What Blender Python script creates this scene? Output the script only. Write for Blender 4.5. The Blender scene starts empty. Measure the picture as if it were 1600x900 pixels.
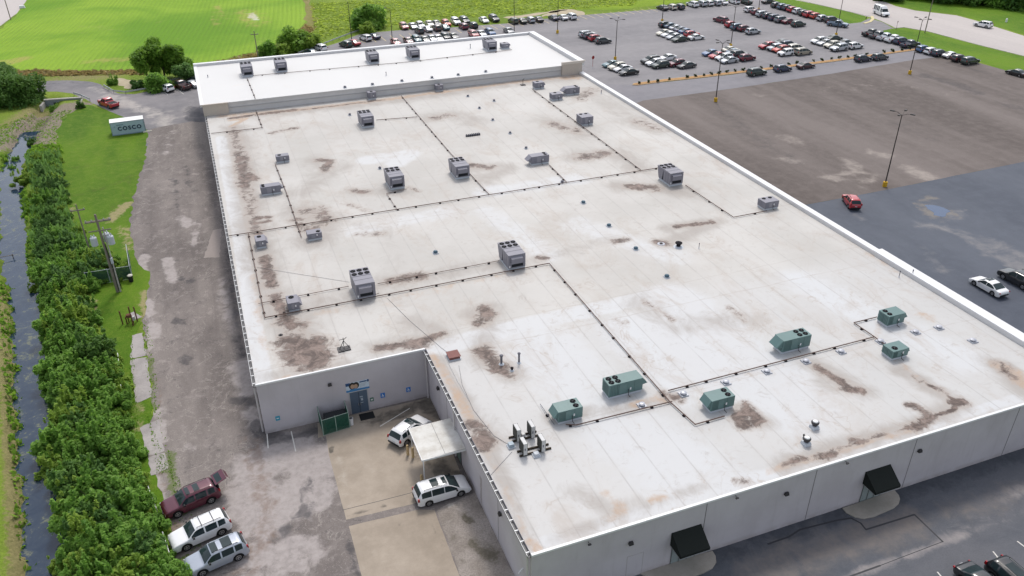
import bpy, bmesh, math, random
import numpy as np
from mathutils import Vector, Matrix
from mathutils.geometry import delaunay_2d_cdt

S = bpy.context.scene
COL = S.collection
PI = math.pi
rnd = random.Random(7)

# ------------------------------------------------------------------ camera
CAM_H = 54.0
F_PX = 1275.06
PITCH, ROLL, YAW = math.radians(30.3643), math.radians(-0.2776), math.radians(20.773)
_cp, _sp = math.cos(PITCH), math.sin(PITCH)
FW = np.array([math.sin(YAW) * _cp, math.cos(YAW) * _cp, -_sp])
_r = np.array([math.cos(YAW), -math.sin(YAW), 0.0])
_u = np.cross(_r, FW)
_c, _s = math.cos(ROLL), math.sin(ROLL)
RT = _r * _c + _u * _s
UP = _u * _c - _r * _s
EYE = np.array([0, 0, CAM_H])


def ray(x, y):
    return FW + RT * ((x - 800) / F_PX) - UP * ((y - 450) / F_PX)


def P(x, y, z=0.0):
    """survey point: photo pixel (1600x900) -> place on the level z"""
    d = ray(x, y)
    t = (z - CAM_H) / d[2]
    return Vector(EYE + d * t)


def PY(x, y, y0):
    """survey point on a wall lying in the plane y = y0"""
    d = ray(x, y)
    return Vector(EYE + d * (y0 / d[1]))


def PX(x, y, x0):
    d = ray(x, y)
    return Vector(EYE + d * (x0 / d[0]))


cam = bpy.data.cameras.new('camera')
cam_o = bpy.data.objects.new('camera', cam)
COL.objects.link(cam_o)
cam.sensor_width = 36
cam.lens = F_PX / 1600 * 36
cam.clip_start = 0.5
cam.clip_end = 4000
m = Matrix(((RT[0], UP[0], -FW[0]), (RT[1], UP[1], -FW[1]), (RT[2], UP[2], -FW[2]))).to_4x4()
m.translation = Vector(EYE)
cam_o.matrix_world = m
S.camera = cam_o

# ------------------------------------------------------------------ light
SUN_AZ = math.radians(24)      # from +Y towards +X
SUN_EL = math.radians(56)
w = bpy.data.worlds.new('World')
S.world = w
w.use_nodes = True
nt = w.node_tree
nt.nodes.clear()
sky = nt.nodes.new('ShaderNodeTexSky')
sky.sky_type = 'NISHITA'
sky.sun_disc = False
sky.sun_elevation = SUN_EL
sky.sun_rotation = SUN_AZ
sky.air_density = 1.0
sky.dust_density = 2.5
sky.ozone_density = 1.0
bg = nt.nodes.new('ShaderNodeBackground')
bg.inputs['Strength'].default_value = 0.15
wo = nt.nodes.new('ShaderNodeOutputWorld')
# thin bright cloud: the sky keeps its brightness but most of its blue is gone
hs = nt.nodes.new('ShaderNodeHueSaturation')
hs.inputs['Saturation'].default_value = 0.42
hs.inputs['Value'].default_value = 1.25
nt.links.new(sky.outputs[0], hs.inputs['Color'])
nt.links.new(hs.outputs[0], bg.inputs[0])
nt.links.new(bg.outputs[0], wo.inputs[0])
sl = bpy.data.lights.new('sun', 'SUN')
sl.energy = 1.5
sl.angle = math.radians(10)
sl.color = (1.0, 0.95, 0.88)
so = bpy.data.objects.new('sun', sl)
COL.objects.link(so)
sd = Vector((math.sin(SUN_AZ) * math.cos(SUN_EL), math.cos(SUN_AZ) * math.cos(SUN_EL), math.sin(SUN_EL)))
so.rotation_euler = sd.to_track_quat('Z', 'Y').to_euler()
so.location = (0, 0, 120)
S.view_settings.view_transform = 'Standard'
S.view_settings.look = 'None'
S.view_settings.gamma = 1
S.view_settings.exposure = 0.2
S.view_settings.use_curve_mapping = False


# ------------------------------------------------------------------ materials
class NB:
    def __init__(s, name, rough=0.8, spec=0.3):
        s.m = bpy.data.materials.new(name)
        s.m.use_nodes = True
        s.t = s.m.node_tree
        s.b = s.t.nodes['Principled BSDF']
        s.b.inputs['Roughness'].default_value = rough
        s.b.inputs['Specular IOR Level'].default_value = spec
        s.geo = s.t.nodes.new('ShaderNodeNewGeometry')
        s.pos = s.geo.outputs['Position']

    def n(s, typ, **kw):
        x = s.t.nodes.new(typ)
        for k, v in kw.items():
            setattr(x, k, v)
        return x

    def L(s, a, b):
        if isinstance(a, (int, float)):
            b.default_value = a
        elif isinstance(a, tuple):
            b.default_value = a if len(a) == len(b.default_value) else tuple(a) + (1,)
        else:
            s.t.links.new(a, b)

    def noise(s, scale, detail=4, rough=0.6, vec=None, stretch=None, dist=0.0):
        v = vec or s.pos
        if stretch:
            mp = s.n('ShaderNodeMapping')
            mp.inputs['Scale'].default_value = stretch[:3]
            if len(stretch) > 3:
                mp.inputs['Rotation'].default_value = (0, 0, stretch[3])
            s.L(v, mp.inputs[0])
            v = mp.outputs[0]
        x = s.n('ShaderNodeTexNoise')
        x.inputs['Scale'].default_value = scale
        x.inputs['Detail'].default_value = detail
        x.inputs['Roughness'].default_value = rough
        x.inputs['Distortion'].default_value = dist
        s.L(v, x.inputs['Vector'])
        return x.outputs['Fac']

    def vor(s, scale, out='Distance', feat='F1'):
        x = s.n('ShaderNodeTexVoronoi', feature=feat)
        x.inputs['Scale'].default_value = scale
        s.L(s.pos, x.inputs['Vector'])
        return x.outputs[out]

    def ma(s, op, a, b=0.0, c=0.0):
        x = s.n('ShaderNodeMath', operation=op)
        s.L(a, x.inputs[0])
        s.L(b, x.inputs[1])
        s.L(c, x.inputs[2])
        return x.outputs[0]

    def step(s, f, lo, hi, a=0.0, b=1.0):
        x = s.n('ShaderNodeMapRange', interpolation_type='SMOOTHSTEP')
        s.L(f, x.inputs[0])
        x.inputs[1].default_value = lo
        x.inputs[2].default_value = hi
        x.inputs[3].default_value = a
        x.inputs[4].default_value = b
        return x.outputs[0]

    def mix(s, f, a, b, mode='MIX'):
        x = s.n('ShaderNodeMix', data_type='RGBA', blend_type=mode)
        s.L(f, x.inputs[0])
        s.L(a, x.inputs[6])
        s.L(b, x.inputs[7])
        return x.outputs[2]

    def attr(s, name):
        x = s.n('ShaderNodeAttribute', attribute_name=name)
        return x.outputs['Fac']

    def xyz(s, v=None):
        x = s.n('ShaderNodeSeparateXYZ')
        s.L(v or s.pos, x.inputs[0])
        return x.outputs

    def col(s, c):
        s.L(c, s.b.inputs['Base Color'])

    def bump(s, h, strength=0.3, dist=0.05):
        x = s.n('ShaderNodeBump')
        x.inputs['Strength'].default_value = strength
        x.inputs['Distance'].default_value = dist
        s.L(h, x.inputs['Height'])
        s.L(x.outputs[0], s.b.inputs['Normal'])


def plain(name, c, rough=0.6, spec=0.4, metal=0.0, var=0.12, scale=3.0):
    """one-colour thing with a little uneven wear"""
    b = NB(name, rough, spec)
    b.b.inputs['Metallic'].default_value = metal
    f = b.noise(scale, 4)
    lo = tuple(x * (1 - var) for x in c)
    hi = tuple(min(1, x * (1 + var)) for x in c)
    b.col(b.mix(f, lo, hi))
    return b.m


def paint(name, c, metal=0.0):
    b = NB(name, 0.28, 0.5)
    b.b.inputs['Metallic'].default_value = metal
    b.b.inputs['Coat Weight'].default_value = 0.7
    b.b.inputs['Coat Roughness'].default_value = 0.06
    f = b.noise(1.7, 3)
    b.col(b.mix(f, tuple(x * 0.93 for x in c), tuple(x * 1.05 for x in c)))
    return b.m


def stained(b, base, layers):
    """layers: (attribute, colour, noise scale, softness, amount)"""
    c = base
    for an, colr, sc, soft, amt in layers:
        nz = b.noise(sc, 6, 0.68, dist=0.4)
        f = b.ma('ADD', b.attr(an), b.ma('MULTIPLY', b.ma('SUBTRACT', nz, 0.5), 1.5))
        f = b.step(f, 0.38, 0.38 + soft, 0, amt)
        f = b.ma('MULTIPLY', f, b.step(b.attr(an), 0.0, 0.12))
        f = b.ma('MULTIPLY', f, b.step(b.noise(sc * 3.1, 3), 0.2, 0.7, 0.55, 1.0))
        c = b.mix(f, c, colr)
    return c


def asphalt(name, c1, c2, scale=0.06, stretch=None, speck=0.25, layers=(), rough=0.85, big=0.9, spec=0.25):
    b = NB(name, rough, spec)
    f = b.noise(scale, 6, 0.62, stretch=stretch)
    c = b.mix(b.step(f, 0.36, 0.66), c1, c2)
    f2 = b.noise(0.5, 5, 0.7)
    c = b.mix(b.step(f2, 0.35, 0.75, 0, 0.35), c, tuple(x * 1.25 for x in c2))
    f3 = b.noise(7.0, 3, 0.8)
    c = b.mix(b.step(f3, 0.3, 0.75, 0, speck), c, tuple(x * 0.55 for x in c1))
    c = stained(b, c, layers)
    b.col(c)
    b.bump(f3, 0.25, 0.03)
    return b.m


def grassy(name, c1, c2, c3, s1=0.12, s2=1.3, stretch=None, layers=(), bumpd=0.25):
    b = NB(name, 0.9, 0.15)
    f = b.noise(s1, 5, 0.6, stretch=stretch)
    c = b.mix(b.step(f, 0.35, 0.65), c1, c2)
    g = b.noise(s2, 6, 0.75)
    c = b.mix(b.step(g, 0.42, 0.72, 0, 0.75), c, c3)
    h = b.noise(5.0, 4, 0.8)
    c = b.mix(b.step(h, 0.35, 0.7, 0.35, 0), c, tuple(x * 0.45 for x in c1))
    c = stained(b, c, layers)
    b.col(c)
    b.bump(b.ma('ADD', h, g), 0.6, bumpd)
    return b.m


def leafy(name, dark, light, trans=0.25):
    b = NB(name, 0.6, 0.25)
    a = b.attr('leaf')
    c = b.mix(a, dark, light)
    b.col(c)
    tr = b.n('ShaderNodeBsdfTranslucent')
    b.L(b.mix(0.5, c, (light[0] * 1.3, light[1] * 1.3, light[2], 1)), tr.inputs[0])
    ms = b.n('ShaderNodeMixShader')
    ms.inputs[0].default_value = trans
    out = b.t.nodes['Material Output']
    b.t.links.new(b.b.outputs[0], ms.inputs[1])
    b.t.links.new(tr.outputs[0], ms.inputs[2])
    b.t.links.new(ms.outputs[0], out.inputs['Surface'])
    return b.m


# ------------------------------------------------------------------ object helpers
def link(name, me, parent=None, mat=None):
    o = bpy.data.objects.new(name, me)
    COL.objects.link(o)
    if parent is not None:
        o.parent = parent
    if mat is not None and me is not None and len(me.materials) == 0:
        me.materials.append(mat)
    return o


def tag(o, label, cat, group=None):
    o['label'] = label
    o['category'] = cat
    if group:
        o['group'] = group
    return o


def struct(o):
    o['kind'] = 'structure'
    return o


def stuff(o):
    o['kind'] = 'stuff'
    return o


def thing(name, loc, label, cat, rz=0.0, group=None):
    o = bpy.data.objects.new(name, None)
    o.empty_display_size = 0.3
    COL.objects.link(o)
    o.location = loc
    o.rotation_euler = (0, 0, rz)
    return tag(o, label, cat, group)


class MB:
    def __init__(s):
        s.v = []
        s.f = []

    def add(s, vs, fs):
        k = len(s.v)
        s.v += [tuple(v) for v in vs]
        s.f += [tuple(i + k for i in f) for f in fs]
        return s

    def box(s, x0, x1, y0, y1, z0, z1, taper=None, rz=0.0, c=(0, 0)):
        t = taper or (0, 0)
        vs = [(x0, y0, z0), (x1, y0, z0), (x1, y1, z0), (x0, y1, z0),
              (x0 + t[0], y0 + t[1], z1), (x1 - t[0], y0 + t[1], z1), (x1 - t[0], y1 - t[1], z1), (x0 + t[0], y1 - t[1], z1)]
        if rz:
            ca, sa = math.cos(rz), math.sin(rz)
            vs = [(c[0] + x * ca - y * sa, c[1] + x * sa + y * ca, z) for x, y, z in vs]
        return s.add(vs, [(3, 2, 1, 0), (4, 5, 6, 7), (0, 1, 5, 4), (1, 2, 6, 5), (2, 3, 7, 6), (3, 0, 4, 7)])

    def tube(s, p0, p1, r0, r1=None, n=8, cap=True):
        r1 = r0 if r1 is None else r1
        p0, p1 = Vector(p0), Vector(p1)
        d = (p1 - p0)
        if d.length < 1e-6:
            return s
        d.normalize()
        a = d.orthogonal().normalized()
        b = d.cross(a)
        vs = []
        for p, r in ((p0, r0), (p1, r1)):
            for i in range(n):
                t = 2 * PI * i / n
                vs.append(p + a * (math.cos(t) * r) + b * (math.sin(t) * r))
        fs = [(i, (i + 1) % n, n + (i + 1) % n, n + i) for i in range(n)]
        if cap:
            fs += [tuple(range(n - 1, -1, -1)), tuple(range(n, 2 * n))]
        return s.add(vs, fs)

    def path(s, pts, r, n=6):
        for a, b in zip(pts[:-1], pts[1:]):
            s.tube(a, b, r, r, n)
        return s

    def lathe(s, prof, c=(0, 0, 0), n=16):
        vs = []
        for r, z in prof:
            for i in range(n):
                t = 2 * PI * i / n
                vs.append((c[0] + r * math.cos(t), c[1] + r * math.sin(t), c[2] + z))
        fs = []
        for k in range(len(prof) - 1):
            for i in range(n):
                j = (i + 1) % n
                fs.append((k * n + i, k * n + j, (k + 1) * n + j, (k + 1) * n + i))
        fs.append(tuple(range(n - 1, -1, -1)))
        fs.append(tuple(range((len(prof) - 1) * n, len(prof) * n)))
        return s.add(vs, fs)

    def prism(s, poly, z0, z1):
        n = len(poly)
        ar = sum(poly[i][0] * poly[(i + 1) % n][1] - poly[(i + 1) % n][0] * poly[i][1] for i in range(n))
        if ar < 0:
            poly = poly[::-1]
        vs = [(p[0], p[1], z0) for p in poly] + [(p[0], p[1], z1) for p in poly]
        fs = [tuple(range(n - 1, -1, -1)), tuple(range(n, 2 * n))]
        fs += [(i, (i + 1) % n, n + (i + 1) % n, n + i) for i in range(n)]
        return s.add(vs, fs)

    def extrude_x(s, prof, x0, x1):
        """profile of (y, z) points pulled along x"""
        n = len(prof)
        vs = [(x0, p[0], p[1]) for p in prof] + [(x1, p[0], p[1]) for p in prof]
        fs = [tuple(range(n - 1, -1, -1)), tuple(range(n, 2 * n))]
        fs += [(i, (i + 1) % n, n + (i + 1) % n, n + i) for i in range(n)]
        return s.add(vs, fs)

    def mesh(s, name, mat=None, smooth=False, fix=True):
        me = bpy.data.meshes.new(name)
        me.from_pydata(s.v, [], s.f)
        if fix:
            bm = bmesh.new()
            bm.from_mesh(me)
            bmesh.ops.recalc_face_normals(bm, faces=bm.faces)
            bm.to_mesh(me)
            bm.free()
        if smooth:
            me.polygons.foreach_set('use_smooth', [True] * len(me.polygons))
        if mat:
            me.materials.append(mat)
        return me

    def build(s, name, mat, parent=None, smooth=False, bevel=0.0):
        me = s.mesh(name, mat, smooth)
        o = link(name, me, parent)
        if bevel:
            md = o.modifiers.new('edge', 'BEVEL')
            md.width = bevel
            md.segments = 2
            md.limit_method = 'ANGLE'
        return o


def copy_thing(o, parent=None):
    c = o.copy()
    COL.objects.link(c)
    if parent is not None:
        c.parent = parent
    for ch in list(o.children):
        copy_thing(ch, c)
    return c


# ------------------------------------------------------------------ ground sheets
def seg_dist(X, Y, a, b):
    ax, ay, bx, by = a[0], a[1], b[0], b[1]
    dx, dy = bx - ax, by - ay
    L2 = dx * dx + dy * dy + 1e-12
    t = np.clip(((X - ax) * dx + (Y - ay) * dy) / L2, 0, 1)
    return np.hypot(X - ax - t * dx, Y - ay - t * dy)


def field(X, Y, blobs, z=0.0):
    out = np.zeros_like(X)
    for pts, r, k in blobs:
        W = [P(p[0], p[1], z) for p in pts]
        if len(W) == 1:
            W = W * 2
        d = np.full_like(X, 1e9)
        for a, b in zip(W[:-1], W[1:]):
            d = np.minimum(d, seg_dist(X, Y, a, b))
        out = np.maximum(out, k * np.clip(1.25 - d / r, 0, 1))
    return out


def rough_outline(pts, amp, step, seed=1):
    r = random.Random(seed)
    out = []
    n = len(pts)
    for i in range(n):
        a, b = Vector(pts[i][:2]), Vector(pts[(i + 1) % n][:2])
        L = (b - a).length
        k = max(1, int(L / step))
        nn = Vector((-(b - a).y, (b - a).x)).normalized() if L > 0 else Vector((0, 0))
        for j in range(k):
            p = a.lerp(b, j / k)
            if amp:
                p = p + nn * (r.uniform(-amp, amp))
            out.append((p.x, p.y))
    return out


def inside(X, Y, poly):
    res = np.zeros(X.shape, bool)
    n = len(poly)
    for i in range(n):
        x0, y0 = poly[i]
        x1, y1 = poly[(i + 1) % n]
        c = ((y0 > Y) != (y1 > Y)) & (X < (x1 - x0) * (Y - y0) / (y1 - y0 + 1e-12) + x0)
        res ^= c
    return res


def set_attrs(me, X, Y, attrs, z):
    for an, blobs in attrs.items():
        a = me.attributes.new(an, 'FLOAT', 'POINT')
        a.data.foreach_set('value', field(X, Y, blobs, z).astype(np.float32))


def sheet(name, pts, z, mat, amp=0.0, step=1.0, attrs=None, grid=0.0, px=True, seed=1):
    if px:
        pts = [P(p[0], p[1], z) for p in pts]
    out = rough_outline(pts, amp, step, seed) if amp else [(p[0], p[1]) for p in pts]
    V = [Vector(p) for p in out]
    n = len(V)
    edges = [(i, (i + 1) % n) for i in range(n)]
    if grid:
        A = np.array(out)
        xs = np.arange(A[:, 0].min(), A[:, 0].max(), grid)
        ys = np.arange(A[:, 1].min(), A[:, 1].max(), grid)
        GX, GY = np.meshgrid(xs, ys)
        GX = GX.ravel() + np.random.RandomState(seed).uniform(-.1, .1, GX.size) * grid
        GY = GY.ravel() + np.random.RandomState(seed + 1).uniform(-.1, .1, GY.size) * grid
        ok = inside(GX, GY, out)
        V += [Vector((x, y)) for x, y in zip(GX[ok], GY[ok])]
    r = delaunay_2d_cdt(V, edges, [], 1, 1e-4)
    me = bpy.data.meshes.new(name)
    me.from_pydata([(v.x, v.y, z) for v in r[0]], [], [f for f in r[2]])
    X = np.array([v.x for v in r[0]])
    Y = np.array([v.y for v in r[0]])
    if attrs:
        set_attrs(me, X, Y, attrs, z)
    bm = bmesh.new()
    bm.from_mesh(me)
    for f in bm.faces:
        f.normal_update()
        if f.normal.z < 0:
            f.normal_flip()
    bm.to_mesh(me)
    bm.free()
    me.materials.append(mat)
    return link(name, me)


def strip_sheet(name, lines, w, z, mat, px=True, cum=None):
    """thin painted / tarred lines lying on the ground"""
    mb = MB()
    for ln in lines:
        q = [P(p[0], p[1], z) for p in ln] if px else [Vector((p[0], p[1], z)) for p in ln]
        for a, b in zip(q[:-1], q[1:]):
            d = (b - a).normalized()
            nn = Vector((-d.y, d.x, 0)) * (w / 2)
            a2, b2 = a - d * w * .3, b + d * w * .3
            a2.z = b2.z = z + 0.0005 * (len(mb.f) % 7)
            mb.add([a2 + nn, a2 - nn, b2 - nn, b2 + nn], [(0, 1, 2, 3)])
    me = mb.mesh(name, mat)
    return link(name, me)
# ================================================================== TERRAIN AND GROUND
DITCH = [(-60, 196), (-47, 176), (-35.1, 157.7), (-32.4, 139.5), (-30.1, 122.3), (-26.9, 107.7), (-25.0, 94.5), (-23.4, 82.3),
         (-22.3, 75.4), (-21.0, 67.4), (-20.0, 60.5), (-19.3, 53), (-18.6, 44), (-17, 25)]
CULV = P(112, 158, -0.8)
DITCH[0] = (CULV.x - 4, CULV.y + 1)
DITCH[1] = ((CULV.x - 5 - 35) / 2, (CULV.y + 157.7) / 2 + 2)


def ditch_depth(X, Y):
    d = np.full_like(X, 1e9)
    for a, b in zip(DITCH[:-1], DITCH[1:]):
        d = np.minimum(d, seg_dist(X, Y, a, b))
    rr = np.random.RandomState(3)
    d = d + 0.3 * np.sin(Y * 0.9 + 2 * np.sin(X * .3)) * np.sin(Y * 0.33) + 0.25 * np.sin(Y * 2.3 + X)
    t = np.clip((d - 0.8) / 2.1, 0, 1)
    t = t * t * (3 - 2 * t)
    z = -1.7 * (1 - t)
    z = np.where(Y > 178, z * np.clip((CULV.y + 2 - Y) / 12 + 0.35, 0.0, 1), z)
    return z


M_meadow = grassy('meadow_grass', (0.16, 0.225, 0.03), (0.265, 0.31, 0.045), (0.33, 0.30, 0.10), 0.045, 0.5)
gx = np.concatenate([[-1200, -600, -300, -150, -100, -80], np.arange(-70, 4, 0.8), [10, 30, 60, 100, 160, 240, 360, 600, 1200]])
gy = np.concatenate([[-400, -150, -50, 0, 15], np.arange(24, 204, 0.8), [215, 240, 280, 340, 420, 600, 900, 1600, 2600]])
GX, GY = np.meshgrid(gx, gy)
GZ = ditch_depth(GX, GY)
GZ[np.abs(GZ) < 0.01] = 0
nx, ny = len(gx), len(gy)
verts = np.stack([GX.ravel(), GY.ravel(), GZ.ravel()], 1)
idx = np.arange(nx * ny).reshape(ny, nx)
faces = np.stack([idx[:-1, :-1].ravel(), idx[:-1, 1:].ravel(), idx[1:, 1:].ravel(), idx[1:, :-1].ravel()], 1)
me = bpy.data.meshes.new('ground')
me.from_pydata(verts.tolist(), [], faces.tolist())
me.polygons.foreach_set('use_smooth', [True] * len(me.polygons))

# bank grass / hay near the ditch is mixed in by where the land lies
b = NB('ground_grass', 0.92, 0.12)
X_ = b.xyz()
f = b.noise(0.05, 5, 0.6)
cm = b.mix(b.step(f, 0.35, 0.65), (0.145, 0.235, 0.024), (0.235, 0.325, 0.042))
g = b.noise(0.9, 6, 0.75)
cm = b.mix(b.step(g, 0.42, 0.75, 0, 0.6), cm, (0.27, 0.29, 0.085))
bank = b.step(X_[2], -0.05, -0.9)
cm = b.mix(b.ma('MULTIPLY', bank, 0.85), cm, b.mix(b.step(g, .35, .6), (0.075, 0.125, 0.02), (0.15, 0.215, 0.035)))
hay = b.attr('hay')
hy = b.ma('ADD', hay, b.ma('MULTIPLY', b.ma('SUBTRACT', b.noise(1.6, 6, .75), .5), 1.6))
cm = b.mix(b.ma('MULTIPLY', b.step(hy, .42, .75, 0, .8), b.step(hay, 0, .2)), cm, (0.30, 0.24, 0.13))
mud = b.ma('ADD', b.attr('mud'), b.ma('MULTIPLY', b.ma('SUBTRACT', b.noise(0.8, 6, .75, dist=.6), .5), 1.9))
cm = b.mix(b.ma('MULTIPLY', b.step(mud, .45, .7, 0, .9), b.step(b.attr('mud'), 0, .2)), cm,
           b.mix(b.noise(2.5, 5, .8), (0.16, 0.12, 0.10), (0.42, 0.34, 0.31)))
h = b.noise(4.0, 5, 0.8)
cm = b.mix(b.step(h, 0.35, 0.65, 0.4, 0), cm, (0.035, 0.06, 0.01))
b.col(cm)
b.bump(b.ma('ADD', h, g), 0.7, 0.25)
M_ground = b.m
set_attrs(me, GX.ravel(), GY.ravel(), {
    'hay': [([(5, 500), (9, 600), (15, 700), (22, 800), (28, 960)], 1.1, 0.95), ([(2, 440), (3, 520)], 1.6, .8),
            ([(10, 135), (60, 122), (140, 118), (220, 118)], 5, .8), ([(55, 170), (20, 195), (-40, 215)], 5, .75)],
    'mud': [([(112, 168), (80, 176), (50, 194), (20, 214), (-20, 228)], 5.5, 1.15), ([(85, 192), (65, 212), (50, 235)], 4, 1.1),
            ([(92, 232), (95, 260)], 1.8, .75)]}, 0)
me.materials.append(M_ground)
ground = struct(link('ground', me))

# ---- water
b = NB('ditch_water', 0.05, 0.35)
f = b.noise(0.5, 6, 0.7, dist=.8)
f2 = b.noise(2.2, 5, 0.75)
sc = b.ma('ADD', b.ma('MULTIPLY', f, 0.65), b.ma('MULTIPLY', f2, 0.35))
scum = b.step(sc, 0.53, 0.62, 0, 0.7)
b.col(b.mix(scum, b.mix(b.step(f, .3, .6), (0.014, 0.030, 0.062), (0.03, 0.048, 0.078)), (0.16, 0.17, 0.10)))
b.L(b.step(scum, 0, 1, 0.05, 0.6), b.b.inputs['Roughness'])
b.bump(b.noise(2.0, 3), 0.05, 0.02)
dl, dr = [], []
for i, p in enumerate(DITCH):
    if i == 0:
        continue
    a = Vector(DITCH[i - 1]); c = Vector(DITCH[min(i + 1, len(DITCH) - 1)])
    d = (c - a).normalized(); nn = Vector((-d.y, d.x)) * 2.7
    dl.append((p[0] + nn.x, p[1] + nn.y)); dr.append((p[0] - nn.x, p[1] - nn.y))
water = struct(sheet('ditch_water', dl + dr[::-1], -0.95, b.m, px=False))

# ---- crop field with rows
b = NB('crop_rows', 0.9, 0.15)
X_ = b.xyz()
u = b.ma('SUBTRACT', X_[0], b.ma('MULTIPLY', X_[1], 0.145))
wob = b.ma('MULTIPLY', b.noise(0.008, 1), 7.0)
u = b.ma('ADD', u, wob)
row = b.ma('SINE', b.ma('MULTIPLY', u, 2 * PI / 1.35))
row = b.ma('ADD', row, b.ma('MULTIPLY', b.ma('SUBTRACT', b.noise(0.9, 5, .75), .5), 3.0))
patch = b.noise(0.022, 5, 0.6, dist=.5)
cc = b.mix(b.step(patch, 0.36, 0.62), (0.125, 0.255, 0.016), (0.225, 0.36, 0.03))
gap = b.ma('MULTIPLY', b.step(row, -0.2, -1.6), b.step(b.noise(0.03, 5, .65), .38, .66, 0.02, 0.42))
cc = b.mix(gap, cc, (0.075, 0.12, 0.012))
bare = b.noise(0.05, 6, 0.7, dist=.6)
cc = b.mix(b.step(bare, 0.60, 0.78, 0, 0.5), cc, (0.36, 0.32, 0.12))
cc = stained(b, cc, [('wet', (0.62, 0.6, 0.55), .35, .25, .95), ('dry', (0.36, 0.30, 0.10), .3, .4, .7)])
b.col(cc)
b.bump(row, 0.5, 0.2)
struct(sheet('crop_field', [(-30, 118), (0, 112), (60, 109), (130, 111), (212, 109), (232, 105), (300, 103), (345, 94), (400, 80), (452, 58),
                            (476, 36), (479, 18), (474, -10), (470, -60), (480, -110), (-140, -110), (42, 2), (27, 22), (0, 47), (-40, 85)], 0.004, b.m, amp=.5, step=3, grid=3.0,
             attrs={'wet': [([(391, 22), (395, 31)], 2.2, .85)], 'dry': [([(340, 10), (337, 40)], 2.5, .7), ([(10, 98), (30, 92)], 5, .8), ([(140, 96), (200, 92)], 4, .7), ([(385, 18), (402, 38)], 7, .6)]}))

# ---- weedy brown margins
M_weed = grassy('dry_weeds', (0.19, 0.20, 0.04), (0.30, 0.24, 0.11), (0.15, 0.19, 0.03), 0.12, 1.0)
struct(sheet('field_margin', [(470, -60), (474, -10), (480, 18), (477, 38), (453, 60), (402, 82), (346, 96), (300, 106), (300, 114), (345, 106), (405, 94), (440, 78), (470, 66),
                              (490, 52), (496, 40), (490, 15), (482, -10), (476, -60)], 0.008, M_weed, amp=1.0, step=3))
struct(sheet('field_margin', [(-30, 126), (0, 114), (60, 110.5), (130, 112.5), (225, 111), (228, 117), (130, 118), (60, 116), (5, 120), (-30, 134)], 0.008, M_weed, amp=.8, step=3))

# ---- mown lawns
M_lawn = grassy('mown_lawn', (0.066, 0.148, 0.008), (0.125, 0.225, 0.013), (0.165, 0.225, 0.03), 0.10, 0.8, stretch=(1, .35, 1, .2),
                layers=[('dry', (0.36, 0.28, 0.17), 1.0, .35, .8), ('ruts', (0.08, 0.10, 0.02), 1.2, .5, .6)], bumpd=.12)
LAWN = [(135, 163), (152, 168), (174, 173), (212, 187), (240, 203), (238, 225), (234, 245), (227, 272), (216, 305), (212, 325), (211, 350), (215, 378), (224, 408), (240, 428), (238, 460), (232, 490), (214, 520),
        (208, 560), (240, 630), (240, 670), (246, 720), (262, 840), (284, 900), (270, 900), (250, 840), (225, 745), (205, 690), (192, 640), (186, 600), (186, 560), (160, 530), (148, 490), (140, 455), (128, 400), (118, 350), (106, 320), (100, 280), (92, 235), (88, 205), (105, 180)]
struct(sheet('lawn', LAWN, 0.012, M_lawn, amp=.25, step=1.2, grid=1.2, attrs={
    'dry': [([(200, 318), (180, 335), (170, 345)], 1.3, .95), ([(222, 455), (222, 500)], .8, .9), ([(190, 355), (205, 390)], 1.6, .6), ([(215, 630), (214, 680)], 1.0, .7), ([(143, 465), (150, 520)], .6, .8), ([(104, 300), (116, 345)], .8, .6)],
    'ruts': [([(115, 263), (160, 258), (220, 250)], .8, .8), ([(120, 305), (170, 292), (215, 270)], .9, .8), ([(165, 340), (185, 310), (220, 265)], .7, .7)]}))
M_verge = grassy('verge_grass', (0.075, 0.17, 0.010), (0.14, 0.25, 0.014), (0.17, 0.24, 0.03), 0.06, 0.6, stretch=(1, .5, 1, .3), bumpd=.15)
# verges beside the main road and the bright strip behind the lot
struct(sheet('verge', [(1432, 78), (1448, 71), (1420, 66), (1402, 61), (1385, 53), (1378, 48), (1392, 45.5), (1412, 43.5), (1450, 50), (1525, 70), (1600, 88.5), (1800, 140), (1800, 190), (1600, 121),
                       (1565, 108), (1520, 93), (1480, 80)], 0.012, M_verge, amp=.2, step=2))
struct(sheet('verge', [(1195, 0), (1215, 7), (1260, 18), (1300, 30), (1318, 38), (1345, 35), (1356, 30), (1350, 25), (1310, 15), (1243, 0), (1180, -20), (1120, -32), (1120, -20)], 0.012, M_verge, amp=.2, step=2))
struct(sheet('verge', [(1375, -2), (1400, 8), (1430, 15), (1495, 22), (1522, 30), (1600, 54), (1800, 118), (1800, 60), (1600, 13), (1500, 4), (1400, -8), (1340, -20), (1300, -20)], 0.012, M_verge, amp=.4, step=2))
struct(sheet('verge', [(898, 14), (960, 16), (1010, 10), (1090, 0), (1140, -8), (1140, -22), (1060, -8), (960, 7), (890, 12)], 0.012, grassy('strip_grass', (0.16, 0.27, 0.012), (0.24, 0.35, 0.02), (0.28, 0.36, 0.04), .08, .7), amp=.3, step=2))
struct(sheet('lot_edge_soil', [(845, 26), (860, 18), (890, 14), (915, 19), (912, 24), (880, 22)], 0.016, plain('bare_soil', (0.42, 0.36, 0.26), .95, .1, var=.3, scale=.8), amp=.5, step=1.5))
struct(sheet('lot_edge_soil', [(785, 27), (812, 24), (862, 17), (888, 13), (884, 16), (850, 22), (800, 30)], 0.016, bpy.data.materials['bare_soil'], amp=.5, step=1.5))
struct(sheet('soil_patch', [(178, 122), (200, 124), (222, 128), (218, 136), (200, 139), (186, 134)], 0.010, bpy.data.materials['bare_soil'], amp=.6, step=1.2))

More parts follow.
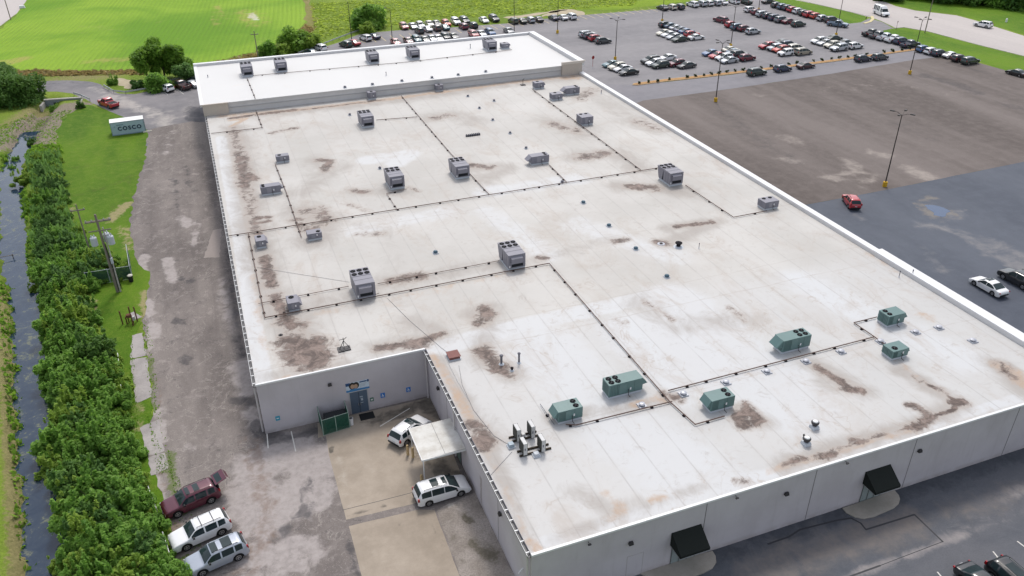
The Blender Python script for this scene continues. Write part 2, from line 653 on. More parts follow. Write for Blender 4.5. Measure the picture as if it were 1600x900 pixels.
# ---- roads
b = NB('road_concrete', 0.85, 0.2)
f = b.noise(0.05, 5, .6, stretch=(1, .12, 1, -.15))
c = b.mix(b.step(f, .3, .7), (0.41, 0.375, 0.36), (0.52, 0.475, 0.45))
c = b.mix(b.step(b.noise(1.2, 5, .75), .4, .8, 0, .4), c, (0.33, 0.31, 0.30))
b.col(c)
M_road = b.m
struct(sheet('main_road', [(1120, -40), (1180, -24), (1243, 0), (1310, 14), (1350, 24.5), (1362, 27.5), (1378, 33), (1398, 43), (1412, 42.5), (1450, 49), (1525, 69), (1600, 87.5), (1800, 138),
                           (1800, 120), (1600, 56), (1522, 31.5), (1495, 24), (1430, 16.5), (1400, 9.5), (1375, 0), (1310, -18), (1220, -46)], 0.020, M_road, amp=.12, step=3))
struct(sheet('side_road', [(42, 0), (26, 21), (0, 41), (-40, 75), (-60, 60), (-10, 12), (5, -20), (30, -50), (75, -50)], 0.020, M_road, amp=.1, step=3))

GREY1, GREY2 = (0.195, 0.18, 0.175), (0.30, 0.28, 0.275)
LEFT_L = [('pale', (0.40, 0.36, 0.345), .5, .35, .85), ('dark', (0.065, 0.062, 0.066), .5, .3, .8), ('dirt', (0.20, 0.145, 0.115), .8, .4, .75), ('weeds', (0.10, 0.14, 0.03), 1.6, .3, .85)]
b = NB('worn_lane', .9, .2)
f = b.noise(0.09, 6, .65, stretch=(1.6, .45, 1))
c = b.mix(b.step(f, .33, .66), (0.135, 0.117, 0.110), (0.245, 0.215, 0.198))
f2 = b.noise(.55, 6, .75, dist=.5)
c = b.mix(b.step(f2, .52, .74, 0, .65), c, (0.37, 0.325, 0.305))
f3 = b.noise(.8, 6, .75, dist=1.2)
c = b.mix(b.step(f3, .55, .68, 0, .6), c, (0.085, 0.078, 0.08))
pt = b.noise(.33, 6, .7, dist=2.2)
c = b.mix(b.step(pt, .575, .60, 0, .5), c, (0.42, 0.375, 0.34))
c = b.mix(b.step(pt, .60, .63, 0, .7), c, (0.10, 0.088, 0.084))
tr = b.noise(.5, 4, .6, stretch=(2.2, .07, 1))
c = b.mix(b.step(tr, .5, .75, 0, .35), c, (0.12, 0.104, 0.10))
f4 = b.noise(6, 4, .85)
c = b.mix(b.step(f4, .45, .7, 0, .5), c, (0.13, 0.115, 0.11))
c = b.mix(b.step(b.noise(11, 2, .9), .62, .72, 0, .6), c, (0.62, 0.57, 0.52))
c = stained(b, c, LEFT_L)
b.col(c)
b.bump(b.ma('ADD', f4, f2), .5, .05)
M_lane = b.m
M_drive = asphalt('drive_asphalt', (0.15, 0.145, 0.155), (0.235, 0.22, 0.225), .07, layers=[('pale', (0.42, 0.385, 0.355), .35, .5, .8), ('dark', (0.06, 0.06, 0.07), .4, .4, .8)])
DRIVE = [(-90, 150), (0, 131), (62, 127), (100, 125.5), (140, 127), (158, 132), (165, 137), (185, 146), (210, 147), (235, 142), (250, 135), (275, 128), (310, 119), (330, 117), (330, 200), (322, 215), (300, 235), (228, 228), (233, 205), (210, 189), (172, 174), (150, 164),
         (138, 157), (112, 146), (90, 143), (62, 143), (0, 148), (-90, 172)]
struct(sheet('drive', DRIVE, 0.016, M_drive, amp=.12, step=1.5, grid=1.5, attrs={
    'pale': [([(170, 150), (205, 165), (250, 180), (262, 205)], 3.2, .8), ([(140, 138), (190, 152)], 2.5, .6), ([(262, 205), (285, 175), (300, 160)], 2.5, .5)],
    'dark': [([(300, 170), (315, 215)], 3.0, .8), ([(62, 132), (110, 128), (150, 134)], 1.5, .5)]}))
LANE = [(232, 203), (262, 196), (300, 190), (345, 190), (420, 560), (520, 560), (690, 560), (730, 640), (850, 960), (300, 990), (282, 895), (270, 840), (250, 770), (232, 700), (238, 650), (238, 600), (228, 550), (224, 500), (232, 460), (232, 425), (214, 408),
        (206, 378), (203, 345), (208, 308), (220, 270), (227, 245), (230, 225)]
struct(sheet('lane', LANE, 0.024, M_lane, amp=.25, step=1.0, grid=1.0, attrs={
    'pale': [([(378, 570), (386, 610)], 2.0, .9), ([(395, 640), (398, 662)], 1.6, .85), ([(395, 735), (455, 700), (490, 720), (478, 775), (410, 810), (400, 770)], 3.4, 1.0), ([(400, 880), (470, 860)], 3.5, .75), ([(285, 340), (292, 352)], 1.4, .9), ([(262, 405), (270, 440)], 1.2, .8),
             ([(345, 440), (365, 520)], 1.8, .6), ([(232, 470), (240, 500), (238, 545)], .9, .9), ([(225, 400), (218, 430)], 1.2, .95), ([(260, 240), (268, 205)], 1.5, .5), ([(280, 640), (290, 720)], 2.2, .4), ([(240, 745), (262, 800)], 1.0, .8), ([(300, 385), (310, 350)], .8, .8), ([(250, 690), (245, 640)], 1.0, .7)],
    'dark': [([(365, 625), (395, 628)], .9, .95), ([(400, 665), (420, 680)], 1.3, 1), ([(425, 690), (500, 672)], 1.0, .8), ([(430, 842), (480, 800), (480, 750)], .9, .75), ([(340, 250), (360, 400), (375, 560)], 1.2, .6), ([(275, 500), (285, 505)], 1.0, .8), ([(290, 560), (292, 570)], 1.2, .7), ([(270, 280), (275, 330)], 1.6, .5),
             ([(285, 435), (300, 438)], 1.0, .8), ([(540, 840), (555, 900)], .7, .7), ([(300, 300), (290, 260)], 1.5, .5)],
    'dirt': [([(395, 690), (420, 820), (380, 900)], 2.0, .6), ([(270, 820), (285, 890)], 1.4, .75), ([(255, 725), (262, 770)], .9, .6), ([(235, 560), (250, 640)], .8, .6)],
    'weeds': [([(262, 705), (272, 760), (285, 800)], .8, .8), ([(233, 560), (242, 640)], .5, .9), ([(295, 830), (310, 850)], .6, .8), ([(275, 880), (300, 870)], .6, .8), ([(245, 715), (250, 735)], .5, .6)]}))
M_pad = asphalt('tan_concrete', (0.285, 0.238, 0.188), (0.375, 0.318, 0.258), .15, speck=.12, layers=[('dark', (0.075, 0.068, 0.058), .5, .4, .85), ('pale', (0.47, 0.425, 0.365), .6, .4, .6)], rough=.8)
struct(sheet('concrete_pad', [(497, 684), (509, 681), (514, 711), (541, 812), (651, 786), (668, 780), (728, 760), (700, 690), (673, 621), (549, 649), (496, 661)], 0.030, M_pad, amp=.02, step=1, grid=.7, attrs={
    'dark': [([(672, 625), (640, 640), (590, 655)], 1.3, .85), ([(690, 650), (670, 640)], 1.2, .9), ([(515, 705), (521, 698)], .35, 1.0), ([(600, 665), (550, 655)], .9, .5), ([(660, 700), (690, 735), (720, 755)], 1.6, .85), ([(545, 805), (650, 782)], .25, .6), ([(640, 690), (655, 715)], 1.1, .6)],
    'pale': [([(530, 715), (545, 790)], 1.0, .5), ([(600, 720), (560, 740)], 1.5, .4)]}))
struct(sheet('concrete_pad', [(545, 822), (655, 796), (679, 797), (720, 905), (735, 950), (585, 960), (565, 900)], 0.030, M_pad, amp=.02, step=1, grid=.7, attrs={
    'dark': [([(575, 861), (580, 858)], .3, .9), ([(618, 820), (640, 810)], .3, .7), ([(660, 800), (700, 860)], .4, .5)], 'pale': [([(570, 840), (600, 880)], 1.0, .4)]}))
M_gravel = asphalt('gravel', (0.22, 0.19, 0.165), (0.37, 0.33, 0.30), .3, speck=.6, layers=[('moss', (0.085, 0.075, 0.05), .8, .4, .85), ('pale', (0.5, .47, .43), .9, .4, .7)])
struct(sheet('gravel_bed', [(682, 797), (728, 775), (742, 770), (765, 815), (812, 920), (735, 950), (722, 905)], 0.028, M_gravel, amp=.12, step=.6, grid=.5, attrs={
    'moss': [([(728, 808), (735, 815)], .5, 1.0), ([(740, 850), (770, 870)], 1.1, .7), ([(705, 810), (712, 840)], .6, .5), ([(690, 800), (735, 905)], .3, .8)], 'pale': [([(700, 790), (725, 795)], .6, .6)]}))
M_slab = asphalt('old_slab', (0.29, 0.265, 0.258), (0.38, 0.35, 0.338), .4, speck=.35)
for q in ([(206, 524), (222, 520), (229, 556), (204, 560)], [(204, 562), (229.5, 558), (237.5, 620), (211, 630)], [(218, 668), (248, 655), (257, 705), (230, 712)], [(231, 715), (258, 707), (263, 733), (236, 743)],
          [(318, 403), (343, 402), (346, 357), (333, 360)], [(275, 888), (295, 880), (296, 892), (278, 898)], [(198, 492), (209, 487), (222, 495), (208, 500)]):
    struct(sheet('slab', q, 0.034, M_slab if q[0][0] != 318 else plain('ramp_concrete', (.30, .26, .24), .9, .2, var=.15), amp=.10, step=.45))

# ---- parking lots
M_far = asphalt('far_lot_asphalt', (0.185, 0.178, 0.188), (0.25, 0.238, 0.245), .05, stretch=(.35, 1.2, 1, .05), speck=.15, rough=.8)
struct(sheet('parking_lot', [(452, 90), (480, 82), (530, 66), (560, 54), (590, 50), (640, 46), (690, 44), (800, 36), (845, 30), (905, 24), (1028, 14), (1090, 7), (1140, 1), (1170, -4), (1195, 0), (1215, 7), (1260, 18), (1300, 30), (1318, 38), (1345, 35),
                             (1358, 28.5), (1378, 34), (1396, 44), (1379, 48), (1386, 54), (1420, 66), (1446, 72), (1436, 77), (1400, 81), (1300, 95), (1200, 108), (1140, 116), (1060, 125), (990, 132), (1000, 180), (900, 190), (700, 190), (480, 110)], 0.020, M_far, amp=.05, step=2))
M_strip = asphalt('newer_asphalt', (0.17, 0.168, 0.185), (0.225, 0.215, 0.23), .06, stretch=(.3, 1.2, 1, .05), speck=.15)
struct(sheet('lot_aisle', [(920, 130), (990, 133), (1060, 126), (1140, 117), (1200, 109), (1300, 96), (1400, 82), (1436, 78), (1480, 88), (1440, 92), (1418, 95), (1300, 115), (1200, 130), (1140, 139), (1005, 157), (960, 175)], 0.024, M_strip, amp=.05, step=2))
M_brown = asphalt('worn_brown_asphalt', (0.105, 0.086, 0.078), (0.185, 0.157, 0.145), .05, stretch=(1.5, .16, 1, -.08), speck=.35,
                  layers=[('pale', (0.36, 0.315, 0.28), .35, .6, .7), ('dark', (0.065, 0.057, 0.058), .3, .6, .75)])
BROWN = [(960, 172), (1005, 157), (1140, 139), (1200, 130), (1300, 115), (1418, 95), (1440, 92), (1485, 88), (1525, 97), (1568, 109), (1600, 121), (1800, 185), (1800, 205), (1600, 252.5), (1382, 297), (1275, 317), (1200, 330), (1100, 250)]
struct(sheet('old_lot', BROWN, 0.022, M_brown, amp=.05, step=2, grid=2.0, attrs={
    'pale': [([(1425, 265), (1450, 278)], 3.0, .95), ([(1325, 250), (1335, 265), (1310, 280), (1290, 275)], 2.2, .9), ([(1365, 238), (1385, 243)], 2.5, .9), ([(1230, 215), (1245, 222)], 3, .85), ([(1225, 248), (1240, 252)], 2.5, .8), ([(1370, 275), (1345, 290)], 2, .7), ([(1180, 148), (1195, 150)], 2, .6), ([(1300, 140), (1420, 130), (1500, 150)], 7, .42)],
    'dark': [([(1440, 117), (1490, 130), (1530, 146)], 3, .9), ([(1475, 97), (1520, 108), (1560, 118)], 1.6, .8), ([(1560, 160), (1600, 172)], 3, .7), ([(1240, 250), (1180, 215), (1120, 170)], 4, .6), ([(1395, 190), (1460, 215)], 5, .5)]}))
M_blue = asphalt('sealed_asphalt', (0.050, 0.060, 0.084), (0.078, 0.089, 0.115), .06, stretch=(1.1, .3, 1, -.08), speck=.2,
                 layers=[('pale', (0.21, 0.20, 0.20), .35, .6, .75), ('tan', (0.24, 0.20, 0.15), .6, .5, .6)], rough=.7, spec=.35)
BLUE = [(1200, 330), (1275, 317), (1382, 297), (1600, 252.5), (1800, 205), (1900, 600), (1900, 760), (1540, 560), (1400, 440)]
struct(sheet('sealed_lot', BLUE, 0.018, M_blue, amp=.05, step=2, grid=1.8, attrs={
    'pale': [([(1440, 352), (1500, 362), (1550, 400)], 2.2, .75), ([(1545, 380), (1600, 400)], 3, .75), ([(1480, 430), (1440, 385)], 2, .6), ([(1500, 330), (1480, 345)], 2, .7), ([(1580, 408), (1600, 420)], 2.5, .9), ([(1330, 335), (1350, 345)], 1.5, .6)],
    'tan': [([(1455, 308), (1440, 320), (1455, 338), (1490, 335)], 1.7, .85)]}))
b = NB('puddle_water', .03, .5)
b.col(b.mix(b.noise(.5, 4), (0.02, 0.05, 0.115), (0.03, 0.065, 0.14)))
struct(sheet('puddle', [(1443, 320.5), (1462, 320.5), (1476, 325), (1484, 330), (1480, 336), (1472, 339), (1460, 336), (1454, 329)], 0.026, b.m, amp=.25, step=.6))
M_near = asphalt('near_lot_asphalt', (0.070, 0.079, 0.096), (0.120, 0.122, 0.136), .1, stretch=(.3, 1.1, 1, .05), speck=.25,
                 layers=[('pale', (0.32, 0.29, 0.28), .5, .6, .75), ('warm', (0.19, 0.165, 0.15), .4, .7, .8), ('dark', (0.05, 0.055, 0.066), .5, .5, .8)], rough=.75)
struct(sheet('front_lot', [(790, 925), (830, 955), (1089, 866), (1314, 792), (1600, 699), (1800, 630), (1900, 560), (2100, 640), (1900, 1100), (900, 1200)], 0.018, M_near, amp=.04, step=2, grid=1.0, attrs={
    'pale': [([(1330, 905), (1380, 880), (1472, 845), (1530, 820), (1600, 795)], .6, .95), ([(1470, 835), (1530, 805)], 1.2, .5), ([(1560, 780), (1600, 765)], 1.5, .7)],
    'warm': [([(1180, 895), (1300, 850), (1420, 820)], 3.5, .9), ([(1480, 800), (1600, 770)], 2.5, .7)],
    'dark': [([(1100, 872), (1320, 798), (1600, 706)], 2.0, .8), ([(1440, 745), (1600, 715)], 3, .6)]}))
M_tar_shadow = plain('tar_and_shadow', (0.03, 0.03, 0.036), .6, .4)
Z8 = lambda *q: [(1200 + a / 4, 675 + c / 4) for a, c in q]
struct(strip_sheet('sealant_and_shadow', [Z8((0, 700), (130, 655), (200, 610), (430, 552), (520, 538), (580, 570), (612, 610), (915, 516), (1092, 685)), Z8((700, 835), (520, 900), (430, 935))], .16, .024, M_tar_shadow))
struct(strip_sheet('sealant_and_shadow', [Z8((1092, 685), (700, 835))], .07, .024, M_tar_shadow))
struct(strip_sheet('sealant_and_shadow', [[(535, 797), (600, 781), (650, 768)], [(1120, 160), (1128, 175)]], .05, .036, M_tar_shadow))  # a pad crack, then the lamp pole's cast shadow painted as a dark strip
M_line = plain('faded_white_paint', (0.62, 0.60, 0.56), .7, .3, var=.25, scale=2)
M_yel = plain('faded_yellow_paint', (0.62, 0.50, 0.26), .7, .3, var=.25, scale=2)

# stall lines, laid out on the ground in metres
lines = []
A = P(636, 62); B_ = P(846, 36)
def stall_row(a, bb, step, ln, ang, n0=0):
    a, bb = P(*a), P(*bb)
    d = (bb - a); L = d.length; d.normalize()
    out = []
    k = 0
    while k * step < L:
        p = a + d * (k * step)
        q = p + Vector((math.cos(ang), math.sin(ang), 0)) * ln
        out.append([(p.x, p.y), (q.x, q.y)])
        k += 1
    return out
st = stall_row((588, 66), (905, 31.5), 2.75, 5.6, math.radians(93)) + stall_row((905, 31.5), (1140, 6), 2.75, 5.6, math.radians(93)) + stall_row((560, 71), (590, 61), 3.0, 5.5, math.radians(110))
struct(strip_sheet('parking_lines', st, .16, .030, M_yel, px=False))
struct(strip_sheet('parking_lines', [[(455, 674), (462, 705)], [(417, 676), (419, 700)], [(594, 666), (640, 638)], [(262, 148), (252, 140)], [(287, 147), (276, 139)]], .1, .036, M_line))
struct(strip_sheet('parking_lines', [[(1552, 862), (1560, 872)], [(1590, 846), (1606, 858)], [(1465, 894), (1475, 906)]], .12, .030, M_line))
# ================================================================== THE BUILDING
ZR = 6.1       # main roof
ZU = 8.1       # raised rear roof
XW, XE, YS, YN, YM, XN, YB = -0.72, 74.7, 39.1, 68.05, 155.0, 16.3, 183.0
bld = thing('warehouse_building', (0, 0, 0), 'long low grey warehouse with stained white roof and raised rear section', 'building')

b = NB('grey_wall_paint', .75, .25)
X_ = b.xyz()
f = b.noise(.25, 5, .6)
c = b.mix(b.step(f, .3, .7), (0.47, 0.435, 0.455), (0.53, 0.495, 0.52))
v = b.noise(1.3, 4, .7, stretch=(1, 1, .12))
c = b.mix(b.step(v, .5, .78, 0, .32), c, (0.36, 0.33, 0.335))
c = b.mix(b.ma('MULTIPLY', b.step(X_[2], .7, .05, 0, .5), b.step(b.noise(.8, 4), .3, .6)), c, (0.30, 0.26, 0.24))
b.col(c)
M_wall = b.m
M_seam = plain('wall_joint', (0.20, 0.19, 0.19), .8, .2)

STAIN = [
    ([(456, 536), (470, 562), (500, 560), (488, 540), (466, 545)], 2.3, 1.0), ([(470, 575), (500, 572)], 1.2, .8),
    ([(430, 462), (442, 488), (458, 510)], 1.2, .85), ([(440, 505), (475, 508)], 1.1, .75),
    ([(592, 544), (640, 536), (664, 531), (690, 522)], .85, .95), ([(640, 537), (655, 538)], 1.3, .85),
    ([(757, 482), (762, 492), (747, 506)], 1.25, .9), ([(753, 548), (768, 562), (780, 575)], 1.35, .95), ([(780, 580), (800, 588)], .8, .75),
    ([(612, 440), (632, 436), (656, 431)], 1.3, .8), ([(480, 330), (500, 328), (508, 345), (482, 357), (465, 345)], 1.7, .62),
    ([(397, 341), (420, 339)], .6, 1.0), ([(397, 349), (420, 346)], .6, 1.0), ([(413, 402), (419, 430), (424, 446)], 1.1, .85), ([(416, 432), (428, 446)], 1.0, .9),
    ([(497, 250), (516, 252), (508, 266)], 1.1, .85), ([(555, 298), (570, 300)], 1.2, .8), ([(735, 258), (765, 262)], 1.3, .8), ([(600, 365), (560, 366)], .8, .55),
    ([(912, 246), (945, 239)], 2.2, .72), ([(985, 291), (1022, 294)], 1.5, .9), ([(1056, 354), (1112, 347)], .75, 1.0), ([(962, 377), (978, 374)], .9, .9), ([(1026, 378), (1042, 382)], 1.0, .85), ([(845, 402), (852, 403)], .8, .7),
    ([(735, 660), (750, 672), (766, 690)], 1.0, .9), ([(745, 688), (758, 700)], .9, .85), ([(1152, 655), (1170, 640), (1187, 657), (1160, 664)], 1.0, 1.0), ([(1165, 630), (1175, 642)], .6, .9),
    ([(1278, 574), (1300, 588), (1318, 600)], .75, 1.0), ([(1320, 608), (1345, 610)], .8, .95), ([(1425, 635), (1440, 640), (1452, 650), (1444, 660), (1432, 668)], .8, 1.0), ([(1488, 630), (1505, 627)], .75, 1.0), ([(1408, 671), (1425, 666)], .5, .8),
    ([(1425, 588), (1465, 610), (1490, 624)], .3, .8), ([(1462, 605), (1475, 612)], .6, .8), ([(1445, 655), (1495, 638)], .22, .9), ([(1565, 572), (1585, 590)], 1.2, .6), ([(1035, 614), (1064, 626)], .7, .95), ([(1350, 690), (1335, 690)], .7, .9), ([(1290, 715), (1302, 708)], .7, .9),
    ([(1238, 720), (1254, 717)], .7, .9), ([(1155, 753), (1168, 750)], .6, .7), ([(1225, 728), (1280, 712), (1400, 672)], .4, .65), ([(360, 185), (395, 180), (460, 172)], .9, .9), ([(470, 172), (600, 156)], .55, .7), ([(460, 200), (425, 208)], 1.0, .6), ([(680, 185), (700, 180)], 1.8, .6),
    ([(375, 240), (383, 290)], 1.5, .85), ([(365, 200), (372, 235), (386, 300), (402, 370)], 1.2, .62), ([(380, 268), (396, 280)], 1.2, .9), ([(862, 195), (900, 205)], 2.0, .6), ([(1005, 470), (1030, 485), (1050, 500)], .5, .55),
    ([(925, 140), (905, 155)], 2.0, .55), ([(1000, 190), (1030, 200)], 2.2, .55), ([(965, 500), (972, 505)], .8, .55), ([(1140, 480), (1165, 500)], .6, .6), ([(640, 292), (655, 300)], .7, .5), ([(535, 318), (580, 330)], .7, .5)]
TAN = [([(343, 182), (460, 172), (600, 156), (800, 129), (905, 118)], 1.6, .85), ([(880, 122), (900, 122)], 2.0, .95), ([(805, 128), (830, 126)], 1.5, .95), ([(672, 552), (705, 600), (735, 655)], .9, .8), ([(750, 690), (790, 760), (825, 850)], .7, .55), ([(826, 845), (840, 858)], .7, .95),
       ([(1015, 782), (1040, 775)], .6, .95), ([(955, 812), (975, 795), (945, 770)], .9, .7), ([(1200, 738), (1235, 725), (1290, 712), (1420, 672)], .7, .7), ([(1555, 570), (1585, 580), (1600, 600)], 1.4, .9), ([(1440, 490), (1460, 500)], 1.2, .6), ([(990, 632), (1020, 622), (1045, 626)], .9, .75),
       ([(690, 640), (725, 700)], .8, .6), ([(418, 560), (405, 500), (395, 430)], .9, .6), ([(500, 585), (430, 592)], .9, .6), ([(1360, 395), (1400, 420)], 1.5, .6), ([(1375, 505), (1365, 535)], .8, .6), ([(1395, 560), (1430, 585)], .8, .6), ([(930, 815), (900, 830), (950, 805)], .8, .4), ([(360, 188), (385, 185), (362, 197)], .9, 1.0),
       ([(600, 500), (620, 470), (700, 450)], 2.5, .45), ([(640, 460), (720, 445), (800, 425)], 1.3, .55), ([(500, 490), (560, 475)], 1.5, .5), ([(1085, 600), (1180, 720)], 1.0, .35)]
CLEAN = [([(680, 545), (830, 505), (1045, 458)], 1.7, 1.0), ([(1050, 470), (1200, 590), (1250, 640)], 5.5, .8), ([(1000, 520), (1100, 600)], 6, .8), ([(850, 540), (960, 660), (1100, 760)], 7, .65), ([(620, 255), (640, 240), (575, 250)], 3.0, .7), ([(760, 300), (900, 280)], 4, .55), ([(700, 330), (560, 360)], 4, .5),
         ([(900, 350), (1050, 400)], 5, .5), ([(760, 330), (860, 400)], 4, .5), ([(1250, 440), (1500, 560)], 5, .6), ([(345, 215), (372, 360), (395, 500), (412, 590)], 1.1, 1.0), ([(840, 850), (1590, 622)], .8, .8)]
GRIME = [([(368, 200), (376, 250), (390, 330), (410, 420), (432, 480), (460, 520)], 3.2, .9), ([(400, 180), (600, 160), (800, 132), (900, 122)], 2.6, .7), ([(470, 330), (505, 345), (490, 375)], 4.0, .9), ([(495, 250), (520, 265), (470, 300)], 3.5, .7), ([(550, 300), (640, 300)], 2.5, .6),
         ([(590, 545), (690, 522), (640, 500)], 2.5, .7), ([(560, 470), (470, 480), (480, 540)], 3.5, .7), ([(600, 440), (670, 432), (790, 408)], 2.5, .7), ([(725, 262), (790, 262), (760, 280)], 3.0, .8), ([(900, 245), (960, 238), (1000, 262)], 4.0, .75), ([(970, 290), (1040, 296), (1080, 300)], 3.0, .8),
         ([(1040, 356), (1120, 347), (1040, 380)], 2.0, .8), ([(670, 185), (705, 178), (740, 190)], 4.0, .7), ([(860, 190), (910, 210)], 4.5, .7), ([(920, 140), (990, 190), (1030, 205)], 4.0, .6), ([(740, 490), (770, 480), (750, 560), (800, 585)], 2.2, .7), ([(735, 655), (770, 695)], 2.2, .8),
         ([(1150, 640), (1190, 660)], 1.8, .8), ([(1275, 570), (1350, 612), (1290, 600)], 1.8, .8), ([(1410, 580), (1500, 632), (1430, 665), (1330, 692), (1220, 730)], 1.6, .85), ([(1560, 570), (1600, 610)], 2.4, .9), ([(860, 650), (980, 640), (1060, 620)], 1.4, .7), ([(1000, 470), (1060, 510), (1170, 500)], 3.0, .6),
         ([(680, 560), (740, 650), (800, 780), (826, 850)], 1.3, .8), ([(900, 770), (960, 800), (990, 790)], 1.6, .7), ([(400, 590), (540, 570)], 1.5, .7), ([(1100, 760), (1010, 790), (860, 845)], .9, .6), ([(960, 372), (900, 390), (820, 410)], 2.0, .5), ([(640, 600), (610, 365), (560, 350)], 2, .4)]
b = NB('roof_membrane', .65, .3)
X_ = b.xyz()
n1 = b.noise(.07, 5, .6)
c = b.mix(b.step(n1, .3, .7), (0.43, 0.412, 0.385), (0.515, 0.498, 0.472))
cl = b.step(b.ma('ADD', b.attr('clean'), b.ma('MULTIPLY', b.ma('SUBTRACT', b.noise(.5, 5, .7), .5), .5)), .3, .6, 0, .85)
c = b.mix(cl, c, (0.555, 0.562, 0.57))
c = b.mix(b.step(X_[1], 72, 64, 0, .45), c, (0.525, 0.532, 0.542))
# each welded strip of membrane weathers a little differently
u = b.ma('ADD', b.ma('MULTIPLY', X_[0], 1 / 3.05), 0.3)
wn = b.n('ShaderNodeTexWhiteNoise', noise_dimensions='1D')
b.L(b.ma('FLOOR', u), wn.inputs['W'])
c = b.mix(b.ma('MULTIPLY', wn.outputs['Value'], .22), c, (0.50, 0.475, 0.455))
fr = b.ma('FRACT', u)
edge = b.ma('MINIMUM', fr, b.ma('SUBTRACT', 1, fr))
wk = b.step(b.noise(.45, 5, .7), .34, .62, .25, 1)
seam = b.ma('MULTIPLY', b.step(edge, .030, .010), wk)
halo = b.ma('MULTIPLY', b.step(edge, .14, .0, 0, .22), b.step(b.noise(.3, 5, .7), .45, .65))
c = b.mix(halo, c, (0.42, 0.38, 0.345))
c = b.mix(b.ma('MULTIPLY', seam, .5), c, (0.335, 0.32, 0.31))
for yy, ww in ((70.3, .07), (66.2, .08), (98.5, .06), (127.0, .07), (112.5, .06), (52.0, .05), (84.0, .06)):
    wl = b.ma('ADD', X_[1], b.ma('MULTIPLY', b.ma('SUBTRACT', b.noise(.15, 3), .5), .9))
    s2 = b.step(b.ma('ABSOLUTE', b.ma('SUBTRACT', wl, yy)), ww * 1.6, ww * .4)
    c = b.mix(b.ma('MULTIPLY', b.ma('MULTIPLY', s2, wk), .5), c, (0.40, 0.36, 0.33))
# water marks and grime
g = b.noise(.22, 7, .72, dist=.8, stretch=(1.0, .55, 1))
c = b.mix(b.step(g, .48, .74, 0, .62), c, (0.40, 0.345, 0.30))
g2 = b.noise(.9, 6, .75, dist=1.0)
c = b.mix(b.step(g2, .54, .76, 0, .5), c, (0.31, 0.27, 0.24))
ed = b.noise(.30, 3, .5, dist=.5)
c = b.mix(b.ma('MULTIPLY', b.step(b.ma('ABSOLUTE', b.ma('SUBTRACT', ed, .56)), .012, .002), b.step(g, .45, .6, 0, .6)), c, (0.40, 0.35, 0.31))
gr = b.ma('ADD', b.attr('grime'), b.ma('MULTIPLY', b.ma('SUBTRACT', b.noise(.35, 7, .7, dist=1.0, stretch=(1, .6, 1)), .5), 1.5))
c = b.mix(b.ma('MULTIPLY', b.step(gr, .15, .95, 0, .75), b.step(b.attr('grime'), 0, .2)), c, (0.32, 0.287, 0.26))
c = stained(b, c, [('tan', (0.42, 0.28, 0.18), .7, .6, .75)])
nz = b.noise(.75, 9, .75, dist=.5)
at = b.attr('stain')
raw = b.ma('ADD', at, b.ma('MULTIPLY', b.ma('SUBTRACT', nz, .5), 2.4))
near = b.step(at, 0, .15)
halo2 = b.ma('MULTIPLY', b.step(raw, -.05, .6, 0, .6), near)
c = b.mix(halo2, c, (0.36, 0.305, 0.265))
e = b.ma('MULTIPLY', b.step(raw, .36, .80), near)
blot = b.noise(.7, 9, .78, dist=.6)
dk = b.mix(b.step(blot, .40, .62), (0.056, 0.034, 0.028), (0.235, 0.172, 0.145))
rim = b.ma('MULTIPLY', b.step(raw, .40, .52), b.step(raw, .86, .60))
dk = b.mix(b.ma('MULTIPLY', rim, .6), dk, (0.075, 0.058, 0.052))
c = b.mix(b.ma('MULTIPLY', e, .9), c, dk)
b.col(c)
b.bump(b.ma('ADD', b.ma('MULTIPLY', edge, -.3), b.ma('MULTIPLY', b.noise(.6, 4), .5)), .18, .06)
M_roof = b.m


def roof_part(name, xs, ys, z, hole, attrs, mat, parent):
    X, Y = np.meshgrid(xs, ys)
    ny_, nx_ = X.shape
    ids = np.arange(nx_ * ny_).reshape(ny_, nx_)
    q = np.stack([ids[:-1, :-1], ids[:-1, 1:], ids[1:, 1:], ids[1:, :-1]], -1).reshape(-1, 4)
    cx = (X[:-1, :-1] + X[1:, 1:]).ravel() / 2
    cy = (Y[:-1, :-1] + Y[1:, 1:]).ravel() / 2
    keep = ~((cx < hole[0]) & (cy < hole[1]))
    q = q[keep]
    sag = 0.03 * np.sin(X * .7) * np.sin(Y * .4 + X * .2)
    me = bpy.data.meshes.new(name)
    me.from_pydata(np.stack([X.ravel(), Y.ravel(), np.full(X.size, z)], 1).tolist(), [], q.tolist())
    set_attrs(me, X.ravel(), Y.ravel(), attrs, z)
    me.materials.append(mat)
    return link(name, me, parent)


xs = np.concatenate([np.linspace(XW, XN, 40), np.linspace(XN, XE, 130)[1:]])
ys = np.concatenate([np.linspace(YS, YN, 66), np.linspace(YN, YM, 180)[1:]])
roof = roof_part('roof', xs, ys, ZR, (XN - .01, YN - .01), {'stain': STAIN, 'tan': TAN, 'clean': CLEAN, 'grime': GRIME}, M_roof, bld)

b = NB('rear_membrane', .6, .3)  # membrane of the raised roof, whiter than the main roof
X_ = b.xyz()
c = b.mix(b.noise(.1, 5), (0.57, 0.562, 0.552), (0.62, 0.615, 0.605))
u = b.ma('FRACT', b.ma('MULTIPLY', X_[0], 1 / 6.1))
c = b.mix(b.step(u, .006, .002, 0, .3), c, (.5, .48, .46))
c = b.mix(b.step(b.noise(.25, 6, .7, dist=.6), .58, .8, 0, .4), c, (0.62, 0.57, 0.52))
b.col(c)
M_rear = b.m

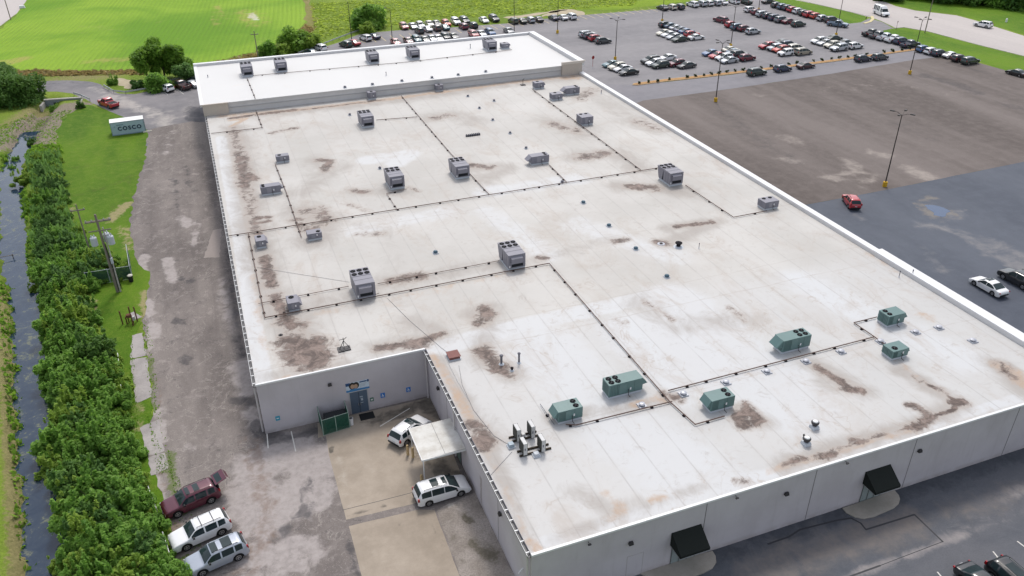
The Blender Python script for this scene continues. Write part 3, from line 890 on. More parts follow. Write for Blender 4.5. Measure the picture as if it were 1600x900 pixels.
# walls: an L-shaped ring
out = [(XW, YN), (XN, YN), (XN, YS), (XE, YS), (XE, YM), (XW, YM)]
mb = MB()
n = len(out)
vs = [(p[0], p[1], -0.3) for p in out] + [(p[0], p[1], ZR - .004) for p in out]
mb.add(vs, [(i, (i + 1) % n, n + (i + 1) % n, n + i) for i in range(n)])
mb.build('wall', M_wall, bld)
# raised rear block
M_beige = plain('beige_stucco', (0.52, 0.455, 0.395), .85, .2, var=.08)
M_block = plain('rear_wall_membrane', (0.60, 0.585, 0.575), .7, .3, var=.12, scale=.7)
M_cap = plain('white_coping', (0.68, 0.68, 0.685), .45, .4, var=.05, scale=.5)
M_capin = plain('parapet_membrane', (0.62, 0.61, 0.61), .6, .3, var=.1, scale=.6)
YF = 155.0
mb = MB()
mb.box(XW - .35, XE, YF, YB, -.3, ZU - .05)
mb.build('rear_wall', M_block, bld)
mb = MB()
mb.box(XW - .2, XE - .2, YF - .14, YF, 7.02, 7.12)
mb.build('wall_ledge', plain('ledge_metal', (.42, .41, .41), .5, .4), bld)
# its roof: wavy front edge of the membrane
xs2 = np.linspace(XW - .35, XE - .2, 60)
ys2 = np.concatenate([[YF - .16], np.linspace(YF, YB, 24)])
r2 = roof_part('rear_roof', xs2, ys2, ZU, (-99, -99), {}, M_rear, bld)
mb = MB()
for i, x in enumerate(np.arange(XW + 4.5, XE - 5, 1.3)):
    h = .16 + .07 * math.sin(i * 1.7) + .05 * math.sin(i * .43)
    mb.box(x, x + 1.3, YF - .17, YF - .165 + .02, ZU - h, ZU - .003)
mb.build('membrane_flap', M_rear, bld)
mb = MB()
mb.box(XW - .75, XE + .2, YB - .55, YB + .35, ZU - .4, ZU + .5)
mb.box(XE - .95, XE + .35, YF - .55, YB - .55, ZU - .35, ZU + .75)
mb.build('coping', M_cap, bld)
MB().box(XW - .75, XW - .15, YF - .3, YB - .55, ZU - .35, ZU + .12).build('coping', M_cap, bld)
mb = MB()
mb.box(XE - .99, XE - .955, YF - .4, YB - .56, ZU, ZU + .62).build('parapet_face', M_capin, bld)
mb = MB()
mb.box(XW, XE - 1, YB - .59, YB - .555, ZU, ZU + .4)
mb.build('parapet_face', M_capin, bld)
MB().box(XW - .4, XW + 4.0, YF - .55, YF - .01, ZR + .02, ZU + .02).build('stucco_panel', M_beige, bld)
MB().box(XE - 4.7, XE - .2, YF - .6, YF - .01, ZR + .02, ZU + .68).build('stucco_panel', M_beige, bld)
MB().box(XW - .75, XW + 4.1, YF - .7, YF - .56, ZU - .05, ZU + .14).build('cornice', M_beige, bld)
mb = MB()
mb.box(XE - 4.8, XE + .35, YF - .85, YF - .56, ZU + .60, ZU + .84)
mb.box(XE - 4.72, XE + .1, YF - .7, YF - .605, ZU + .3, ZU + .595)
mb.build('cornice', plain('beige_cornice', (.66, .60, .54), .7, .3, var=.06), bld)
# east parapet, wider after the step
XJ = PX(1369, 384, 74).y
mb = MB()
mb.box(XE - .9, XE, XJ, YM - .9, ZR - .3, ZR + .5).build('parapet_coping', M_cap, bld)
mb = MB()
mb.box(XE - .95, XE + .38, YS + .05, XJ, ZR - .3, ZR + .56)
mb.build('parapet_coping', M_cap, bld)
mb = MB()
mb.box(XE - .945, XE - .905, XJ, YM - .9, ZR, ZR + .42).build('parapet_face', M_capin, bld)
mb = MB()
mb.box(XE - .99, XE - .955, YS + .2, XJ - .02, ZR, ZR + .46)
mb.build('parapet_face', M_capin, bld)
# south edge metal
mb = MB()
mb.box(XN - .02, XE + .3, YS - .09, YS + .14, ZR - .09, ZR + .09).build('edge_flashing', M_cap, bld)
mb = MB()
mb.box(XW - .05, XN - .12, YN - .09, YN + .12, ZR - .09, ZR + .09)
mb.build('edge_flashing', M_cap, bld)
# gutters with white straps
M_gut = plain('dark_gutter', (0.11, 0.11, 0.115), .5, .4)
M_white = plain('white_metal', (0.74, 0.74, 0.74), .45, .4, var=.06)
def gutter(x, y0, y1, step):
    mb = MB()
    mb.box(x - .26, x - .01, y0, y1, ZR - .30, ZR - .24)
    mb.box(x - .285, x - .262, y0, y1, ZR - .30, ZR - .06)
    g = mb.build('gutter', M_gut, bld)
    mb = MB()
    y = y0 + .3
    while y < y1:
        mb.box(x - .3, x - .005, y, y + .09, ZR - .055, ZR - .03)
        y += step
    mb.box(x - .315, x - .288, y0, y1, ZR - .10, ZR - .05)
    mb.build('gutter_strap', M_white, g)
gutter(XN, YS + .1, YN - .1, 1.15)
gutter(XW, YN + .1, YM - .6, 1.35)
mb = MB()
M_ds = plain('downspout_paint', (.52, .49, .49), .5, .4)
for x, y in ((XN - .2, YN - .35), (XN - .2, YS + .35), (XN - .2, 58.0), (XW - .2, YN + .4), (XW - .2, 90), (XW - .2, 112), (XW - .2, 134)):
    MB().tube((x, y, .1), (x, y, ZR - .3), .09, .09, 8).build('downspout', M_ds, bld)
# joints between tilt-up panels
mb = MB()
for px, py in ((1103, 800), (1268, 770), (1425, 712), (1573, 690)):
    p = PY(px, py, YS)
    MB().box(p.x - .035, p.x + .035, YS - .012, YS + .01, 0, ZR - .1).build('panel_joint', M_seam, bld)
for yy in (46.5, 61.0):
    MB().box(XN - .012, XN + .01, yy - .03, yy + .03, 0, ZR - .35).build('panel_joint', M_seam, bld)
# faint outline of a bricked-up door
p = PY(990, 895, YS)
mb = MB()
mb.box(p.x - .75, p.x - .71, YS - .01, YS + .005, .2, 2.6)
mb.box(p.x + .71, p.x + .75, YS - .01, YS + .005, .2, 2.6)
mb.box(p.x - .71, p.x + .71, YS - .01, YS + .005, 2.56, 2.6)
mb.build('sealed_doorway', plain('doorway_outline', (.40, .37, .365), .8, .2), bld)
# dark scrape on the notch wall
mb = MB()
p = PX(752, 765, XN)
for k in range(7):
    mb.box(XN - .012 - .001 * k, XN + .004, p.y - .25 + .03 * k, p.y + .30 - .035 * ((k * 3) % 5), p.z + 1.3 - .45 * k - .3, p.z + 1.3 - .45 * k + .2)
mb.build('rust_stain', plain('wall_rust', (.37, .33, .33), .8, .2, var=.2), bld)

# double door in the notch wall
a, c_ = PY(547, 623, YN), PY(577, 643, YN)
x0, x1 = a.x, c_.x
M_door = plain('blue_grey_door', (0.085, 0.12, 0.17), .45, .4, var=.08)
d = MB().box(x0, x1, YN - .05, YN + .02, .02, 2.75).build('door', M_door, bld)
MB().box((x0 + x1) / 2 - .02, (x0 + x1) / 2 + .02, YN - .062, YN - .04, .05, 2.7).build('door_gap', plain('door_gap_dark', (.02, .025, .03), .6), d)
for k, (dx, dz, ww, hh) in enumerate(((.25, 1.95, .30, .10), (.28, 1.75, .22, .06), (.30, 1.5, .2, .22), (.28, 1.2, .24, .08))):
    xm = (x0 + x1) / 2 + dx
    MB().box(xm - ww / 2, xm + ww / 2, YN - .058, YN - .049, dz, dz + hh).build('door_notice', bpy.data.materials.get('door_notice_print') or plain('door_notice_print', (.42, .47, .52), .6), d)
M_steel = plain('steel', (.5, .5, .5), .3, .5, metal=.8)
for sx in (-.12, .12):
    MB().box((x0 + x1) / 2 + sx - .02, (x0 + x1) / 2 + sx + .02, YN - .11, YN - .05, .95, 1.25).build('door_handle', M_steel, d)
mb = MB()
mb.box(x0 - .09, x0, YN - .06, YN, .0, 2.84).box(x1, x1 + .09, YN - .06, YN, .0, 2.84).box(x0, x1, YN - .06, YN, 2.75, 2.84)
mb.build('door_frame', plain('door_frame_paint', (.40, .40, .41), .5), d)

# awnings over glass entrances on the front wall
M_awn = plain('black_awning_fabric', (0.010, 0.013, 0.011), .75, .25, var=.3, scale=6)
M_glass = plain('dark_glass', (0.03, 0.045, 0.05), .06, .6)
M_pale = plain('entrance_glass', (0.26, 0.30, 0.30), .12, .6, var=.15)
def entrance(cx, wdt, label):
    dr = MB().box(cx - wdt / 2 + .15, cx + wdt / 2 - .15, YS - .03, YS + .02, .05, 2.5).build('entrance_door', M_pale, bld)
    mb = MB()
    for k in range(4):
        x = cx - wdt / 2 + .15 + k * (wdt - .3) / 3
        mb.box(x - .035, x + .035, YS - .06, YS - .031, .05, 2.5)
    mb.box(cx - wdt / 2 + .19, cx + wdt / 2 - .19, YS - .055, YS - .031, 2.42, 2.5)
    mb.build('door_frame', plain('entrance_frame', (.10, .11, .11), .4), dr)
    h = MB().box(cx + .02, cx + .05, YS - .12, YS - .06, .9, 1.3).build('door_handle', bpy.data.materials['steel'], dr)
    t = thing('awning', (cx, YS, 0), label, 'awning')
    zt, zb, dp, w2 = 3.75, 2.65, 1.6, wdt / 2 + .08
    prof = [(-.01, zt), (-dp, zb), (-dp, zb - .26), (-dp + .02, zb - .26), (-dp + .02, zb - .02), (-.01, zt - .04)]
    MB().extrude_x(prof, -w2, w2).build('canopy_cloth', M_awn, t)
    for s in (-1, 1):
        mb = MB()
        xx = s * w2
        k = len(mb.v)
        mb.add([(xx, -.01, zt), (xx, -dp, zb), (xx, -dp, zb - .26), (xx, -.01, zb - .26), (xx - s * .02, -.01, zt), (xx - s * .02, -dp, zb), (xx - s * .02, -dp, zb - .26), (xx - s * .02, -.01, zb - .26)],
               [(0, 1, 2, 3), (7, 6, 5, 4), (0, 4, 5, 1), (1, 5, 6, 2), (2, 6, 7, 3), (3, 7, 4, 0)])
        mb.build('side_panel', M_awn, t)
    mb = MB()
    mb.path([(-w2, -dp, zb - .27), (w2, -dp, zb - .27)], .025).path([(-w2, -dp, zb - .27), (-w2, -.03, zb - .27)], .025).path([(w2, -dp, zb - .27), (w2, -.03, zb - .27)], .025)
    for k in range(1, 4):
        x = -w2 + 2 * w2 * k / 4
        mb.path([(x, -dp + .03, zb - .06), (x, -.04, zt - .1)], .018)
    mb.build('awning_frame', plain('awning_tube', (.3, .3, .3), .4, .5, metal=.6), t)
    return t
A1 = PY(1072, 838, YS); A2 = PY(1371, 742, YS)
cx1 = (PY(1052, 838, YS).x + PY(1091, 826, YS).x) / 2
cx2 = (PY(1354, 741, YS).x + PY(1387, 731, YS).x) / 2
entrance(cx1, 2.6, 'black awning over a glass door, left along the front wall')
entrance(cx2, 2.6, 'black awning over a glass door, right along the front wall')
M_pave = asphalt('entry_concrete', (0.30, 0.275, 0.235), (0.37, 0.335, 0.295), .4, speck=.15)
def bulb(pts):
    w_ = [P(*q) for q in pts]
    mb = MB().prism([(p.x, min(p.y, YS - .01)) for p in w_], -.02, .11)
    struct(mb.build('entrance_pavement', M_pave))
bulb([(1316, 795), (1322, 802), (1336, 809), (1350, 811.5), (1366, 808), (1396, 795), (1404, 788), (1406, 781), (1404, 775), (1396, 766), (1380, 773)])
bulb([(1000, 897), (1020, 908), (1060, 912), (1078, 904), (1100, 896), (1113, 889), (1119, 880), (1118, 870), (1113, 862), (1090, 868)])

# wall fittings
M_pack = plain('bronze_fitting', (0.035, 0.032, 0.035), .5, .4)
def wall_light(p, ax, label):
    t = thing('wall_light', p, label, 'light', rz=0 if ax == 'y' else -PI / 2, group='wall lights on the grey walls')
    MB().box(-.2, .2, -.26, 0, -.14, .14, taper=(.04, .05)).build('housing', M_pack, t)
    MB().box(-.16, .16, -.2, -.03, -.17, -.142).build('lens', plain('lamp_lens', (.5, .48, .42), .3) if 'lamp_lens' not in bpy.data.materials else bpy.data.materials['lamp_lens'], t)
wall_light(PY(985, 847, YS - .01), 'y', 'dark wall light left of the left black awning on the front wall')
wall_light(PY(1228, 770, YS - .01), 'y', 'dark wall light between the two black awnings')
wall_light(PY(1436, 703, YS - .01), 'y', 'dark wall light right of the right black awning')
wall_light(PY(515, 600, YN - .01), 'y', 'dark wall light left of the blue banner')
wall_light(PX(686, 606, XN - .01), 'x', 'dark wall light high on the side wall near the inner corner')
wall_light(PX(783, 802, XN - .01), 'x', 'dark wall light on the side wall beside the gravel')
def camera_(p, label):
    t = thing('security_camera', p, label, 'camera', group='cameras under the front roof edge')
    t.scale = (.6, .6, .6)
    MB().tube((0, 0, .08), (0, -.35, .0), .04, .04, 6).build('bracket', M_pack, t)
    MB().box(-.22, .22, -.55, -.33, -.08, .07).build('camera_body', M_pack, t)
camera_(PY(919, 847, YS - .01), 'small dark camera under the roof edge, near the front corner')
camera_(PY(1149, 775, YS - .01), 'small dark camera under the roof edge between the awnings')
camera_(PY(1321, 721, YS - .01), 'small dark camera under the roof edge, left of right awning')
tt = thing('wall_spout', PX(817, 888, XN - .01), 'small white spout on the side wall near the front corner', 'spout', rz=-PI / 2)
MB().tube((0, 0, 0), (.25, -.45, -.1), .06, .06, 8).build('pipe', M_white, tt)

# banner and little signs in the notch
def wall_sign(name, x0, x1, z0, z1, label, cat='sign'):
    t = thing(name, ((x0 + x1) / 2, YN, (z0 + z1) / 2), label, cat)
    return t, (x1 - x0) / 2, (z1 - z0) / 2
q0, q1 = PY(541, 612, YN), PY(576, 594, YN)
zt = (PY(540, 599, YN).z + PY(576, 592.5, YN).z) / 2; zb = (PY(542, 613.5, YN).z + PY(577.5, 606, YN).z) / 2
t, hw, hh = wall_sign('banner', q0.x, q1.x, zb, zt, 'blue and white banner with two faces above the double door', 'banner')
MB().box(-hw, hw, -.03, -.005, -hh, hh).build('sheet', plain('banner_white', (.52, .60, .68), .5, .3), t)
M_nav = plain('banner_navy', (.02, .07, .18), .5); M_bl = plain('banner_blue', (.05, .20, .42), .5)
MB().box(-hw, -hw * .62, -.036, -.031, hh * .35, hh).build('corner_band', M_nav, t)
MB().box(hw * .85, hw, -.036, -.031, hh * .5, hh).build('corner_band', M_nav, t)
MB().box(hw * .2, hw * .82, -.036, -.031, hh * .62, hh * .88).build('corner_band', M_nav, t)
mb = MB().add([(-hw, -.036, -hh), (hw, -.036, -hh), (hw, -.036, -hh * .62), (0, -.036, -hh * .55), (-hw * .5, -.036, -hh * .25), (-hw * .75, -.036, -hh * .6), (-hw, -.036, -hh * .5)], [tuple(range(7))])
mb.build('wave_band', M_bl, t)
def disc(cx, cz, rx, rz_, y, n=14):
    return [(cx + rx * math.cos(2 * PI * i / n), y, cz + rz_ * math.sin(2 * PI * i / n)) for i in range(n)], [tuple(range(n))]
MB().add(*disc(-hw * .45, hh * .25, .34, .42, -.038)).add(*disc(-hw * .12, hh * .25, .32, .40, -.0385)).build('printed_hair', plain('print_black', (.02, .018, .018), .5), t)
MB().add(*disc(-hw * .43, hh * .1, .21, .28, -.041)).add(*disc(-hw * .15, hh * .05, .2, .27, -.0415)).build('printed_face', plain('print_skin', (.42, .28, .2), .5), t)
mb = MB()
for k in range(3):
    mb.box(hw * .2, hw * (.8 - .1 * k), -.036, -.031, hh * (.28 - .26 * k), hh * (.36 - .26 * k))
mb.build('printed_strip', plain('print_grey', (.33, .38, .42), .5), t)
def small_sign(px, py, s, col, name, label, symbol=True):
    p = PY(px, py, YN)
    t = thing(name, p, label, 'sign')
    MB().box(-s, s, -.025, -.004, -s * 1.25, s * 1.25).build('plate', col, t)
    if symbol:
        mb = MB().add(*disc(-.02, s * .62, s * .17, s * .17, -.029)).box(-s * .16, s * .04, -.030, -.0255, -s * .25, s * .4).box(-s * .02, s * .42, -.0305, -.0255, -s * .3, -s * .12).box(s * .28, s * .44, -.030, -.0255, -s * .75, -s * .31)
        n_ = 16
        ring = [(s * (.02 + .48 * math.cos(2 * PI * i / n_)), -.0295, s * (-.38 + .48 * math.sin(2 * PI * i / n_))) for i in range(n_)]
        rin = [(s * (.02 + .33 * math.cos(2 * PI * i / n_)), -.0295, s * (-.38 + .33 * math.sin(2 * PI * i / n_))) for i in range(n_)]
        mb.add(ring + rin, [(i, (i + 1) % n_, n_ + (i + 1) % n_, n_ + i) for i in range(n_)])
        mb.build('wheelchair_symbol', M_white, t)
    return t
M_hc = plain('sign_blue', (.04, .18, .50), .5)
M_frame = plain('sign_pale', (.55, .62, .72), .5)
t = small_sign(598, 617.5, .24, M_hc, 'parking_sign', 'blue wheelchair sign on wall nearer the double door')
t = small_sign(638, 608.5, .24, M_hc, 'parking_sign', 'blue wheelchair sign on wall nearer the inner corner')
t = small_sign(434, 653.5, .22, plain('sign_teal', (.04, .30, .42), .5), 'teal_sign', 'small teal sign low on the wall by the corner', symbol=False)
MB().box(-.12, .12, -.03, -.0255, -.05, .05).build('printed_band', M_white, t)
t = small_sign(581, 624, .19, plain('green_box', (.05, .16, .11), .5), 'green_plate', 'small green plate beside the double door', symbol=False)
MB().box(-.1, .1, -.032, -.0255, -.1, .08).build('plate_centre', M_white, t)
p0 = P(573.5, 650.5)
tm = thing('door_mat', (p0.x, p0.y, .034), 'black rectangular mat in front of the double door', 'mat')
MB().box(-.75, .75, -.55, .55, 0, .025).build('mat_pad', plain('mat_rubber', (.012, .013, .014), .9), tm)
# ================================================================== ROOF EQUIPMENT
M_hg = plain('grey_sheet_metal', (0.205, 0.20, 0.235), .45, .4, var=.10, scale=1.5)
M_hgd = plain('grey_panel_dark', (0.125, 0.125, 0.15), .5, .4, var=.15)
M_green = plain('green_sheet_metal', (0.105, 0.185, 0.18), .4, .4, var=.14, scale=1.2)
M_greend = plain('green_panel_dark', (0.060, 0.105, 0.10), .5, .4, var=.2)
M_gp = plain('green_panel', (0.12, 0.205, 0.20), .35, .5, var=.06)
M_hp = plain('grey_panel', (0.255, 0.25, 0.285), .4, .5, var=.06)
M_pipe2 = plain('black_iron_pipe', (0.05, 0.04, 0.038), .6, .4)
M_curb = plain('galvanised_curb', (0.50, 0.53, 0.57), .5, .4, var=.12)
M_fan = plain('black_fan', (0.006, 0.006, 0.008), .9, .1)
M_blade = plain('fan_blade', (0.03, 0.033, 0.037), .7, .4)
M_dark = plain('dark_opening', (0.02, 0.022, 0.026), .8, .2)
M_louv = plain('louvre_metal', (0.26, 0.27, 0.31), .5, .4)


def fan(par, x, y, z, r):
    f = MB().lathe([(r, 0), (r, .035), (r * .93, .035), (r * .93, .012)], (x, y, z), 18).build('fan', M_fan, par)
    mb = MB().lathe([(r * .24, .02), (r * .24, .05)], (x, y, z), 10)
    for k in range(4):
        a = k * PI / 2 + .5
        ca, sa = math.cos(a), math.sin(a)
        mb.add([(x + ca * r * .2, y + sa * r * .2, z + .03), (x + math.cos(a + .5) * r * .85, y + math.sin(a + .5) * r * .85, z + .03), (x + math.cos(a + .15) * r * .88, y + math.sin(a + .15) * r * .88, z + .036)], [(0, 1, 2)])
    mb.build('fan_blade', M_blade, f)


GRP_A = 'large grey six-fan rooftop units'
def unit_six(fl, z, label):
    p = P(fl[0], fl[1], z + .1)
    t = thing('rooftop_unit', (p.x, p.y, z), label, 'air conditioner', group=GRP_A)
    W_, d1, d2, h0, h = 2.2, 1.95, 3.75, .28, 2.05
    MB().box(.04, W_ - .04, .04, d2 - .55, 0, h0).build('curb', M_curb, t)
    MB().box(0, W_, 0, d1, h0, h).build('cabinet', M_hg, t, bevel=.02)
    MB().extrude_x([(d1 + .02, h - .18), (d1 + .02, h), (d2, h), (d2, h - .2), (d2 - .5, h0), (d1 + .42, h0)], 0, W_).build('condenser_section', M_hg, t)
    MB().extrude_x([(d1 + .02, h0 + .01), (d1 + .40, h0 + .01), (d1 + .02, h - .35)], .12, W_ - .12).build('gap_shade', M_dark, t)  # dark wedge filling the open gap, standing in for its shade
    for i in range(3):
        for j in range(2):
            fan(t, W_ * (i + .5) / 3, d1 + .50 + j * .82, h, .31)
    hd = MB().extrude_x([(0, h - .22), (-.34, h - .40), (-.34, h - 1.05), (-.02, h - 1.05)], .3, W_ - .45).build('intake_hood', M_hg, t)
    MB().box(.42, W_ - .3, -.012, .0, h0 + .14, h - 1.08).build('intake_opening', M_dark, t)
    mb = MB()
    for x in (.62, 1.25):
        mb.box(-.012, 0, x - .012, x + .012, h0 + .05, h - .06)
    mb.box(.0, W_, d1 * .52, d1 * .52 + .03, h, h + .02).box(0, W_, d1 - .04, d1 + .0, h, h + .03)
    mb.box(W_ - .36, W_ - .33, -.012, 0, h0 + .05, h - .06)
    mb.build('panel_seam', M_hgd, t)
    MB().box(.09, .24, -.02, -.002, h0 + .1, h0 + .38).build('data_plate', M_white, t)
    return t


for fl, z, lb in (((558, 469), ZR, 'large grey six-fan roof unit nearest the front notch, on the gas pipe line'), ((794.5, 422.5), ZR, 'large grey six-fan roof unit beside the corner of the long gas pipe, mid roof'),
                  ((1046, 291), ZR, 'large grey six-fan roof unit nearest the right parapet'), ((712.5, 280), ZR, 'large grey six-fan roof unit beside a diagonal brown stain, mid roof'),
                  ((610, 296.5), ZR, 'large grey six-fan roof unit, second from the left in its row of three'), ((566, 200), ZR, 'large grey six-fan roof unit closest to the raised roof wall'),
                  ((379, 120), ZU, 'grey fan unit at the left end of raised rear roof'), ((432.5, 113), ZU, 'grey fan unit second from left on raised rear roof'),
                  ((577, 99.5), ZU, 'grey fan unit third from left on raised rear roof'), ((641, 93), ZU, 'grey fan unit fourth from left on raised rear roof'), ((762, 80), ZU, 'grey fan unit right-most of the large ones on raised rear roof')):
    unit_six(fl, z, lb)


def unit_box(fl, fr, z, dep, h, fans, hood, label, green=False, name='rooftop_unit', cat='air conditioner', group=None, curb=.26, louv=None):
    a, b_ = P(fl[0], fl[1], z + .1), P(fr[0], fr[1], z + .1)
    W_ = (b_ - a).length
    M1, M2 = (M_green, M_greend) if green else (M_hg, M_hgd)
    t = thing(name, (a.x, (a.y + b_.y) / 2, z), label, cat, group=group or ('green rooftop units' if green else 'small grey rooftop units'))
    MB().box(.05, W_ - .05, .05, dep - .05, 0, curb).build('curb', M_curb, t)
    MB().box(0, W_, 0, dep, curb, curb + h).build('cabinet', M1, t, bevel=.02)
    zt = curb + h
    for fx, fy, r in fans:
        fan(t, fx * W_, fy * dep, zt, r)
    if hood:
        s = -1 if hood < 0 else 1
        x = 0 if s < 0 else W_
        ln = abs(hood)
        vs = [(x, .08, zt - .03), (x, dep - .08, zt - .03), (x + s * ln, dep - .08, zt - h * .55), (x + s * ln, .08, zt - h * .55), (x, .08, zt - h * .62), (x, dep - .08, zt - h * .62)]
        MB().add(vs, [(0, 1, 2, 3), (3, 2, 5, 4), (0, 3, 4), (1, 5, 2), (0, 4, 5, 1)]).build('intake_hood', M1, t)
    mb = MB()
    k = 3 if W_ > 2.6 else 2
    for i in range(1, k + 1):
        x = W_ * i / (k + 1)
        mb.box(x - .012, x + .012, -.012, 0, curb + .05, zt - .05)
    mb.box(.0, W_, -.012, 0, curb + .02, curb + .05)
    mb.box(-.012, 0, dep * .5 - .012, dep * .5 + .012, curb + .05, zt - .05)
    mb.build('panel_seam', M2, t)
    side = louv
    mb = MB()
    if side == 'f':
        for i in range(6):
            mb.box(W_ * .08, W_ * .55, -.03, 0, curb + h * (.15 + .12 * i), curb + h * (.15 + .12 * i) + .03)
    else:
        xx = 0.0
        for i in range(7):
            y = dep * (.1 + .12 * i)
            mb.box(-.025, 0, y, y + .03, curb + .12, zt - .12)
        for i in range(6):
            x = W_ * (.06 + .045 * i)
            mb.box(x, x + .025, -.022, 0, curb + .12, zt - .12)
    mb.build('louvre', M2 if green else M_louv, t)
    MB().box(W_ * .62, W_ * .62 + .14, -.03, -.002, curb + .35, curb + .6).build('data_plate', M_white, t)
    MB().box(W_ * .30, W_ * .52, -.014, -.002, curb + .12, zt - .12).build('access_panel', M_gp if green else M_hp, t)
    if W_ > 1.9:
        MB().path([(W_ * .57, -.02, curb + .42), (W_ * .57, -.12, curb + .42), (W_ * .57, -.12, .12), (W_ * .57, -.5, .12)], .03, 6).build('gas_connection', M_pipe2, t)
    return t


unit_box((951, 624), (1003, 610), ZR, 1.4, 1.35, [(.12, .3, .28), (.31, .3, .28), (.12, .74, .28), (.31, .74, .28)], .55, 'long green unit with four fans on its left end, near the tee', True)
unit_box((872, 663), (910, 653), ZR, 1.45, 1.15, [(.78, .28, .27), (.78, .74, .27)], -.4, 'green two-fan unit beside the four slim condensers', True)
unit_box((1109.5, 645), (1146.5, 636), ZR, 1.45, 1.15, [(.78, .28, .27), (.78, .74, .27)], -.4, 'green two-fan unit left of a brown stain, front roof', True)
unit_box((1219.5, 551.5), (1266, 543.5), ZR, 1.45, 1.35, [(.66, .3, .27), (.86, .3, .27), (.66, .74, .27), (.86, .74, .27)], -.7, 'long green unit with four fans on its right end', True)
unit_box((1384.5, 511), (1412, 505.5), ZR, 1.5, 1.15, [(.2, .3, .27), (.2, .74, .27)], .45, 'green two-fan unit nearest the right parapet', True)
unit_box((1392.5, 563), (1417.5, 556.5), ZR, 1.45, .85, [(.3, .35, .3)], .25, 'smallest green unit with a single fan', True)

unit_box((409.5, 306.5), (439, 300.5), ZR, 1.3, 1.05, [(.14, .28, .25), (.14, .74, .25)], .4, 'long low grey unit with two fans near left roof edge')
unit_box((433, 255), (452.5, 251.5), ZR, 1.2, .85, [(.28, .5, .28)], 0, 'small grey one-fan unit farthest back along left roof edge')
unit_box((481.5, 376.5), (504, 372.5), ZR, 1.3, .75, [(.78, .35, .27)], 0, 'small grey unit below the round puddle stain', louv='f')
unit_box((451.5, 487.5), (469, 484.5), ZR, 1.8, .9, [(.45, .72, .3)], .35, 'small grey unit on brown grime, nearest the left corner')
unit_box((401.5, 389), (416.5, 386), ZR, 1.8, .85, [(.45, .72, .28)], .3, 'small grey unit close to left edge beside the pipe corner')
unit_box((830, 257.5), (858.5, 254.5), ZR, 1.4, 1.15, [(.82, .3, .26), (.82, .76, .26)], -.7, 'grey unit with slanted hood, centre of the back roof')
unit_box((884, 148.5), (906, 146.5), ZR, 1.5, 1.15, [(.82, .3, .26), (.82, .76, .26)], -.8, 'grey unit with slanted left hood by the beige corner panel')
unit_box((863, 157), (879, 155), ZR, 1.5, .95, [(.45, .7, .3)], .35, 'small grey unit in front of the hooded one near beige corner')
unit_box((836, 139), (850.5, 137.5), ZR, 1.5, 1.0, [(.45, .7, .3)], .3, 'small grey unit close to raised wall near the beige corner')
unit_box((908.5, 196), (927, 194), ZR, 2.3, 1.25, [(.28, .8, .28), (.72, .8, .28)], 0, 'grey two-fan unit right of the long diagonal pipe')
unit_box((1193.5, 328), (1216.5, 325), ZR, 1.7, .95, [(.28, .75, .27), (.72, .75, .27)], 0, 'grey two-fan unit at the end of the pipe by right parapet')
unit_box((681.5, 143), (693, 141.5), ZR, 1.2, 1.0, [(.5, .5, .28)], 0, 'small grey box unit against raised wall, right one')
unit_box((576, 156), (588, 154), ZR, 1.2, 1.15, [(.5, .5, .28)], 0, 'small grey box unit against raised wall, left one')
unit_box((784.5, 76.5), (796, 75.2), ZU, 1.5, .9, [(.5, .6, .3)], .35, 'small grey unit at the right end of raised rear roof')

# --- heat-pump condensers on timber sleepers
M_wood = plain('dark_timber', (0.05, 0.04, 0.03), .9, .1, var=.3)
M_cond = plain('condenser_white', (0.50, 0.50, 0.50), .45, .4)
M_coil = plain('condenser_coil_dark', (0.045, 0.045, 0.04), .7, .3)
def condenser(px, py, label):
    p = P(px, py, ZR + .15)
    t = thing('condenser_unit', (p.x, p.y, ZR + .16), label, 'condenser', group='four slim condensers on timber sleepers')
    MB().box(-.20, .14, -.48, .48, .05, 1.3).build('casing', M_cond, t, bevel=.015)
    MB().box(.141, .19, -.42, .42, .15, 1.22).build('coil', M_coil, t)
    MB().box(-.235, -.201, -.45, .45, .12, 1.25).build('coil', M_coil, t)
    MB().box(-.24, .2, .481, .51, .1, 1.28).build('end_guard', M_coil, t)
    MB().box(-.18, .12, -.40, -.32, 0, .05).build('foot', M_coil, t)
    MB().box(-.18, .12, .32, .40, 0, .05).build('foot', M_coil, t)
    MB().box(-.12, -.02, -.492, -.481, .55, .8).build('data_plate', M_hgd, t)
condenser(808.5, 685, 'slim condenser at the back left of the group of four')
condenser(830.5, 679.5, 'slim condenser at the back right of the group of four')
condenser(818.5, 706.5, 'slim condenser at the front left of the group of four')
condenser(846.5, 701, 'slim condenser at the front right of the group of four')
def sleeper(a, b_, label):
    A, B_ = P(*a, ZR), P(*b_, ZR)
    t = thing('timber_sleeper', (A + B_) / 2, label, 'timber', rz=math.atan2((B_ - A).y, (B_ - A).x), group='timber sleepers under the condensers')
    L = (B_ - A).length / 2
    MB().box(-L, L, -.07, .07, .01, .15).build('beam', M_wood, t)
sleeper((795, 685), (838, 675), 'dark timber sleeper, back one of the rear pair')
sleeper((800, 691), (841, 681), 'dark timber sleeper, front one of the rear pair')
sleeper((808, 707), (857, 695), 'dark timber sleeper, back one of the front pair')
sleeper((812, 714), (861, 701), 'dark timber sleeper, front one of the front pair')
def smallbox(name, px, py, z, sx, sy, sz, mat, label, cat):
    p = P(px, py, z)
    t = thing(name, (p.x, p.y, z), label, cat)
    MB().box(-sx / 2, sx / 2, -sy / 2, sy / 2, .1, sz, taper=(.03, .03)).build('housing', mat, t)
    MB().box(-sx / 2 - .08, sx / 2 + .08, -sy / 2 - .08, sy / 2 + .08, 0, .1).build('base', M_curb, t)
    return t
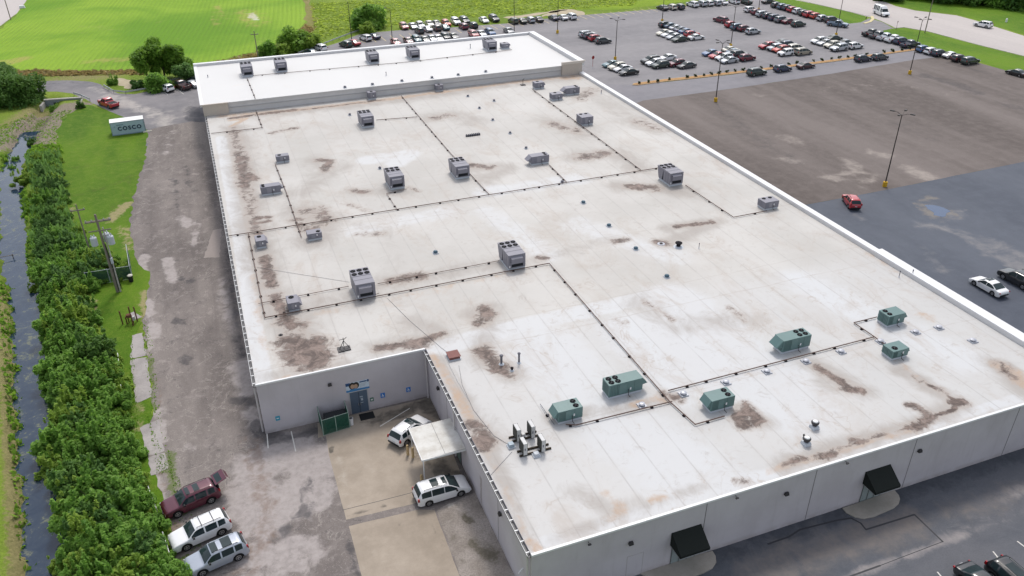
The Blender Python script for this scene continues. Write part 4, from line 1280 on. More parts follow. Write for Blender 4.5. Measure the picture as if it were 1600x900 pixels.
smallbox('junction_box', 798.5, 698, ZR, .5, .5, .4, plain('pale_blue_metal', (.33, .40, .46), .5, .4), 'pale blue box left of the condensers', 'box')
smallbox('junction_box', 838, 712, ZR, .5, .45, .35, M_curb, 'pale grey box in front of the condensers', 'box')
smallbox('valve_box', 817.5, 683.5, ZR, .35, .35, .45, M_cond, 'small white box between the two rear condensers', 'box')
t = smallbox('roof_hatch', 708.5, 558, ZR, 1.1, 1.1, .35, plain('red_brown_lid', (.20, .085, .075), .7, .3, var=.25), 'red brown roof hatch near the inner corner', 'hatch')
MB().box(-.62, .62, -.62, .62, .351, .40).build('lid', bpy.data.materials['red_brown_lid'], t)

# --- gas lines on little blocks
M_pipe = plain('brown_gas_pipe', (0.115, 0.07, 0.055), .6, .4, var=.2)
M_blockm = plain('black_pipe_block', (0.018, 0.017, 0.02), .9, .1)
def gas(pts, label, z=ZR, spacing=3.0, r=.055, mat=None, blocks=True, name='gas_pipe', cat='pipe', px=True, h=.17):
    W_ = [P(q[0], q[1], z + .1) for q in pts]
    o = W_[0]
    t = thing(name, (o.x, o.y, z), label, cat)
    Lp = [Vector((q.x - o.x, q.y - o.y, h)) for q in W_]
    MB().path(Lp, r, 6).build('pipe', mat or M_pipe, t)
    if blocks:
        bm = None
        j = 0
        for a, b_ in zip(Lp[:-1], Lp[1:]):
            d = b_ - a
            n_ = max(1, int(d.length / spacing))
            ang = math.atan2(d.y, d.x)
            for k in range(n_):
                q = a + d * ((k + .5 + rnd.uniform(-.18, .18)) / n_)
                if bm is None:
                    bm = MB().box(-.13, .13, -.15, .15, 0, h - r + .012, taper=(.02, .02)).mesh('pipe_support', M_blockm)
                ob = link('pipe_support', bm, t)
                ob.location = (q.x, q.y, 0.005)
                ob.rotation_euler = (0, 0, ang)
    return t
gas([(358, 369), (388, 364.5), (1034, 262)], 'long gas pipe crossing the middle of the roof from left edge')
gas([(388, 364), (414, 497), (858, 412), (1046, 628), (1086, 664), (1132, 651)], 'long gas pipe with right angle bends down to the green units')
gas([(1044, 611), (1366, 527), (1334, 505), (1370, 496)], 'gas pipe running right along the row of round vents')
gas([(1366, 527), (1392, 546)], 'short gas pipe to the smallest green unit', spacing=2.2)
gas([(1050, 628), (900, 665), (884, 664)], 'gas pipe branch to the left green two-fan unit', spacing=4)
gas([(844, 632), (866, 664)], 'short grey conduit on blocks beside left green unit', spacing=1.6, r=.03, mat=M_hgd)
gas([(404, 475), (545, 448)], 'thin gas pipe left of the front six-fan unit', r=.035)
gas([(590, 444), (780, 408)], 'thin gas pipe between the two front six-fan units', r=.035)
gas([(430, 257), (447, 300), (471, 371)], 'gas pipe past the low long unit on left side')
gas([(627, 150), (704, 240), (764, 304)], 'diagonal gas pipe left, from raised wall to long pipe')
gas([(832, 140), (1001, 266)], 'diagonal gas pipe right, from raised wall to long pipe')
gas([(858, 258), (885, 285)], 'short gas pipe from the hooded centre unit', spacing=2.2)
gas([(1071, 290), (1146, 340), (1198, 330)], 'gas pipe to the two-fan unit by right parapet', spacing=3.4)
gas([(636, 296), (604, 303), (620, 327)], 'short gas pipe from the second unit in the back row', spacing=2.6, r=.035)
gas([(588, 188), (652, 183)], 'short gas pipe right of the unit nearest raised wall', spacing=2.8)
gas([(400, 173), (410, 200), (330, 209)], 'gas pipe with one bend at the back left corner', spacing=3.2)
gas([(386, 122), (399, 154)], 'short gas pipe running down the raised rear roof', z=ZU, spacing=3)
gas([(396, 118.5), (640, 97), (760, 83), (800, 78)], 'long gas pipe along the raised rear roof', z=ZU, spacing=4.5)
gas([(571, 466), (592, 459)], 'short pipe stub at the front six-fan unit', blocks=False, r=.035)
gas([(444, 478), (444, 495)], 'short pipe beside the small unit on brown grime', r=.03, spacing=1.5)
gas([(605, 465), (640, 500), (690, 543), (708, 556)], 'thin cable lying diagonally towards the roof hatch', blocks=False, r=.013, mat=M_hgd, name='cable', cat='cable', h=.03)
gas([(401, 417), (470, 428), (546, 440)], 'thin cable lying left of the front six-fan unit', blocks=False, r=.013, mat=M_hgd, name='cable', cat='cable', h=.03)
gas([(717, 570), (722, 600), (740, 640), (772, 680), (800, 697)], 'thin cable curving from roof hatch to the condensers', blocks=False, r=.014, mat=M_hgd, name='cable', cat='cable', h=.03)
gas([(693, 552), (715, 595), (733, 625)], 'thin pale conduit along the notch edge', blocks=False, r=.014, mat=M_cond, name='conduit', cat='pipe', h=.05)
gas([(800, 705), (766, 742)], 'thin cable from condensers towards the notch edge', blocks=False, r=.013, mat=M_hgd, name='cable', cat='cable', h=.03)

# --- vents
M_silver = plain('weathered_aluminium', (0.40, 0.41, 0.45), .4, .5, metal=.2, var=.15)
M_teal = plain('teal_dome', (0.055, 0.11, 0.15), .35, .5)
def vent_square(px, py, z, s, label):
    p = P(px, py, z + .2)
    t = thing('roof_vent', (p.x, p.y, z), label, 'roof vent', group='square-based silver roof vents')
    MB().box(-s, s, -s, s, 0, .12, taper=(.05, .05)).build('base', M_silver, t)
    MB().lathe([(s * .5, .12), (s * .5, .2), (s * .75, .22), (s * .75, .28), (s * .45, .34), (s * .1, .36)], n=14).build('cap', M_silver, t, smooth=False)
for i, (px, py) in enumerate(((1003, 631.5), (1068, 614), (1134.5, 596), (1198.5, 579), (1259.5, 563), (1314.5, 548), (1376, 532), (1431, 517.5), (1467.5, 510.5), (1520.5, 531))):
    vent_square(px, py, ZR, .42, ('silver square vent just right of the long left green unit', 'silver square vent right of the pipe crossing', 'silver square vent above the second green two-fan unit', 'silver square vent below the pipe, left of long right green unit',
                'silver square vent below the long right green unit', 'silver square vent right of the long right green unit', 'silver square vent above the smallest green unit', 'silver square vent just right of the right-most green unit',
                'silver square vent second from the right, near right parapet', 'silver square vent farthest right, near right parapet')[i])
def vent_dome(px, py, label):
    p = P(px, py, ZR + .15)
    t = thing('roof_vent', (p.x, p.y, ZR), label, 'roof vent', group='small teal domed roof vents')
    MB().box(-.36, .36, -.36, .36, 0, .1, taper=(.06, .06)).build('base', M_curb, t)
    MB().lathe([(.2, .1), (.3, .18), (.3, .26), (.2, .38), (.06, .43)], n=12).build('dome', M_teal, t, smooth=True)
for px, py, lb in ((911.5, 316, 'teal domed vent farthest back of the row of four'), (951.5, 352, 'teal domed vent second from the back of four'), (993.5, 388, 'teal domed vent third from the back of four'), (1042, 431.5, 'teal domed vent nearest the front of four'),
                   (680.5, 394, 'small domed vent alone between the two front six-fan units')):
    vent_dome(px, py, lb)
def vent_small(px, py, z, label, s=.3):
    p = P(px, py, z + .15)
    t = thing('roof_vent', (p.x, p.y, z), label, 'roof vent', group='small grey roof vents at the back')
    MB().box(-s, s, -s, s, 0, .1, taper=(.05, .05)).build('base', M_curb, t)
    MB().lathe([(s * .5, .1), (s * .8, .2), (s * .8, .3), (s * .4, .4)], n=10).build('cap', M_hgd, t)
for px, py, lb in ((546.5, 179, 'small grey vent left of the unit nearest raised wall'), (593.5, 262.5, 'small grey vent above the second six-fan unit'), (731, 150, 'small grey vent nearest the raised wall, middle'), (749, 168.5, 'small grey vent in front of another, back middle'),
                   (772, 157, 'small grey vent in back middle, rightmost near wall'), (770, 187, 'small grey vent behind the dark rail'), (797, 207.5, 'small grey vent right of the dark rail'), (822, 231, 'small grey vent just above the hooded centre unit'), (878.5, 284, 'small grey vent at the end of the short pipe')):
    vent_small(px, py, ZR, lb)
for k, (px, py) in enumerate(((539, 136), (582, 131.5), (628, 126), (675, 121), (716, 116.5), (759, 111.5))):
    vent_small(px, py, ZU, ('first', 'second', 'third', 'fourth', 'fifth', 'sixth')[k] + ' from left of the low vents along raised roof edge', .36)
def exhaust(px, py, label):
    p = P(px, py, ZR)
    t = thing('exhaust_fan', (p.x, p.y, ZR), label, 'exhaust fan', group='round white-topped exhaust fans')
    MB().box(-.34, .34, -.34, .34, 0, .3, taper=(.05, .05)).build('curb', M_curb, t)
    MB().lathe([(.2, .3), (.2, .5), (.34, .52), (.36, .66), (.3, .74)], n=16).build('housing', M_pack, t)
    MB().lathe([(.27, .742), (.2, .80), (.02, .83)], n=16).build('cap', M_white, t, smooth=True)
exhaust(1272, 668.5, 'white-topped round exhaust fan, farther of the front pair')
exhaust(1259, 694, 'white-topped round exhaust fan, nearer the front edge')
def stack(px, py, h, r, mat, label, z=ZR):
    p = P(px, py, z)
    t = thing('vent_pipe', (p.x, p.y, z), label, 'vent pipe')
    MB().tube((0, 0, 0), (0, 0, h), r, r, 10).build('pipe', mat, t)
    MB().lathe([(r * 1.6, h), (r * 1.6, h + .1), (r * .6, h + .16)], n=10).build('cap', mat, t)
    MB().lathe([(r * 2.4, 0), (r * 1.3, .12)], n=10).build('flashing', M_curb, t)
stack(783.5, 569, 1.0, .12, M_hgd, 'grey vent pipe beside the brown stain near the notch')
stack(811, 567, 1.1, .10, M_hgd, 'taller grey vent pipe right of the brown stain')
stack(800, 579, .25, .1, M_blockm, 'short black vent stub below the two grey pipes')
stack(1060, 385.5, .5, .28, M_blockm, 'wide black pipe stub right of the roof drain')
stack(1092, 388, .6, .035, M_hgd, 'thin lone rod right of the wide black stub')
stack(1404.5, 433, .7, .04, M_hgd, 'thin grey rod near right parapet, left of pair')
stack(1424.5, 432, .8, .05, M_hgd, 'thin grey rod near right parapet, right of pair')
stack(603.5, 118, .6, .06, M_hgd, 'thin pipe in the middle of raised rear roof', ZU)
stack(735, 75.5, .8, .07, M_hgd, 'thin pipe on raised roof left of the right-most large unit', ZU)
stack(939.5, 146, .5, .06, M_hgd, 'thin pipe near right parapet behind the two-fan unit')
stack(1255, 684.5, .3, .05, M_blockm, 'tiny black stub beside the nearer exhaust fan')
stack(325, 121, .4, .06, M_hgd, 'thin pipe at far left of raised rear roof', ZU)
p = P(1033, 381, ZR)
t = thing('roof_drain', (p.x, p.y, ZR), 'round roof drain with dark ring left of the black stub', 'drain')
MB().lathe([(.5, .01), (.42, .06), (.3, .06), (.28, .03)], n=18).build('ring', M_silver, t)
MB().lathe([(.2, .03), (.2, .14), (.06, .2)], n=12).build('strainer', M_pack, t)
p = P(438.5, 523.5, ZR)
t = thing('roof_drain', (p.x, p.y, ZR), 'small dark round drain above the big square stain', 'drain')
MB().lathe([(.24, .01), (.2, .06), (.12, .05)], n=14).build('ring', M_pack, t)
MB().lathe([(.1, .05), (.1, .12), (.03, .15)], n=10).build('strainer', M_pack, t)
# dark rail
a, b_ = P(728, 213.5, ZR), P(750, 210.5, ZR)
t = thing('roof_rail', (a.x, a.y, ZR), 'short dark slatted rail lying on the back roof', 'rail', rz=math.atan2(b_.y - a.y, b_.x - a.x))
L = (b_ - a).length
MB().box(0, L, -.2, .2, .05, .3).build('beam', M_hgd, t)
mb = MB()
for k in range(8):
    mb.box(L * (k + .3) / 8, L * (k + .6) / 8, -.23, .23, 0, .34)
mb.build('slat', M_blockm, t)
# satellite tripod
p = P(537, 546, ZR)
t = thing('antenna_mount', (p.x, p.y, ZR), 'black antenna tripod weighted with slabs on the front roof', 'antenna')
MB().box(-.6, .05, -.45, .45, .02, .12).build('ballast', M_pack, t)
MB().box(.1, .7, -.4, .4, .02, .12).build('ballast', M_pack, t)
MB().path([(-.4, 0, .12), (.1, .1, 1.0)], .035).path([(.6, 0, .12), (.1, .1, 1.0)], .035).path([(.1, .5, .1), (.1, .1, 1.0)], .035).path([(.1, .1, .9), (.1, .1, 1.35)], .04).build('tripod', M_pack, t)
MB().path([(.1, .1, 1.2), (-.35, -.1, 1.3)], .03).path([(.1, .1, 1.1), (.45, .1, 1.35)], .03).build('arm', M_pack, t)
p = P(817, 133, ZR)
t = thing('antenna_mount', (p.x, p.y, ZR), 'small black antenna stand close to raised wall', 'antenna')
MB().box(-.5, .5, -.4, .4, .02, .12).build('ballast', M_pack, t)
MB().path([(0, 0, .1), (0, 0, 1.2)], .05).path([(0, 0, 1.1), (.3, 0, 1.3)], .05).build('tripod', M_pack, t)
# ================================================================== VEHICLES
PAINTS = {
    'white': paint('car_white', (.74, .74, .75)), 'silver': paint('car_silver', (.42, .44, .47), .3), 'grey': paint('car_grey', (.17, .18, .20), .3),
    'black': paint('car_black', (.010, .011, .014)), 'dark blue': paint('car_dark_blue', (.018, .03, .075)), 'blue': paint('car_blue', (.05, .12, .26)), 'slate blue': paint('car_slate', (.10, .15, .21), .3),
    'red': paint('car_red', (.42, .02, .03)), 'dark red': paint('car_dark_red', (.14, .012, .028)), 'burgundy': paint('car_burgundy', (.085, .007, .024), .2), 'dark green': paint('car_dark_green', (.018, .035, .028)),
    'teal': paint('car_teal', (.07, .16, .19)), 'tan': paint('car_tan', (.32, .29, .23), .3), 'brown': paint('car_brown', (.10, .06, .05)), 'pink': paint('car_pinkish', (.48, .14, .14)), 'olive': paint('car_olive', (.07, .08, .05)),
    'orange red': paint('car_orange_red', (.55, .06, .03)), 'light blue': paint('car_light_blue', (.36, .395, .46), .3), 'navy': paint('car_navy', (.015, .02, .045)), 'dark grey': paint('car_dark_grey', (.055, .06, .066)),
    'dark maroon': paint('car_dark_maroon', (.045, .010, .014)), 'cream': paint('car_cream', (.62, .58, .48))}
b = NB('car_window_glass', .03, .32)
b.col(b.mix(b.noise(.9, 2), (.012, .02, .022), (.03, .05, .055)))
M_win = b.m
M_tyre = plain('tyre_rubber', (.015, .015, .016), .9, .2)
M_rim = plain('alloy_rim', (.42, .42, .43), .3, .6, metal=.7)
M_under = plain('car_underside', (.012, .012, .013), .9, .2)
M_trim = plain('black_trim', (.02, .02, .022), .6, .3)
M_hl = plain('headlight_lens', (.62, .64, .66), .1, .7)
M_tl = plain('taillight_lens', (.30, .008, .012), .2, .6)
M_plate = plain('plate_metal', (.55, .56, .58), .5)
M_bed = plain('truck_bed', (.035, .036, .04), .8, .2)


def interp(x, pts):
    return float(np.interp(x, [p[0] for p in pts], [p[1] for p in pts]))


def smooth_interp(xs, pts, k=5):
    y = np.array([interp(x, pts) for x in xs])
    ker = np.ones(k) / k
    yp = np.concatenate([np.full(k // 2, y[0]), y, np.full(k // 2, y[-1])])
    return np.convolve(yp, ker, 'valid')


KIND = {
    'sedan': dict(L=4.85, W=1.84, wb=(1.02, 3.87), r=.33, belt=[(0, .72), (.12, .93), (.75, 1.0), (1.6, .96), (3.2, .93), (3.6, .91), (4.4, .78), (4.75, .62), (4.85, .5)],
                  roof=[(.62, 0), (1.45, .42), (1.9, .50), (2.5, .52), (2.75, .47), (3.62, 0)], glass=(1.0, 3.28), pil=(2.18,), wind=(2.72, 3.6), rear=(.66, 1.55), rails=False),
    'crossover': dict(L=4.6, W=1.87, wb=(.92, 3.62), r=.36, belt=[(0, .80), (.08, 1.02), (.6, 1.10), (1.6, 1.06), (3.2, 1.04), (3.5, 1.02), (4.3, .90), (4.52, .72), (4.6, .55)],
                      roof=[(.10, 0), (.42, .42), (.75, .55), (1.6, .62), (2.3, .60), (2.6, .53), (3.42, 0)], glass=(.55, 3.1), pil=(1.18, 2.05), wind=(2.55, 3.4), rear=(.12, .5), rails=True),
    'suv': dict(L=5.0, W=1.98, wb=(.98, 3.92), r=.39, belt=[(0, .85), (.06, 1.08), (.5, 1.18), (1.6, 1.14), (3.5, 1.12), (3.75, 1.10), (4.7, .98), (4.93, .82), (5.0, .6)],
                roof=[(.06, 0), (.32, .46), (.6, .58), (1.6, .64), (2.7, .62), (2.95, .55), (3.68, 0)], glass=(.45, 3.35), pil=(1.12, 2.2), wind=(2.88, 3.66), rear=(.08, .42), rails=True),
    'minivan': dict(L=5.1, W=1.99, wb=(1.02, 4.06), r=.34, belt=[(0, .80), (.06, 1.0), (.5, 1.10), (2, 1.06), (3.9, 1.0), (4.2, .98), (4.8, .82), (5.0, .66), (5.1, .5)],
                    roof=[(.06, 0), (.3, .46), (.6, .60), (1.6, .68), (2.8, .66), (3.1, .58), (4.1, 0)], glass=(.4, 3.75), pil=(1.35, 2.55), wind=(3.0, 4.08), rear=(.08, .42), rails=True),
    'pickup': dict(L=5.85, W=2.02, wb=(1.22, 4.75), r=.40, belt=[(0, .95), (.05, 1.10), (2.1, 1.10), (2.25, 1.12), (4.2, 1.12), (4.5, 1.12), (5.5, 1.06), (5.78, .9), (5.85, .65)],
                   roof=[(2.18, 0), (2.32, .52), (2.7, .70), (3.5, .72), (3.7, .62), (4.42, 0)], glass=(2.42, 4.05), pil=(3.12,), wind=(3.62, 4.40), rear=(2.18, 2.36), rails=False, bed=(.12, 2.06)),
    'boxy': dict(L=4.15, W=1.79, wb=(.72, 3.28), r=.34, belt=[(0, .85), (.06, 1.05), (.5, 1.10), (3.2, 1.04), (3.4, 1.02), (3.95, .95), (4.1, .75), (4.15, .55)],
                 roof=[(.06, 0), (.2, .46), (.42, .60), (1.6, .63), (2.3, .61), (2.55, .52), (3.12, 0)], glass=(.36, 2.85), pil=(.95, 1.85), wind=(2.48, 3.1), rear=(.08, .3), rails=False),
    'bus': dict(L=6.6, W=2.15, wb=(1.5, 5.4), r=.40, belt=[(0, .9), (.05, 1.30), (4.6, 1.30), (5.2, 1.28), (5.6, 1.22), (6.3, 1.05), (6.5, .85), (6.6, .6)],
                roof=[(.03, 0), (.10, 1.05), (.3, 1.42), (3.9, 1.46), (4.2, 1.36), (4.6, .98), (4.85, .80), (5.5, 0)], glass=(.5, 5.05), pil=(1.3, 1.4, 2.1, 2.2, 2.9, 3.0, 3.7, 4.15), wind=(4.8, 5.48), rear=(.5, .1), rails=False),
}


def car_meshes(kind):
    K = KIND[kind]
    L, Wd, r = K['L'], K['W'], K['r']
    xs = sorted(set([0, .02, .05] + [round(i * .06, 3) for i in range(1, int(L / .06))] + [L - .05, L - .02, L]))
    xs = np.array(xs)
    belt = smooth_interp(xs, K['belt'], 5)
    cab = smooth_interp(xs, [(0, 0)] + K['roof'] + [(L, 0)] if K['roof'][0][0] > 0.2 else K['roof'] + [(L, 0)], 5)
    cab = np.where((xs < K['roof'][0][0]) | (xs > K['roof'][-1][0]), 0, cab)
    rows = []
    clear = .24 if kind in ('sedan', 'minivan') else .32
    for x, zs, cb in zip(xs, belt, cab):
        t = (x - L / 2) / (L / 2)
        e = abs(t)
        wf = 1 - .055 * e ** 4 - .10 * max(0, (e - .88) / .12) ** 2
        w = Wd / 2 * wf
        zb = clear + .10 * max(0, (e - .9) / .1)
        for wx in K['wb']:
            dx = abs(x - wx)
            R = r + .075
            if dx < R:
                zb = max(zb, r + math.sqrt(R * R - dx * dx))
        zs = max(zs, zb + .04)
        bed = 'bed' in K and K['bed'][0] < x < K['bed'][1]
        tum = .17 if kind != 'bus' else .05
        zm = zb + (zs - zb) * .45
        crown = .045 * (1 - e ** 6)
        if bed:
            ring = [(w * .97, zb), (w, zm), (w * .99, zs - .03), (w * .96, zs), (w * .90, zs), (w * .885, .62), (w * .5, .62), (0, .62)]
        elif cb > .015:
            wr = w * .95 - tum * min(1, cb / .5)
            ring = [(w * .97, zb), (w, zm), (w * .985, zs - .06), (w * .955, zs), (wr + .012, zs + cb - .07 * min(1, cb / .3)), (wr - .06, zs + cb - .01), (wr * .5, zs + cb + .02), (0, zs + cb + .03)]
        else:
            ring = [(w * .97, zb), (w, zm), (w * .985, zs - .06), (w * .95, zs - .005), (w * .90, zs + crown * .35), (w * .75, zs + crown * .7), (w * .4, zs + crown), (0, zs + crown)]
        rows.append(ring)
    nr = 8
    V = []
    for x, ring in zip(xs, rows):
        for y, z in ring:
            V.append((x, y, z))
        for y, z in ring[-2::-1]:
            V.append((x, -y, z))
    m_ = 2 * nr - 1
    groups = {'body': [], 'windshield': [], 'rear_window': [], 'side_window': [], 'side_window_far': []}
    for i in range(len(xs) - 1):
        xm = (xs[i] + xs[i + 1]) / 2
        cm = min(cab[i], cab[i + 1])
        for j in range(m_ - 1):
            jj = min(j, m_ - 2 - j)
            f = (i * m_ + j, i * m_ + j + 1, (i + 1) * m_ + j + 1, (i + 1) * m_ + j)
            g = 'body'
            if jj == 3 and cm > .20 and K['glass'][0] < xm < K['glass'][1]:
                pil = K['pil']
                if kind == 'bus':
                    ok = .5 < xm < 3.75 and not any(abs(xm - p) < .05 for p in pil) or 4.3 < xm < 4.95
                else:
                    ok = not any(abs(xm - p) < .05 for p in pil)
                if ok:
                    g = 'side_window' if j == 3 else 'side_window_far'
            if jj >= 4 and cm > .03:
                if K['wind'][0] + .06 < xm < K['wind'][1] - .04 and jj >= 5:
                    g = 'windshield'
                elif K['rear'][0] + .02 < xm < K['rear'][1] - .02 and jj >= 5:
                    g = 'rear_window'
            groups[g].append(f)
    groups['body'].append(tuple(range(m_ - 1, -1, -1)))
    groups['body'].append(tuple((len(xs) - 1) * m_ + k for k in range(m_)))
    res = {}
    for g, fs in groups.items():
        if not fs:
            continue
        used = sorted({k for f in fs for k in f})
        mp = {k: q for q, k in enumerate(used)}
        me = bpy.data.meshes.new(g.replace('_far', ''))
        me.from_pydata([V[k] for k in used], [], [tuple(mp[k] for k in f) for f in fs])
        sm = [len(f) == 4 for f in fs]
        me.polygons.foreach_set('use_smooth', sm)
        bm = bmesh.new(); bm.from_mesh(me)
        bmesh.ops.recalc_face_normals(bm, faces=bm.faces)
        if g != 'body':
            bm.normal_update()
            up = sum((f.normal.dot(Vector((f.calc_center_median().x - L / 2, f.calc_center_median().y, f.calc_center_median().z - .6))) * f.calc_area() for f in bm.faces))
            if up < 0:
                bmesh.ops.reverse_faces(bm, faces=bm.faces)
        bm.to_mesh(me); bm.free()
        me.materials.append(PAINTS['white'] if g == 'body' else M_win)
        res[g] = me
    W2 = Wd / 2
    u = MB().box(.15, L - .15, -W2 * .80, W2 * .80, .22, .66)
    res['underbody'] = u.mesh('underbody', M_under)
    bl = interp(L - .12, K['belt']); bt = interp(.1, K['belt'])
    res['hl'] = [MB().box(L - .34, L - .055, s * W2 * .80 - .2, s * W2 * .80 + .1, bl - .18, bl - .02, taper=(.05, .03)).mesh('headlight', M_hl) for s in (-1, 1)]
    hgt = .38 if kind not in ('sedan',) else .16
    res['tl'] = [MB().box(-.008, .18, s * W2 * .86 - .13, s * W2 * .86 + .035, bt - .14, bt - .14 + hgt * .8, taper=(.02, .02)).mesh('taillight', M_tl) for s in (-1, 1)]
    res['grille'] = MB().box(L - .05, L + .012, -W2 * .48, W2 * .48, .42, bl - .12).mesh('grille', M_trim)
    res['bumper'] = MB().box(-.03, .1, -W2 * .78, W2 * .78, .36, .56).mesh('bumper', M_trim)
    res['plate'] = MB().box(-.035, 0, -.16, .16, .66, .78).mesh('licence_plate', M_plate)
    mx = K['wind'][1] - .45 if kind != 'bus' else 5.0
    mz = interp(mx, K['belt']) + .03
    res['mirror'] = [MB().box(mx - .06, mx + .1, min(s * W2 * .97, s * (W2 + .2)), max(s * W2 * .97, s * (W2 + .2)), mz - .02, mz + .13, taper=(.02, .02)).mesh('mirror', M_trim) for s in (-1, 1)]
    res['wheel'] = MB().lathe([(r * .6, -.11), (r * .95, -.11), (r, -.07), (r, .07), (r * .95, .11), (r * .6, .11)], n=18).mesh('wheel', M_tyre)
    mb = MB().lathe([(r * .62, .06), (r * .62, .112), (r * .52, .118), (r * .5, .09), (r * .14, .08), (r * .14, .115)], n=18)
    for k in range(5):
        a = 2 * PI * k / 5
        ca, sa = math.cos(a), math.sin(a)
        mb.add([(ca * r * .1 - sa * .035, sa * r * .1 + ca * .035, .112), (ca * r * .1 + sa * .035, sa * r * .1 - ca * .035, .112), (ca * r * .55 + sa * .03, sa * r * .55 - ca * .03, .116), (ca * r * .55 - sa * .03, sa * r * .55 + ca * .03, .116)], [(0, 1, 2, 3)])
    res['rim'] = mb.mesh('rim', M_rim)
    if K['rails']:
        zt = interp(1.8, K['belt']) + interp(1.8, K['roof']) + .035
        x0, x1 = K['roof'][1][0] + .4, K['wind'][0] - .1
        res['rails'] = []
        for s in (-1, 1):
            mb = MB()
            y = s * (W2 * .94 - .30)
            mb.path([(x0, y, zt - .06), (x0 + .12, y, zt + .02), (x1 - .12, y, zt + .02), (x1, y, zt - .05)], .022, 5)
            res['rails'].append(mb.mesh('roof_rail', M_trim))
    return res


CARM = {k: car_meshes(k) for k in KIND}
CATN = {'sedan': 'car', 'crossover': 'car', 'suv': 'car', 'minivan': 'van', 'pickup': 'pickup truck', 'boxy': 'car', 'bus': 'bus'}
NAMEN = {'sedan': 'parked_sedan', 'crossover': 'parked_crossover', 'suv': 'parked_suv', 'minivan': 'parked_minivan', 'pickup': 'pickup_truck', 'boxy': 'parked_hatchback', 'bus': 'shuttle_bus'}
WORD = {'sedan': 'sedan', 'crossover': 'crossover', 'suv': 'SUV', 'minivan': 'minivan', 'pickup': 'pickup', 'boxy': 'boxy hatchback', 'bus': 'shuttle bus'}


def car(kind, colour, pos, ang, label, group=None, near=False, cover=False, glassroof=None, roofmat=None):
    """pos = middle of the car on the ground, ang = heading of its nose"""
    K, Mh = KIND[kind], CARM[kind]
    t = thing(NAMEN[kind], (0, 0, 0), label, CATN[kind], rz=ang, group=group)
    ca, sa = math.cos(ang), math.sin(ang)
    t.location = (pos[0] - ca * K['L'] / 2, pos[1] - sa * K['L'] / 2, .035)
    body = link('body', Mh['body'], t)
    body.material_slots[0].link = 'OBJECT'
    body.material_slots[0].material = PAINTS[colour]
    for g in ('windshield', 'rear_window', 'side_window', 'side_window_far'):
        if g in Mh:
            link(g.replace('_far', ''), Mh[g], t)
    link('underbody', Mh['underbody'], t)
    for g in ('hl', 'tl'):
        for me in Mh[g]:
            link(me.name.split('.')[0], me, t)
    for x in K['wb']:
        for s in (-1, 1):
            wv = link('wheel', Mh['wheel'], t)
            wv.location = (x, s * (K['W'] / 2 - .15), K['r'])
            wv.rotation_euler = (-s * PI / 2, 0, 0)
            link('rim', Mh['rim'], wv)
    for me in Mh['mirror']:
        mo = link('mirror', me, t)
    link('grille', Mh['grille'], t)
    link('bumper', Mh['bumper'], t)
    if near:
        link('licence_plate', Mh['plate'], t)
    if 'rails' in Mh:
        for me in Mh['rails']:
            link('roof_rail', me, t)
    if glassroof:
        for x0, x1, hw in glassroof:
            z = interp((x0 + x1) / 2, K['belt']) + interp((x0 + x1) / 2, K['roof']) + .03
            MB().box(x0, x1, -hw, hw, z - .06, z + .008, taper=(.01, .01)).build('sunroof', M_win, t)
    if cover and 'bed' in K:
        MB().box(K['bed'][0], K['bed'][1], -K['W'] / 2 * .86, K['W'] / 2 * .86, 1.05, 1.10).build('bed_cover', M_bed, t)
    elif 'bed' in K:
        MB().box(K['bed'][0] + .03, K['bed'][1] - .03, -K['W'] / 2 * .82, K['W'] / 2 * .82, .625, .64).build('bed_liner', M_bed, t)
    return t


def car_wheels(kind, colour, rear, front, label, side, **kw):
    """placed by the ground contact of the rear and front wheel nearest the viewer; side=+1 when these are the left wheels"""
    a, b_ = P(*rear), P(*front)
    d = (b_ - a).normalized()
    K = KIND[kind]
    left = Vector((-d.y, d.x, 0))
    mid = (a + b_) / 2 - left * side * (K['W'] / 2 - .05)
    off = K['L'] / 2 - (K['wb'][0] + K['wb'][1]) / 2
    c = mid + d * off
    return car(kind, colour, c, math.atan2(d.y, d.x), label, **kw)


# nearest cars, set by their wheels
t = car_wheels('suv', 'burgundy', (331, 788), (280.5, 809.5), 'burgundy SUV with its tailgate raised, beside the thicket', 1, near=True, glassroof=[(2.45, 2.8, .5), (1.6, 2.1, .5)])
Wd = KIND['suv']['W']
MB().add([(.30, -.75, 1.76), (.30, .75, 1.76), (-.75, .72, 2.06), (-.75, -.72, 2.06), (.28, -.75, 1.71), (.28, .75, 1.71), (-.76, .72, 2.0), (-.76, -.72, 2.0)],
         [(0, 1, 2, 3), (7, 6, 5, 4), (0, 4, 5, 1), (1, 5, 6, 2), (2, 6, 7, 3), (3, 7, 4, 0)]).build('tailgate', PAINTS['burgundy'], t)
g = MB().add([(.12, -.6, 1.815 + .0), (.12, .6, 1.815), (-.38, .58, 1.958), (-.38, -.58, 1.958)], [(0, 1, 2, 3)]).build('tailgate_glass', M_win, t)
MB().box(.02, .12, -.72, .72, .72, 1.55).build('boot_opening', M_dark, t)
MB().add([(-.78, -.60, 2.07), (-.78, .55, 2.07), (-1.02, .5, 1.72), (-1.02, -.5, 1.72)], [(0, 1, 2, 3)]).build('lower_tailgate', PAINTS['burgundy'], t)
t = car_wheels('suv', 'white', (348, 837.5), (294, 861.5), 'white SUV between the burgundy SUV and the light blue one', 1, near=True)
for x in (1.3, 2.3):
    mb = MB()
    z = interp(x, KIND['suv']['belt']) + interp(x, KIND['suv']['roof']) + .06
    mb.box(x, x + .05, -.7, .7, z, z + .03)
    mb.build('roof_bar', M_trim, t)
car_wheels('suv', 'light blue', (373, 877.5), (320, 901), 'silvery blue SUV with two dark roof glasses, nearest the bottom', 1, near=True, glassroof=[(2.3, 2.85, .55), (1.15, 1.95, .55)])
